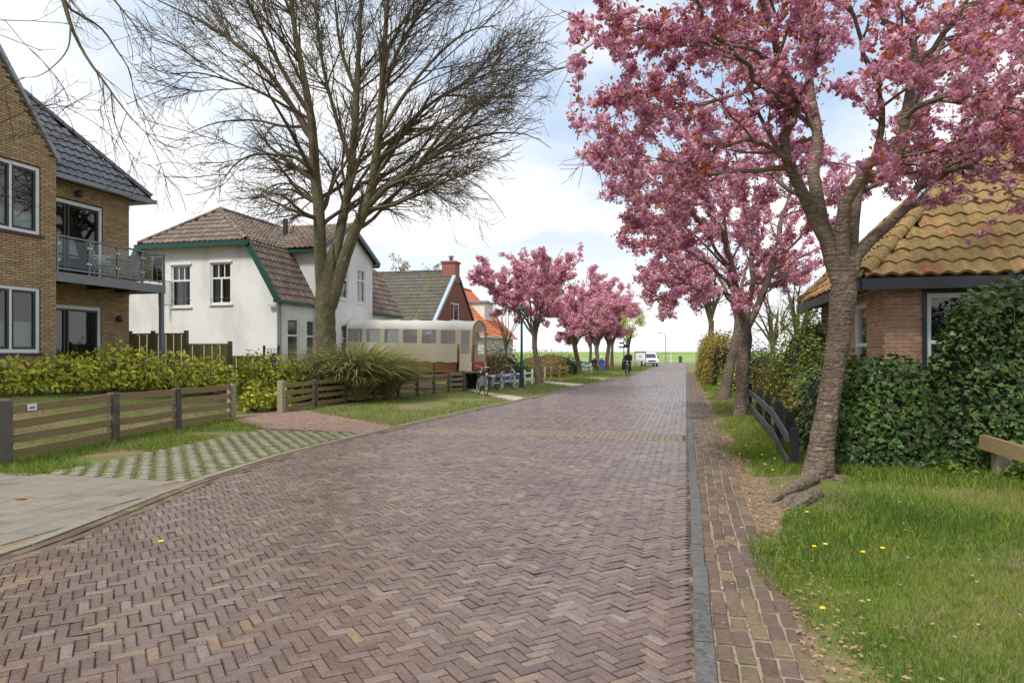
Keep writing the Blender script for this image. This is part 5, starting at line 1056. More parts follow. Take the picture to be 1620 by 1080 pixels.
# ivy hedge on the right and its tall clipped end
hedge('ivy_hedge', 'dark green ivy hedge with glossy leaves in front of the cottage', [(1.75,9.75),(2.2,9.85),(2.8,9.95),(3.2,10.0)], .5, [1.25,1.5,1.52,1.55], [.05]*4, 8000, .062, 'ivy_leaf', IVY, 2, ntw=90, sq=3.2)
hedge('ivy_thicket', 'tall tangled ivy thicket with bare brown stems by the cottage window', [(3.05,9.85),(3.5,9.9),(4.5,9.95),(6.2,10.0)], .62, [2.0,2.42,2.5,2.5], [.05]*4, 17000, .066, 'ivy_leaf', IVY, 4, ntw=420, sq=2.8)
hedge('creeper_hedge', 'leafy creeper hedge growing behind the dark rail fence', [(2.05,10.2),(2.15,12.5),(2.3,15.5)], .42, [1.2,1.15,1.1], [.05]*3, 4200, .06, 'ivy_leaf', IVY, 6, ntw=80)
for k, (X, Y, rx, ry, rz, n, mt, lb) in enumerate([(2.75,14.2,.75,.9,1.25,4600,'bush_leaf','loose yellow-green shrub behind the dark rail fence, closest to the ivy'), (2.95,17.4,1.0,1.3,1.95,6500,'bush_leaf','big yellow-green shrub below the white flagpole'),
        (2.7,21.5,.9,1.2,1.15,3600,'bush_olive','olive twiggy shrub behind the upright cherry'), (2.6,25.5,.9,1.2,1.4,3400,'dark_bush_leaf','round dark green clipped bush beside the leaning cherry'), (2.2,30,.8,1.3,1.0,2600,'laurel_leaf','yellowish shrub below the leaning cherry trunk'), (3.4,20.2,1.1,1.2,2.2,4200,'bush_leaf','tall bright green shrub against the cottage roof end'), (1.95,12.9,.35,.6,.75,1400,'bush_olive','reddish-brown small shrub poking through the rail fence')]):
    bush('shrub', lb, (X, Y, .05), (rx, ry, rz), n, .075 if k < 3 else .1, mt, 40+k, ntw=40, sprout=.15, depth_=.4, core=True)
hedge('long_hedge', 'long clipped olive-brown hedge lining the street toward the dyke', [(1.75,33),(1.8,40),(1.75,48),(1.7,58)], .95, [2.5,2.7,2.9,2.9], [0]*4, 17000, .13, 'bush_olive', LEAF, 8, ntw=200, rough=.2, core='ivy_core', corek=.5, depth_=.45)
# laurel hedges on the left
gzp = lambda X, Y: float(gz(X, Y))
pl = [(-14.0,10.6),(-13.5,12.3),(-13.0,14.2),(-12.6,15.6),(-12.2,16.5)]
hedge('laurel_hedge', 'yellow-green laurel hedge in front of the brick house', pl, .52, [.75,.85,1.0,1.05,1.1], [gzp(*q) for q in pl], 6200, .115, 'laurel_leaf', LEAF, 11, stems=130, core=None, rough=.3, low=.12, depth_=.75)
pl = [(-12.5,17.2),(-12.0,18.8),(-11.7,20.3),(-11.4,21.6)]
hedge('laurel_hedge', 'yellow-green laurel hedge beside the ornamental grass', pl, .6, [1.2,1.15,1.1,1.0], [gzp(*q)*.6 for q in pl], 6000, .115, 'laurel_leaf', LEAF, 12, stems=90, core=None, rough=.3, low=.1, depth_=.75)
for X, Y, h in ((-11.15,15.9,.85), (-11.0,16.75,.6)):
    bush('laurel_bush', 'low laurel bush at the corner of the brick path' if h < .7 else 'laurel bush by the pale end post of the rail fence', (X, Y, .05), (.42,.42,h*.7), 900, .12, 'laurel_leaf', 60+int(Y), core=False, depth_=.8)
# garden shrubs further along on the left
for k, (u, t, rx, rz, n, mt, lb) in enumerate([(778,33,1.0,1.25,2600,'bush_olive','dense olive green shrub behind the blue bicycle'), (795,36,1.2,1.5,2600,'dark_bush_leaf','dark green shrub behind the lamp post'), (760,34,.9,.9,1500,'laurel_leaf','low yellow-green shrub beside the wagon'), (868,47,1.6,1.1,2200,'bush_olive','brown-green shrub beyond the low timber fence'), (895,50,1.3,1.1,2200,'dark_bush_leaf','round dark green shrub beside the teal bench'), (845,52,1.8,1.3,2000,'bush_olive','straggly bronze shrub in the far garden'), (880,60,2.2,1.5,2000,'bush_olive','reddish hedge shrub before the dyke'), (822,44,1.2,.9,1500,'bush_leaf','pale green shrub behind the white fence')]):
    p = at(u, 600, t); bush('garden_shrub', lb, (p[0], p[1], 0), (rx, rx, rz), n, .12, mt, 80+k, ntw=30, sprout=.2, depth_=.4)
# ornamental grass clumps
BL = []; 
for k in range(6): h = k/5; BL += [(.0+.55*h*h, -.009*(1-h)-.0012, h-.33*h**3), (.0+.55*h*h, .009*(1-h)+.0012, h-.33*h**3)]
BLADE6 = (BL, [(2*k, 2*k+1, 2*k+3, 2*k+2) for k in range(5)])
def pampas(c, h, n, spread, label):
    t = thing('ornamental_grass', (c[0], c[1], 0), label, 'grass clump', 'ornamental grasses by the lime tree')
    a = rng.uniform(0,6.28,n); r_ = np.sqrt(rng.random(n))*.35*spread; pos = np.stack([c[0]+r_*np.cos(a), c[1]+r_*np.sin(a), np.full(n, c[2])], 1)
    tl = rng.uniform(.05,.75,n)*spread*.8; z = unit(np.stack([np.cos(a)*tl, np.sin(a)*tl, np.ones(n)], 1)); mb = MB()
    # template bends along its own x: spin so that it falls outward
    ref = np.where(np.abs(z[:,2:3]) < .95, np.array([[0,0,1.]]), np.array([[1.,0,0]])); x = unit(np.cross(ref, z)); y = np.cross(z, x); o = np.stack([np.cos(a), np.sin(a), np.zeros(n)],1); sp_ = np.arctan2((o*y).sum(1), (o*x).sum(1)) + rng.normal(0,.5,n)
    inst(mb, *BLADE6, pos, z, sp_, h*rng.uniform(.6,1.25,n), rng.random(n)); mb.build('blades', 'pampas', t, kind='stuff'); return t
for u, tt, h, n, sp_, lb in ((513,22.4,2.1,1600,1.0,'tall ornamental grass clump hugging the lime trunk'), (575,22.9,2.6,3000,1.15,'widest ornamental grass clump, arching over the rail fence'), (618,24.2,2.2,2100,1.05,'ornamental grass clump in front of the covered wagon')):
    p = at(u, 600, tt); pampas((p[0]-.35, p[1], 0.02), h, n, sp_, lb)
# lawn and verge blades
B3 = ([(0,-.026,0),(0,.026,0),(.12,-.02,.5),(.12,.02,.5),(.4,0,.9)], [(0,1,3),(0,3,2),(2,3,4)])
def blades(X, Y, h, mb, tone=None):
    n = len(X); pos = np.stack([X, Y, gz(X, Y)-.035], 1); z = unit(np.stack([rng.normal(0,.35,n), rng.normal(0,.35,n), np.ones(n)], 1)); inst(mb, *B3, pos, z, rng.uniform(0,6.28,n), h, rng.random(n) if tone is None else tone)
def region(n, x0, x1, y0, y1, wt=1.6):
    a, b = y0**(1-wt), y1**(1-wt); Y = (a + (b-a)*rng.random(n))**(1/(1-wt)); return rng.uniform(x0, x1, n), Y
ysv = np.arange(1.5, 30, .12); ed = .74 + .13*fbm(ysv*1.7, ysv*0, 2.) + np.where((ysv > 6.4) & (ysv < 9.3), .24, 0) - .13 + np.random.default_rng(5).uniform(0,.05,len(ysv)); mb = MB()
Vv = []
for yy, e_ in zip(ysv, ed): Vv += [(.56,yy,gz(.56,yy)-.016), ((.56+e_)/2,yy,gz((.56+e_)/2,yy)-.012), (e_,yy,gz(e_,yy)-.022)]
mb.add(np.array(Vv,float), [(3*k_+c, 3*k_+c+1, 3*k_+c+4, 3*k_+c+3) for k_ in range(len(ysv)-1) for c in (0,1)], .5).build('verge_soil', 'soil', smooth=True, kind='structure')
gb = MB()
X, Y = region(230000, .5, 6.5, 2.3, 12, 1.35); pt_ = fbm(X*1.3, Y*1.3, 1.); trk = np.hypot(X-1.55, Y-8.95)
edge = .58 + .10*fbm(Y*1.7, Y*0, 2.) + np.where((Y > 6) & (Y < 9.5), .28, 0)
k = (X > edge) & (rng.random(len(X)) < np.clip(.8+.35*pt_,.45,1) - .75*np.exp(-((X-.7)/.22)**2)*(fbm(X*3,Y*3,3.) < .5)) & (trk > .45 + .35*rng.random(len(X))) & ~((Y > 9.5) & (X > 1.9)); X, Y, pt_ = X[k], Y[k], pt_[k]
hh = .056*(1+.5*np.clip(pt_,-.35,1.4))*rng.uniform(.6,1.5,len(X))*np.where(Y > 8.6, 1.8, 1.) ; blades(X, Y, hh, gb, np.clip(.45+.25*fbm(X*2,Y*2,4.)*.5+rng.normal(0,.22,len(X)),0,1))
X, Y = region(110000, .6, 3.6, 2.1, 5.4, 1.2); pt_ = fbm(X*1.3, Y*1.3, 1.); k = (X > .64+.1*fbm(Y*1.7,Y*0,2.)) & (rng.random(len(X)) < np.clip(.85+.35*pt_,.55,1)-.7*np.exp(-((X-.7)/.2)**2)); X, Y = X[k], Y[k]; blades(X, Y, .052*rng.uniform(.5,1.6,len(X)), gb, np.clip(.45+.25*fbm(X*2,Y*2,4.)*.5+rng.normal(0,.2,len(X)),0,1))
X = rng.uniform(1.75,6.2,16000); Y = 9.4 - np.abs(rng.normal(0,.45,16000)); k = (np.hypot(X-1.55,Y-8.95) > .4); X, Y = X[k], Y[k]; blades(X, Y, .11*rng.uniform(.5,1.5,len(X)), gb)
X, Y = region(34000, .5, 2.0, 9.2, 34, 1.5); pt_ = fbm(X, Y, 5.); k = (X > .72+.12*fbm(Y*1.3,Y*0,2.)) & (pt_ > -.9+.9*np.exp(-((X-.7)/.3)**2)) & (X < np.interp(Y,[9,12,18,34],[1.5,1.75,2.0,2.0])); X, Y = X[k], Y[k]; blades(X, Y, .085*rng.uniform(.6,1.5,len(X)), gb)
X, Y = region(15000, .7, 2.2, 30, 62, 1.3); blades(X, Y, .16*rng.uniform(.6,1.5,len(X)), gb)
gb.build('grass_verge_right', 'grass_blade', kind='stuff')['label'] = 'grass on the verge under the right cherry trees'
gb = MB()
X, Y = region(30000, -10.9, -7.8, 6.9, 14.2, 1.2); k = (X < np.interp(Y,[7,12.5,13,14.2],[-8.05,-8.6,-8.9,-10.2])) & (X > np.interp(Y,[7,10,12,14.4],[-9.6,-10.5,-10.8,-11.2])); pt_ = fbm(X*1.1,Y*1.1,7.); fx_ = np.interp(Y,[7.5,10.1,12,14.4],[-9.25,-10,-10.3,-10.75]); near = np.exp(-((X-fx_)/.5)**2); k &= pt_ > .3-2.2*near; X, Y = X[k], Y[k]; blades(X, Y, .1*rng.uniform(.6,1.5,len(X)), gb)
X, Y = region(26000, -13.6, -9.6, 6.5, 17, 1.2); k = X < np.interp(Y,[7.5,10.1,12,14.4,17],[-9.4,-10.1,-10.4,-10.8,-12.8]); X, Y = X[k], Y[k]; blades(X, Y, .075*rng.uniform(.6,1.5,len(X)), gb)
X, Y = region(60000, -11.2, -4.0, 12.8, 48, 1.35); le = ledge(Y); k = (X < le-.16) & ~inpoly(np.stack([X,Y],1), PATHP) & (X < np.where(Y<13.8,-20,0)); pt_ = fbm(X*.9,Y*.7,9.); bare = np.exp(-((X+7.6)/1.1)**2)*np.exp(-((Y-18.5)/3.2)**2); k &= pt_ > -1.0+2.4*bare
for q in ([(740,617),(762,623),(815,634),(830,629),(780,622),(752,616)], [(845,603),(905,611),(925,608),(868,603)]): k &= ~inpoly(np.stack([X,Y],1), [gr(u,v)[:2] for u,v in q])
k &= (X > np.interp(Y,[13,16.1,18.5,21.6,24.3,27.5,29,48],[-11.2,-10.7,-11,-10.7,-10.1,-9.4,-10.5,-11])); X, Y = X[k], Y[k]; blades(X, Y, .1*rng.uniform(.5,1.5,len(X))*(1+np.clip((Y-20)/40,0,1)), gb)
X, Y = region(26000, -12, -3.4, 46, 92, 1.3); k = X < ledge(Y)-.25; X, Y = X[k], Y[k]; blades(X, Y, .2*rng.uniform(.5,1.4,len(X)), gb)
# tufts between the grass pavers
n = 60000; X = rng.uniform(-8.6,-5.8,n); Y = rng.uniform(7.15,12.4,n); row = np.round((Y-7.2)/.152); xo = np.where(row.astype(int)%2==1,.135,0.); q = (X+8.5-xo)/.27; dxp = np.abs(q-np.round(q))*.27; yr = (Y-7.2)/.152; k = ((dxp > .083) | ((np.abs(yr-np.round(yr)) > .36) & (rng.random(n) < .35))) & (X < ledge(Y)-.2) & (X > np.interp(Y,[7.1,12.4],[-8.1,-8.5])); X, Y = X[k], Y[k]; blades(X, Y, .062*rng.uniform(.5,1.4,len(X)), gb)
gb.build('grass_verge_left', 'grass_blade', kind='stuff')['label'] = 'grass on the verge and between the pavers on the house side'
# brown litter along the strip edge
n = 2600; X = .6 + np.abs(rng.normal(0,.26,n)); Y = rng.uniform(2.6,16,n); mb = MB(); inst(mb, *LEAF, np.stack([X,Y,gz(X,Y)+.004],1), unit(sph(n)*.35+(0,0,1)), rng.uniform(0,6.28,n), .035*rng.uniform(.4,1.4,n), rng.random(n)); mb.build('leaf_litter', 'dry_litter', kind='stuff')['label'] = 'dry leaf litter along the brick strip'
n = 420; X = rng.uniform(.0,3.4,n); Y = rng.uniform(4,20,n); k = X > .15; X, Y = X[k], Y[k]; n = len(X); mb = MB(); inst(mb, *PETAL, np.stack([X,Y,gz(X,Y)+rng.uniform(.002,.03,n)*(X>.7)+.006],1), unit(sph(n)*.3+(0,0,1)), rng.uniform(0,6.28,n), .022*rng.uniform(.6,1.3,n), rng.uniform(.6,1,n)); mb.build('fallen_petals', 'blossom', kind='stuff')['label'] = 'fallen pink petals under the large cherry tree'
for k_, (X_, Y_, r_, lb) in enumerate([(3.75,8.95,.32,'leafy green weeds at the foot of the grey timber rail'),(3.1,9.2,.22,'low leafy weed clump at the foot of the ivy thicket'),(4.3,8.8,.3,'leafy green weeds to the outer side of the timber post')]): bush('weed_clump', lb, (X_,Y_,.08), (r_,r_*.7,r_*.7), 420, .07, 'bush_leaf', 300+k_, core=False, depth_=.8, cat='weeds')
# dandelions
def dandelion(X, Y):
    z = gzp(X, Y); t = thing('dandelion', (X, Y, z), 'yellow dandelion flower in the grass verge', 'flower', 'dandelions in the grass'); h = rng.uniform(.06,.1)
    MB().tube([(X,Y,z-.03),(X+.005,Y,z+h)], .003, 5).build('stem', 'bush_leaf', t); MB().lathe((X+.005,Y,z+h), [(.005,0),(.017,.005),(.015,.011),(.004,.014)], 9).build('flower_head', 'dandelion', t)
for u, v in ((1276,807),(1287,860),(1305,859),(1364,876),(1300,957),(1205,720),(1198,700),(1210,735),(1180,705),(1170,715),(1222,742),(1150,690),(1160,680),(1225,728),(1395,873),(1590,690)):
    p = gr(u, v, .1)
    if p[1] < 30: dandelion(p[0], p[1])
p = gr(255,858); tag(MB().prism([p+(x,y,.012) for x,y in ((-.025,-.01),(0,-.018),(.028,-.005),(.015,.015),(-.01,.018))], (0,0,.006), .9).build('fallen_leaf', 'dandelion'), 'single yellow fallen leaf on the brick road', 'leaf')
p = gr(33,789); tag(MB().prism([p+(x,y,.006) for x,y in ((-.06,-.03),(.03,-.04),(.07,.0),(.02,.04),(-.05,.03))], (0,0,.008), .6).build('fallen_leaf', 'litter_leaf'), 'brown fallen leaf on the grey slab pavement', 'leaf')
# spring trees and background trees
def leafy(name, label, base, H, W, fork, r, nleaf, size, mat, seed, n=9, group=None, lmat='bark_lime', per=(1.3,1.5)):
    t = thing(name, (base[0],base[1],0), label, 'tree', group); b = np.array([base[0],base[1],0.])
    trunk_mesh([b-(0,0,.1), b+(0,0,fork*.5), b+(.05,0,fork)], [r*1.2,r,r*.8], 10, 8, .05, seed, .2).build('trunk', lmat, t, smooth=True)
    lim = gen_limbs(base, fork, H, W, n, r*.55, seed); P0 = np.array([resample(l[0],10) for l in lim]); R0 = np.array([np.interp(np.linspace(0,1,10), np.linspace(0,1,5), l[1]) for l in lim])
    P1, R1 = kids(P0,R0,per[0],.8,2.2,.7,.03,.14,6,.5,f0=.2,rmin=.012,centre=P0.mean((0,1)),out=.3); P2, R2 = kids(P1,R1,per[1],.5,1.2,.7,0,.2,4,.6,rmin=.009)
    mb = MB(); tubes(mb,P0,R0,6); tubes(mb,P1,R1,4); tubes(mb,P2,R2,3); mb.build('branches', lmat, t, kind='stuff')
    if nleaf:
        A, _ = along(P2, nleaf); A = A + rng.normal(0,.16,A.shape); mb = MB(); inst(mb, *LEAF, A, unit(sph(nleaf)+(0,0,.4)), rng.uniform(0,6.28,nleaf), size*rng.uniform(.6,1.4,nleaf), rng.random(nleaf)); mb.build('crown', mat, t, kind='stuff')
    return t
for u, t_, H, W, lb, s_ in ((968,72,6.8,3.0,'young tree in fresh yellow-green leaf behind the last cherry',1), (994,80,7.2,3.0,'fresh yellow-green tree beside the green signpost',2), (934,76,6.2,2.6,'fresh yellow-green tree half hidden by the pink crowns',3)):
    p = at(u,580,t_); leafy('spring_tree', lb, p[:2], H, W, 2.4, .17, 2600, .17, 'spring_leaf', 200+s_, group='trees in fresh leaf near the dyke')
p = at(1112,575,40); leafy('ivy_tree', 'sparse ivy-grown tree rising over the long hedge', (p[0]+.5,p[1]+2), 8.6, 2.6, 3.6, .2, 1500, .16, 'dark_bush_leaf', 211, n=8)
p = at(1262,560,42); leafy('bare_garden_tree', 'leafless garden tree behind the flagpole', p[:2], 8.0, 4.2, 2.2, .2, 0, .1, 'bush_leaf', 212, n=10, per=(2.2,2.4))
p = at(1222,560,55); leafy('bare_garden_tree', 'leafless garden tree beyond the round dark bush', p[:2], 8.2, 4.4, 2.4, .22, 0, .1, 'bush_leaf', 216, n=10, per=(2.,2.2))
for u, t_, H, lb, s_ in ((645,75,12.4,'thinly leaved tree rising behind the ridge of the grey roof',3),(672,78,11.6,'thinly leaved tree just behind the red chimney',4)):
    p = at(u,560,t_); leafy('budding_tree', lb, p[:2], H, 3.2, 4, .25, 1500, .22, 'bush_olive', 213+s_, n=9)
p = at(800,560,52); leafy('bare_garden_tree', 'thin leafless tree behind the lamp post', p[:2], 6.6, 2.4, 2, .1, 0, .1, 'bush_leaf', 218, n=8, per=(1.6,1.6))
# ================================================================== fences
def rail_fence(name, label, posts, zs, bh, bt, rail_mat, off=(0,0), ph=.84, pw=.12, pmats=None, cat='fence', sides=1):
    t = thing(name, (posts[0][0], posts[0][1], 0), label, cat)
    for k, q in enumerate(posts):
        h = q[2] if len(q) > 2 else ph; w = q[3] if len(q) > 3 else pw; m = pmats[k] if pmats else 'fence_post_dark'; a = rng.normal(0,.012,2)
        mb = MB(); P = np.array([(q[0]+i*w/2, q[1]+j*w/2, -.1) for i,j in ((-1,-1),(1,-1),(1,1),(-1,1))]); top = P + (a[0]*h, a[1]*h, h+.08); c = top.mean(0)+(0,0,.02); ins = c+(top-c)*np.array([.8,.8,0])
        mb.add(np.concatenate([P, top, ins]), [(0,1,5,4),(1,2,6,5),(2,3,7,6),(3,0,4,7),(4,5,9,8),(5,6,10,9),(6,7,11,10),(7,4,8,11),(8,9,10,11)]); mb.build('post', m, t)
    for k in range(len(posts)-1):
        a, b = np.array(posts[k][:2]), np.array(posts[k+1][:2]); d = unit(b-a); n = np.array([d[1], -d[0]])*sides; wa = posts[k][3] if len(posts[k]) > 3 else pw; o = n*(wa/2*0+.0)
        for z in zs:
            ja, jb = rng.normal(0,.012,2); p = np.array([*(a+d*wa*.35+o), z+ja]); q = np.array([*(b-d*pw*.35+o), z+jb]); L = np.linalg.norm(q-p); dd = (q-p)/L; sx = unit(np.cross(dd, Zv)); uz = np.cross(sx, dd); m = 7
            x = np.linspace(0,1,m); sag = -.012*np.sin(np.pi*x)*rng.uniform(0,1.5) + rng.normal(0,.002,m); mb = MB(); V = []
            for xx, s_ in zip(x, sag):
                c = p + dd*L*xx + uz*s_
                for i, j in ((-1,-1),(1,-1),(1,1),(-1,1)): V.append(c + sx*i*bt/2 + uz*(j*bh/2 + rng.normal(0,.0015)))
            F = [(4*k_+i, 4*k_+(i+1)%4, 4*k_+4+(i+1)%4, 4*k_+4+i) for k_ in range(m-1) for i in range(4)]; mb.add(V, F); mb.add(V[:4], [(3,2,1,0)]); mb.add(V[-4:], [(0,1,2,3)]); mb.build('rail', rail_mat, t)
    return t
f1 = rail_fence('rail_fence', 'weathered timber rail fence before the brick house, with a heavy grey corner post', [(-9.27,7.48,.92,.2),(-10.0,10.15,.86,.15),(-10.3,12.1,.85,.13),(-10.75,14.45,.82,.15)], (.12,.33,.55,.765), .125, .035, 'fence_wood', pmats=['fence_post_dark','fence_post_dark','fence_post_dark','fence_post_pale'])
F2 = [(-10.45,16.12,.85,.15),(-10.78,18.4,.8),(-10.72,20.15),(-10.4,21.6),(-10.08,22.9),(-9.87,24.2),(-9.66,25.4),(-9.42,26.45),(-9.12,27.5,.84,.13)]
rail_fence('rail_fence', 'weathered timber rail fence beneath the ornamental grass and covered wagon', F2, (.1,.3,.51,.71), .115, .035, 'fence_wood', ph=.78, pmats=['fence_post_pale']+['fence_post_dark']*8)
p = np.array([-9.45,8.1,.8]); sg = thing('fence_plate', (p[0],p[1],.7), 'small white number plate screwed to the top fence rail', 'sign'); d1 = unit(np.array([-.73,2.67,0])); n1_ = np.array([d1[1],-d1[0],0])
pc_ = np.array([-9.42,8.05,.765])+n1_*.024; MB().obox(pc_, d1*.1, n1_*.004, (0,0,.05), .5).build('plate', 'white_paint', sg); MB().obox(pc_+n1_*.0055+(0,0,-.008), d1*.055, n1_*.001, (0,0,.012), .5).build('lettering', 'bin_green', sg)
# dark fence on the right (posts behind the rails)
def pz(u, v, t): q = at(u, v, t); return (q[0], q[1])
A_, B_, C_2, D_ = pz(1246,690,9.3), pz(1223,648,11.7), pz(1195,625,15.6), pz(1180,612,19)
df = thing('dark_rail_fence', (*B_, 0), 'dark grey two-rail fence with black posts beside the upright cherry', 'fence')
for (a, b, za, zb) in ((A_, B_, .46, .58), (B_, C_2, .58, .62), (C_2, D_, .62, .62)):
    for dz in (0, -.34):
        MB().beam((*a, za+dz-.05), (*b, zb+dz-.05), .035, .12).build('rail', 'grey_fence', df)
for (q, h, w) in ((A_, .55, .1), (B_, .74, .13), ((B_[0]+.1, B_[1]-.55), .62, .13), (((B_[0]+C_2[0])/2, (B_[1]+C_2[1])/2), .74, .11), (C_2, .74, .13), (D_, .74, .12)):
    X, Y = q[0]+.09, q[1]; MB().box((X-w/2, Y-w/2, -.1), (X+w/2, Y+w/2, h)).build('post', 'black_post', df)
# stump of fence at the right edge
nf = thing('timber_fence', (3.62, 9.0, 0), 'low grey timber rail on a square post before the ivy thicket', 'fence')
a = at(1553,698,8.15); b = at(1700,742,6.9); MB().beam(a, b, .07, .17).build('rail', 'fence_wood', nf); q = at(1589,730,7.95); MB().box((q[0]-.085,q[1]-.02,-.05),(q[0]+.085,q[1]+.13,.5)).build('post', 'fence_post_pale', nf); q = at(1740,760,6.7); MB().box((q[0]-.085,q[1]+.0,-.05),(q[0]+.085,q[1]+.15,.5)).build('post', 'fence_post_pale', nf)
# boarded fence between the brick and white houses
bf = thing('board_fence', (-15, 18.5, .4), 'stepped green-brown board fence between the brick and white houses', 'fence')
segs = [(-17.5,-15.35,2.22),(-15.35,-13.75,1.88),(-13.75,-12.2,1.5)]
for x0, x1, h in segs:
    x = x0+.06
    while x < x1-.1: MB().box((x, 18.44 if int(x*7)%2 else 18.462, .2), (x+.13, 18.46 if int(x*7)%2 else 18.482, h-.05+rng.uniform(-.006,.006))).build('board', 'panel_wood', bf); x += .145
    MB().box((x0+.05,18.435,h-.05),(x1-.05,18.51,h)).build('cap_rail', 'panel_wood', bf); MB().box((x0+.05,18.476,.5),(x1-.05,18.52,.6)).build('back_rail', 'panel_wood', bf)
for x, h in ((-17.5,2.3),(-16.6,2.3),(-15.35,2.3),(-13.75,1.95),(-12.2,1.58)): MB().box((x-.05,18.38,.1),(x+.05,18.48,h)).build('post', 'fence_post_dark', bf)
mg = thing('metal_gate', (-14.2, 21.3, .2), 'small black metal hoop gate at the white house corner', 'gate')
for x in (-14.5,-13.92): MB().box((x-.03,21.27,.1),(x+.03,21.33,1.86)).build('post', 'sign_black', mg)
for k in range(4): x = -14.42+k*.13; a_ = np.linspace(0,np.pi,7); MB().tube([(x-.045,21.3,.3)]+[(x-.045*math.cos(q),21.3,1.7+.06*math.sin(q)) for q in a_]+[(x+.045,21.3,.3)], .009, 5).build('hoop', 'sign_black', mg)
MB().box((-14.5,21.285,.5),(-13.92,21.315,.54)).build('bar', 'sign_black', mg)
gt = thing('garden_table', (-14.3, 11.0, .6), 'white painted garden table frame behind the laurel hedge', 'table'); z0 = gzp(-14.3,11)
for dx_, dy_ in ((-.3,-.35),(.3,-.35),(-.3,.35),(.3,.35)): MB().box((-14.3+dx_-.02,11+dy_-.02,z0-.05),(-14.3+dx_+.02,11+dy_+.02,z0+.68)).build('leg', 'white_paint', gt)
MB().box((-14.64,10.62,z0+.68),(-13.96,11.38,z0+.715)).build('table_top', 'white_paint', gt)
# white garden fence by the bicycles
def white_fence(P, label, ph=.75, zs=(.28,.58), bh=.1): return rail_fence('white_fence', label, P, zs, bh, .025, 'white_paint', pw=.08, ph=ph, pmats=['white_paint']*len(P))
white_fence([(-8.35,28.3),(-8.15,30.1),(-8.0,31.9),(-7.9,33.6),(-7.85,35.2)], 'white painted low garden fence behind the blue bicycle')
white_fence([(*at(892,598,52.5)[:2],),(*at(905,598,54)[:2],),(*at(922,597,56)[:2],),(*at(935,596,58)[:2],)], 'white painted garden fence in front of the teal bench')
rail_fence('timber_fence', 'low brown timber fence below the second cherry in the row', [(*at(862,602,43)[:2],),(*at(872,602,44)[:2],),(*at(886,600,45.5)[:2],),(*at(897,599,47)[:2],)], (.35,.62), .14, .04, 'fence_wood', ph=.75, pmats=['fence_post_pale']*4)
# ================================================================== lamp post
lp = thing('lamp_post', (-7.5, 31.3, 0), 'dark green cast lamp post with a glazed lantern', 'street lamp'); X, Y = -7.5, 31.3
MB().lathe((X,Y,-.05), [(.13,0),(.13,.5),(.105,.56),(.105,.95),(.12,1.0),(.075,1.06),(.06,1.3),(.05,3.05),(.07,3.08),(.045,3.13),(.04,3.2)], 14).build('pole', 'lamp_green', lp, smooth=False)
mb = MB(); b0, b1, z0, z1 = .1, .2, 3.22, 3.62
for i, j in ((-1,-1),(1,-1),(1,1),(-1,1)): mb.beam((X+i*b0,Y+j*b0,z0),(X+i*b1,Y+j*b1,z1), .02,.02)
mb.box((X-b0-.02,Y-b0-.02,z0-.04),(X+b0+.02,Y+b0+.02,z0)); mb.lathe((X,Y,z1), [(.3,0),(.3,.03),(.16,.14),(.07,.17),(.06,.24),(.03,.28),(.012,.36)], 8); ln = mb.build('lantern', 'lamp_green', lp)
mb = MB()
for k in range(4):
    c = [(-1,-1),(1,-1),(1,1),(-1,1)]; (i,j),(i2,j2) = c[k], c[(k+1)%4]; mb.poly([(X+i*b0,Y+j*b0,z0+.01),(X+i2*b0,Y+j2*b0,z0+.01),(X+i2*b1,Y+j2*b1,z1),(X+i*b1,Y+j*b1,z1)])
mb.build('lantern_glass', 'rail_glass', ln)
# ================================================================== covered wagon
wg = thing('covered_wagon', (*at(745,600,29.0)[:2], 0), 'long covered wagon with cream canvas hood and clear side windows', 'wagon', local=True)
pF, pR = at(744,600,29.2), at(546,600,30.7); dv = unit((pF-pR)[:2]); wg.location = (*( (pF[:2]+pR[:2])/2 + np.array([-dv[1],dv[0]])*1.05), 0); wg.rotation_euler = (0, R(1.3), math.atan2(dv[1], dv[0]))
WL, WW = float(np.linalg.norm((pF-pR)[:2])), 1.05; h0, h1, h2 = .9, 1.3, 2.4          # wagon local: x forward, y left (far side)
def hoop(x, sgn=1, n=14): 
    pts = [(x,-WW*1.02,h1),(x,-WW,2.3)] + [(x, -WW*math.cos(a), 2.3+.78*math.sin(a)) for a in np.linspace(0.15,np.pi-.15,n)] + [(x,WW,2.3),(x,WW*1.02,h1)]; return pts
nb_ = 6; xs = np.linspace(-WL/2, WL/2-.62, nb_+1); zt = [1.55+.20, 2.3]
def side_strip(x0, x1, z0, z1, mat, name, parent, y=-1, out=0., bul=.02, n=6, wave=0.):
    m = MB(); yy = y*(WW+out); V = [(x0+(x1-x0)*i/n, yy+y*(bul*math.sin(math.pi*i/n)*.5 + (wave*math.sin(i*1.9)+wave*.6*math.sin(i*.7) if z == z0 else wave*.3*math.sin(i*1.3))), z + (wave*.8*math.sin(i*1.1) if z == z0 else 0)) for i in range(n+1) for z in (z0,z1)]; m.add(V, [(2*i,2*i+2,2*i+3,2*i+1) for i in range(n)], .5); return m.build(name, mat, parent, smooth=True)
zw0, zw1 = 2.04, 2.64
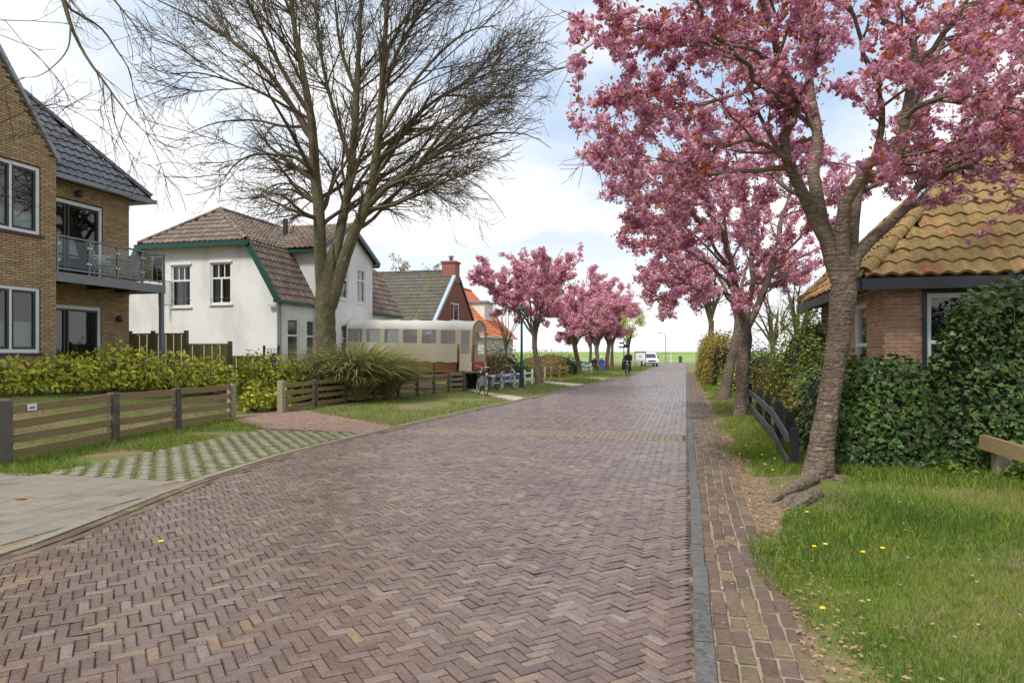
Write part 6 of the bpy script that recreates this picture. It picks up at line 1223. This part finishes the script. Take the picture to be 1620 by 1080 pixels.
m = MB(); prof = [(-WW-.0, zw1)] + [(-WW*math.cos(a), zw1+(3.1-zw1)*math.sin(a)**.8) for a in np.linspace(.12,np.pi-.12,13)] + [(WW, zw1)]; nx_ = 25; X_ = np.linspace(-WL/2, WL/2+.05, nx_); V = [(x, y, z - .035*abs(math.sin(i*math.pi/4))*(1 if 0<j<14 else 0)) for i, x in enumerate(X_) for j, (y, z) in enumerate(prof)]; L_ = len(prof); m.add(V, [(i*L_+j, (i+1)*L_+j, (i+1)*L_+j+1, i*L_+j+1) for i in range(nx_-1) for j in range(L_-1)], .5); hood = m.build('canvas_hood', 'canvas_top', wg, smooth=True)
for y in (-1, 1):
    low = side_strip(-WL/2, WL/2-.62, h1-.06, zw0, 'canvas', 'canvas_side', wg, y, .03, .03, 48, .022)
    for k in range(nb_+1):
        x = xs[k]; side_strip(x-.11 if k else x, x+.11, zw0, zw1, 'canvas', 'canvas_strip', wg, y, .012)
    for k in range(nb_): side_strip(xs[k]+.11, xs[k+1]-.11, zw0, zw1, 'vinyl', 'window', wg, y, .0)
    m = MB(); x0, x1 = WL/2-.5, WL/2+.05
    for a, b, z0, z1 in ((x0-.02, x1-.0, h0-.02, 1.62), (x0-.02, x0+.03, 1.62, zw1), (x1-.12, x1, 1.62, zw1)): m.add([(a,y*(WW+.012),z0),(b,y*(WW+.012),z0),(b,y*(WW+.012),z1),(a,y*(WW+.012),z1)], [(0,1,2,3)], .5)
    m.build('front_curtain', 'canvas', wg); m = MB(); m.add([(x0+.03,y*(WW+.008),1.62),(x1-.12,y*(WW+.008),1.62),(x1-.12,y*(WW+.008),zw1),(x0+.03,y*(WW+.008),zw1)], [(0,1,2,3)], .5); m.build('window', 'vinyl', wg)
    for k in range(5): a, b = -WL/2+k*(WL-.62)/5+.02, -WL/2+(k+1)*(WL-.62)/5-.02; MB().box((a, y*(WW-.03)-.02, h0), (b, y*(WW-.03)+.02, h1)).build('side_panel', 'varnished_wood', wg)
    for k in range(6): a = -WL/2+k*(WL-.62)/5; MB().box((a-.03, y*(WW-.0)-.03, h0-.05), (a+.03, y*(WW-.0)+.015, h1-.1)).build('stake', 'rubber', wg)
for x in (-WL/2, -WL/6, WL/6, WL/2-.62, WL/2+.03): MB().tube([(x, q[1]*.985, q[2]*.995) for q in hoop(x)], .022, 6).build('hoop', 'varnished_wood', wg)
MB().box((-WL/2,-WW,h0-.1),(WL/2,WW,h0)).build('floor', 'fence_wood', wg)
for x in np.linspace(-WL/2+.6, WL/2-1.2, 4): MB().box((x,-WW+.1,h0+.4),(x+.35,WW-.1,h0+.45)).box((x-.04,-WW+.1,h0+.45),(x,WW-.1,h0+.95)).build('bench', 'varnished_wood', wg)
MB().box((WL/2-.35,-.8,h0+.05),(WL/2+.04,.8,h0+.38)).build('driver_seat', 'red_paint', wg)
MB().box((-WL/2+.2,-.45,h0-.26),(WL/2-.2,-.35,h0-.1)).box((-WL/2+.2,.35,h0-.26),(WL/2-.2,.45,h0-.1)).build('chassis', 'sign_black', wg)
MB().tube([(WL/2,-.0,.5),(WL/2+1.1,0,.42)], .045, 8).build('drawbar', 'sign_black', wg)
def wheel_mesh(r, w, y, x, z, parent, axle=True):
    wl_ = MB().lathe((x,y-w/2,z), [(r*.55,0),(r*.8,0),(r,w*.15),(r,w*.85),(r*.8,w),(r*.55,w)], 22, axis=(0,1,0)).build('wheel', 'rubber', parent, smooth=False)
    MB().lathe((x,y-w*.4,z), [(.06,-.02),(r*.5,0),(r*.55,w*.1),(r*.55,w*.7),(.05,w*.8)], 16, axis=(0,1,0)).build('rim', 'red_paint', wl_)
for x in (-WL/2+1.0, WL/2-.55):
    for y in (-.92,.92): wheel_mesh(.38, .2, y, x, .38, wg)
# ================================================================== bicycles
def bicycle(loc, rz, label, col, pannier=False, lean=.0, group=None, basket=False, steer=.35):
    b = thing('bicycle', loc, label, 'bicycle', group, local=True, rz=rz); b.rotation_euler = (lean, 0, rz); r = .345
    def ring(cx, R_, rt, n=28): a = np.linspace(0,2*np.pi,n+1); return [(cx+R_*math.cos(q), 0, r+R_*math.sin(q)) for q in a]
    for x in (-.54,.56):
        st = x > 0; wl_ = MB().tube(ring(x, r-.02, .022), .022, 7, cap=False).build('wheel', 'rubber', b, smooth=True); MB().tube(ring(x, r-.045, .012), .012, 5, cap=False).build('rim', 'chrome', wl_)
        m = MB()
        for k in range(14): a = k*2*np.pi/14; m.tube([(x+.03*math.cos(a),.02*(1 if k%2 else -1),r+.03*math.sin(a)),(x+(r-.05)*math.cos(a+.2),0,r+(r-.05)*math.sin(a+.2))], .0022, 3, cap=False)
        m.build('spokes', 'chrome', wl_); MB().lathe((x,-.04,r), [(.03,0),(.02,.02),(.02,.06),(.03,.08)], 10, axis=(0,1,0)).build('hub', 'chrome', wl_)
        a = np.linspace(.25 if not st else .1, 2.7 if st else 3.0, 12); m = MB(); m.tube([(x+(r+.035)*math.cos(q),0,r+(r+.035)*math.sin(q)) for q in a], .016, 5); m.build('mudguard', col, b)
    bb = (-.05,0,.28); st = (-.2,0,.74); hd = (.36,0,.83); hl = (.4,0,.66)
    MB().tube([hl, (.18,0,.42), bb], .026, 8).tube([(.39,0,.72),(.1,0,.5),(-.13,0,.55)], .016, 8).tube([bb, st], .018, 8).tube([hd, hl, (.56,0,r)], .018, 8).tube([bb,(-.54,.03,r)], .011, 6).tube([bb,(-.54,-.03,r)], .011, 6).tube([(-.16,0,.62),(-.54,.035,r)], .009, 6).tube([(-.16,0,.62),(-.54,-.035,r)], .009, 6).build('frame', col, b, smooth=True)
    MB().tube([st, (-.23,0,.9)], .013, 6).build('seat_post', 'chrome', b); sdl = MB(); sdl.lathe((-.36,0,.915), [(.04,0),(.1,.06),(.105,.12),(.06,.2),(.025,.3),(.02,.34)], 10, axis=(1,0,-.05)); 
    V = sdl.v[0]; V[:,2] = .915 + (V[:,2]-.915)*.35
    for q in range(1,len(sdl.v)): sdl.v[q][:,2] = .915+(sdl.v[q][:,2]-.915)*.35
    sdl.build('saddle', 'rubber', b, smooth=True)
    MB().tube([hd,(.33,0,.98),(.36,0,1.02)], .012, 6).tube([(.12,-.3,1.02),(.26,-.29,1.06),(.37,-.14,1.07),(.37,0,1.03),(.37,.14,1.07),(.26,.29,1.06),(.12,.3,1.02)], .012, 7).build('handlebar', 'chrome', b, smooth=True)
    for s in (-1,1): MB().tube([(.1,.3*s,1.015),(.22,.295*s,1.05)], .018, 7).build('grip', 'rubber', b)
    MB().lathe((.43,0,.86), [(.02,0),(.045,.03),(.045,.06),(.03,.075)], 10, axis=(1,0,0)).build('front_lamp', 'head_light', b)
    MB().box((-.86,-.06,.735),(-.3,.06,.75)).tube([(-.8,.06,.735),(-.54,.05,.36)], .007, 5).tube([(-.8,-.06,.735),(-.54,-.05,.36)], .007, 5).build('rack', 'bike_black', b)
    MB().lathe((-.05,-.05,.28), [(.02,0),(.09,.005),(.09,.015),(.02,.02)], 16, axis=(0,1,0)).tube([(-.05,-.06,.28),(.06,-.09,.17)], .01, 5).tube([(-.05,.06,.28),(-.16,.09,.39)], .01, 5).box((.02,-.18,.155),(.1,-.09,.18)).box((-.2,.09,.38),(-.12,.18,.405)).build('crank', 'bike_black', b)
    MB().tube([(-.12,.03,.27),(-.2,.2,-lean*.2)], .01, 5).build('kickstand', 'bike_black', b)
    if pannier:
        for s in (-1,1): m = MB(); m.prism([(-.82,s*.075,.72),(-.36,s*.075,.72),(-.4,s*.075,.36),(-.76,s*.075,.36)], (0,s*.15,0)); m.build('pannier', 'pannier', b)
    if basket:
        m = MB()
        for z in (.9,1.0,1.1): m.tube([(.44,-.16,z),(.72,-.16,z),(.72,.16,z),(.44,.16,z),(.44,-.16,z)], .008, 4)
        for q in np.linspace(-.16,.16,6): m.tube([(.44,q,1.1),(.46,q,.86),(.7,q,.86),(.72,q,1.1)], .005, 4)
        m.build('basket', 'bike_black', b)
    return b
q = gr(770,626); bicycle((q[0]-.35,q[1]+.55,0), R(122), 'black bicycle with grey double panniers parked by the covered wagon', 'bike_black', pannier=True, lean=R(5), group='parked bicycles')
q = gr(806,617); bicycle((q[0]-.1,q[1]+.1,0), R(68), 'light blue bicycle parked beside the lamp post', 'bike_blue', lean=R(-5), group='parked bicycles')
# ================================================================== people
def skin_body(name, nodes, edges, mat, parent, root=0, sub=2):
    me = bpy.data.meshes.new(name); me.from_pydata([n[:3] for n in nodes], edges, []); o = bpy.data.objects.new(name, me); COL.objects.link(o)
    md = o.modifiers.new('skin', 'SKIN'); md.use_smooth_shade = True
    for i, n in enumerate(nodes): sv = me.skin_vertices[0].data[i]; sv.radius = (n[3], n[4] if len(n) > 4 else n[3]); sv.use_root = (i == root)
    o.modifiers.new('subdivision', 'SUBSURF').levels = sub; o.modifiers[-1].render_levels = sub; me.materials.append(MAT[mat]); o.parent = parent; return o
def person_head(parent, c, fwd, hair_mat, cap=None):
    c = np.array(c); fwd = unit(np.array(fwd, float)); sd_ = np.cross(Zv, fwd)
    m = MB(); n1, n2 = 12, 10; V = []
    for j in range(n2+1):
        ph = -np.pi/2+np.pi*j/n2
        for i in range(n1):
            a = i*2*np.pi/n1; x, y, z = math.cos(a)*math.cos(ph), math.sin(a)*math.cos(ph), math.sin(ph); w = .98 if z > -.2 else .98+.35*(z+.2)
            V.append(c + fwd*x*.098*w + sd_*y*.078*w + Zv*z*.118)
    m.add(V, [(j*n1+i, j*n1+(i+1)%n1, (j+1)*n1+(i+1)%n1, (j+1)*n1+i) for j in range(n2) for i in range(n1)], .5)
    m.prism([c+fwd*.09+Zv*.02+sd_*.012, c+fwd*.09+Zv*.02-sd_*.012, c+fwd*.09-Zv*.03-sd_*.018, c+fwd*.09-Zv*.03+sd_*.018], fwd*.025)
    for s in (-1,1): m.obox(c+sd_*s*.08, fwd*.02, sd_*.008, Zv*.03)
    h = m.build('head', 'skin', parent, smooth=True)
    m = MB()
    for s in (-1,1): m.obox(c+fwd*.094+sd_*s*.032+Zv*.015, fwd*.006, sd_*.012, Zv*.006)
    m.obox(c+fwd*.09-Zv*.055, fwd*.006, sd_*.022, Zv*.005); m.build('face_features', 'hair', h)
    V = []; m = MB()
    for j in range(7):
        ph = .02+1.55*j/6
        for i in range(n1): a = i*2*np.pi/n1; V.append(c + fwd*(math.cos(a)*math.cos(ph)*.108-.012) + sd_*math.sin(a)*math.cos(ph)*.09 + Zv*(math.sin(ph)*.128 + (-.07 if j == 0 and math.cos(a) < .3 else .0)))
    m.add(V, [(j*n1+i, j*n1+(i+1)%n1, (j+1)*n1+(i+1)%n1, (j+1)*n1+i) for j in range(6) for i in range(n1)], .5); m.build('cap' if cap else 'hair', cap or hair_mat, h, smooth=True); return h
def hands(parent, pts, fwd):
    for p in pts:
        m = MB(); p = np.array(p); m.obox(p, np.array(fwd)*.045, (.0,.038,0), (0,0,.014))
        for k in range(4): y = -.03+.02*k; m.tube([p+np.array(fwd)*.04+(0,y,0), p+np.array(fwd)*.075+(0,y,-.012), p+np.array(fwd)*.07+(0,y,-.045)], .009, 5)
        m.tube([p+(0,.035,0), p+np.array(fwd)*.03+(0,.05,-.02)], .01, 5); m.build('hand', 'skin', parent)
cq = gr(994,594); cyc = bicycle((cq[0],cq[1],0), R(-97), 'black city bicycle ridden along the street by a cyclist', 'bike_black', group=None)
cp = thing('person', (cq[0],cq[1],0), 'cyclist in dark jacket and trousers riding along the street', 'person', local=True, rz=R(-97))
N_ = [(-.24,0,1.0,.15,.13),(-.16,0,1.2,.15,.17),(-.06,0,1.42,.13,.19),(-.02,0,1.53,.06),(-.0,0,1.58,.055),
      (-.05,.2,1.44,.075),(.1,.27,1.24,.055),(.24,.28,1.08,.04),(-.05,-.2,1.44,.075),(.1,-.27,1.24,.055),(.24,-.28,1.08,.04),
      (-.22,.11,.95,.1),(.12,.13,.72,.075),(-.02,.14,.44,.055),(-.1,.14,.4,.05),(-.22,-.11,.95,.1),(.18,-.13,.6,.075),(.06,-.14,.24,.055),(.14,-.14,.2,.05)]
E_ = [(0,1),(1,2),(2,3),(3,4),(2,5),(5,6),(6,7),(2,8),(8,9),(9,10),(0,11),(11,12),(12,13),(13,14),(0,15),(15,16),(16,17),(17,18)]
skin_body('body', N_, E_, 'cloth_black', cp); person_head(cp, (.05,0,1.68), (1,0,-.05), 'hair'); hands(cp, [(.27,.285,1.06),(.27,-.285,1.06)], (1,0,0))
for x, y, z in ((-.12,.14,.38),(.12,-.14,.17)): MB().prism([(x-.08,y-.045,z-.06),(x+.18,y-.04,z-.06),(x+.18,y+.04,z-.06),(x-.08,y+.045,z-.06)], (0,0,.085)).build('shoe', 'rubber', cp)
bg_ = thing('saddle_bag', (cq[0]+.05,cq[1]+.62,.0), 'large black bag hanging from the cyclist bicycle rack', 'bag', local=True, rz=R(-97)); MB().prism([(-.3,-.55,.45),(.2,-.55,.45),(.22,-.5,1.15),(-.1,-.45,1.32),(-.32,-.5,1.15)], (0,.28,0)).build('bag_body', 'cloth_black', bg_); MB().tube([(-.1,-.4,1.25),(-.05,-.15,1.3),(0,.05,.78)], .02, 5).build('strap', 'cloth_black', bg_)
def sitter(u, t, label, coat, extra=None):
    p = at(u, 590, t); z = .45; s = thing('person', (p[0],p[1],0), label, 'person', 'people sitting by the white garden fence', local=True, rz=R(-60))
    N2 = [(0,0,z+.08,.15,.17),(0,0,z+.32,.13,.18),(.01,0,z+.55,.12,.19),(.02,0,z+.66,.06),(.02,0,z+.7,.05),(.0,.2,z+.54,.07),(.08,.26,z+.3,.055),(.28,.18,z+.22,.04),(.0,-.2,z+.54,.07),(.08,-.26,z+.3,.055),(.28,-.18,z+.22,.04),(.05,.1,z+.08,.1),(.45,.11,z+.07,.08),(.46,.11,.1,.055),(.56,.11,.06,.045),(.05,-.1,z+.08,.1),(.45,-.11,z+.07,.08),(.46,-.11,.1,.055),(.56,-.11,.06,.045)]
    E2 = [(0,1),(1,2),(2,3),(3,4),(2,5),(5,6),(6,7),(2,8),(8,9),(9,10),(0,11),(11,12),(12,13),(13,14),(0,15),(15,16),(16,17),(17,18)]
    skin_body('body', N2, E2, coat, s); person_head(s, (.04,0,z+.82), (1,0,0), 'white_cap', 'white_cap'); hands(s, [(.31,.17,z+.22),(.31,-.17,z+.22)], (1,0,0))
    bn = thing('garden_bench', (p[0],p[1],0), 'plain timber garden bench under the '+('blue-coated' if coat == 'cloth_blue' else 'black-coated')+' sitter', 'seat', local=True, rz=R(-60))
    MB().box((-.22,-.28,z-.1),(.25,.28,z-.05)).build('seat', 'fence_wood', bn)
    for x in (-.18,.2):
        for y in (-.22,.22): MB().box((x-.025,y-.025,0),(x+.025,y+.025,z-.1)).build('leg', 'fence_wood', bn)
sitter(940, 60, 'person in a white cap and black coat seated by the white fence', 'cloth_black'); sitter(951.5, 60.5, 'person in a white cap and blue coat seated by the white fence', 'cloth_blue')
p = at(916,588,57.5); tbn = thing('teal_bench', (p[0],p[1],0), 'teal painted garden bench with a plank back', 'bench', local=True, rz=R(15))
for z in (.62,.78): MB().box((-.95,.2,z),(.95,.24,z+.13)).build('back_plank', 'teal', tbn)
for y in (-.18,-.02,.12): MB().box((-.95,y,.42),(.95,y+.12,.46)).build('seat_plank', 'teal', tbn)
for x in (-.85,.85): MB().box((x-.03,-.18,0),(x+.03,-.12,.42)).build('leg', 'teal', tbn); MB().box((x-.03,.24,0),(x+.03,.3,.92)).build('leg', 'teal', tbn)
# ================================================================== street furniture far down the street
p = at(987,584,66); sp_ = thing('signpost', (p[0],p[1],0), 'dark green signpost with small finger boards', 'signpost'); MB().lathe((p[0],p[1],-.05), [(.09,0),(.09,.8),(.05,.85),(.04,2.9),(.06,2.95),(.02,3.1)], 10).build('pole', 'lamp_green', sp_)
for z, x0, x1 in ((2.55,-.45,.0),(2.35,.0,.55),(2.15,-.5,0)): MB().box((p[0]+x0,p[1]-.05,z),(p[0]+x1,p[1]-.02,z+.14)).build('finger_board', 'lamp_green', sp_)
p = at(992,583,70); s2 = thing('street_sign', (p[0],p[1],0), 'thin grey post carrying a flat green street sign', 'sign'); MB().tube([(p[0],p[1],-.05),(p[0],p[1],2.6)], .03, 8).build('pole', 'steel_grey', s2); MB().box((p[0]-.28,p[1]-.05,2.2),(p[0]+.3,p[1]-.02,2.4)).build('sign_plate', 'bin_green', s2)
pb_ = at(1013,580,80); bd = thing('info_board', (pb_[0],pb_[1],0), 'blue framed information board with a map poster', 'board'); X, Y = pb_[0], pb_[1]
for s in (-1,1): MB().box((X+s*.62-.04,Y-.04,-.05),(X+s*.62+.04,Y+.04,1.85)).build('post', 'board_blue', bd)
MB().box((X-.66,Y-.03,1.72),(X+.66,Y+.03,1.86)).box((X-.58,Y-.02,.55),(X+.58,Y+.02,.62)).build('frame', 'board_blue', bd); MB().box((X-.58,Y-.015,.62),(X+.58,Y+.015,1.72)).build('panel', 'poster_white', bd)
MB().box((X-.5,Y-.02,.66),(X+.5,Y-.016,.9)).lathe((X,Y-.017,1.28), [(.2,0),(.2,.004)], 14, axis=(0,-1,0)).build('map_print', 'poster_tan', bd)
p = at(1015,580.5,79); tag(MB().lathe((p[0],p[1],-.05), [(.09,0),(.09,.62),(.11,.64),(.11,.72),(.07,.78),(.02,.8)], 10).build('bollard', 'rubber'), 'short black bollard in front of the information board', 'bollard')
p = at(1053,573,128); sl = thing('street_light', (p[0],p[1],0), 'tall grey street light with a bent arm near the dyke', 'street light'); X, Y = p[0], p[1]
MB().lathe((X,Y,-.05), [(.12,0),(.12,1.2),(.08,1.25),(.06,5.2)], 10).tube([(X,Y,5.1),(X-.1,Y,5.35),(X-.5,Y,5.5),(X-.9,Y,5.55)], .05, 6).build('pole', 'steel_grey', sl); MB().box((X-1.35,Y-.1,5.5),(X-.85,Y+.1,5.62)).build('lamp_head', 'steel_grey', sl)
p = at(1061.5,573,126); tag(MB().lathe((p[0],p[1],-.05), [(.09,0),(.09,.2),(.06,.25),(.05,2.5),(.03,2.55)], 8).build('white_post', 'white_paint'), 'slim white post standing beside the tall street light', 'post')
p = at(1076.5,573,126); wb_ = thing('waste_bin', (p[0],p[1],0), 'dark green waste bin at the end of the street', 'bin'); MB().box((p[0]-.3,p[1]-.3,0),(p[0]+.3,p[1]+.3,1.0)).build('bin_body', 'bin_green', wb_); MB().prism([(p[0]-.34,p[1]-.34,1.0),(p[0]+.34,p[1]-.34,1.0),(p[0]+.34,p[1]+.34,1.12),(p[0]-.34,p[1]+.34,1.12)], (0,0,.08)).build('lid', 'bin_green', wb_)
p = at(1245,560,30); fp = thing('flagpole', (p[0]-.3,p[1],0), 'white flagpole rising between the shrubs and the cottage', 'flagpole'); MB().lathe((p[0]-.3,p[1],-.05), [(.06,0),(.055,1),(.035,6.3),(.05,6.32),(.05,6.4),(.01,6.43)], 10).build('pole', 'white_paint', fp)
# ================================================================== van
vp = gr(1027,579); vn = thing('van', (vp[0],vp[1],0), 'white small van parked on the grass facing down the street', 'van', local=True, rz=R(-78)); Wv = .86
prof = [(2.1,.32),(2.14,.55),(2.06,.82),(1.2,1.02),(.62,1.62),(.3,1.74),(-1.9,1.72),(-2.1,1.55),(-2.12,.32)]
m = MB(); n = len(prof)
ins = [(.0 if z < 1.05 else .13*(z-1.05)/.7) for x, z in prof]
L_, R_ = [(x, Wv-i, z) for (x,z),i in zip(prof,ins)], [(x, -Wv+i, z) for (x,z),i in zip(prof,ins)]
m.add(L_, [tuple(range(n))[::-1]], .5); m.add(R_, [tuple(range(n))], .5); m.add(L_+R_, [(i,(i+1)%n,n+(i+1)%n,n+i) for i in range(n)], .5); m.build('body', 'van_white', vn)
def vq(name, pts, mat): MB().prism(pts, (0,0,0.001) if False else np.array([.012,0,.012]), .5).build(name, mat, vn)
vq('windscreen', [(1.17,-.72,1.05),(1.17,.72,1.05),(.66,.64,1.58),(.66,-.64,1.58)], 'van_glass')
for s in (-1,1):
    MB().prism([(1.0,s*(Wv-.0),1.08),(.0,s*(Wv-.0),1.08),(.0,s*(Wv-.06),1.55),(.6,s*(Wv-.06),1.55)], (0,s*.012,0), .5).build('side_window', 'van_glass', vn)
    MB().prism([(2.13,s*.45,.72),(2.09,s*.8,.74),(2.0,s*.82,.9),(2.06,s*.45,.84)], (.02,0,.01), .5).build('headlight', 'head_light', vn)
    MB().box((.98,s*(Wv+.02),1.05),(1.1,s*(Wv+.2),1.25)).build('mirror', 'rubber', vn)
    for x in (1.35,-1.35):
        wl_ = MB().lathe((x,s*(Wv-.1)-.1,.31), [(.18,0),(.29,0),(.31,.03),(.31,.17),(.29,.2),(.18,.2)], 20, axis=(0,1,0)).build('wheel', 'rubber', vn); MB().lathe((x,s*(Wv-.1)-.09,.31), [(.05,0),(.18,0),(.18,.18),(.05,.185)], 14, axis=(0,1,0)).build('rim', 'chrome', wl_)
MB().prism([(2.14,-.5,.62),(2.14,.5,.62),(2.09,.42,.78),(2.09,-.42,.78)], (.015,0,0), .5).build('grille', 'rubber', vn); MB().box((2.12,-.8,.3),(2.17,.8,.5)).build('bumper', 'pannier', vn); MB().box((2.17,-.26,.4),(2.185,.26,.51)).build('number_plate', 'plate_blue', vn)
# far line of the dyke road rail
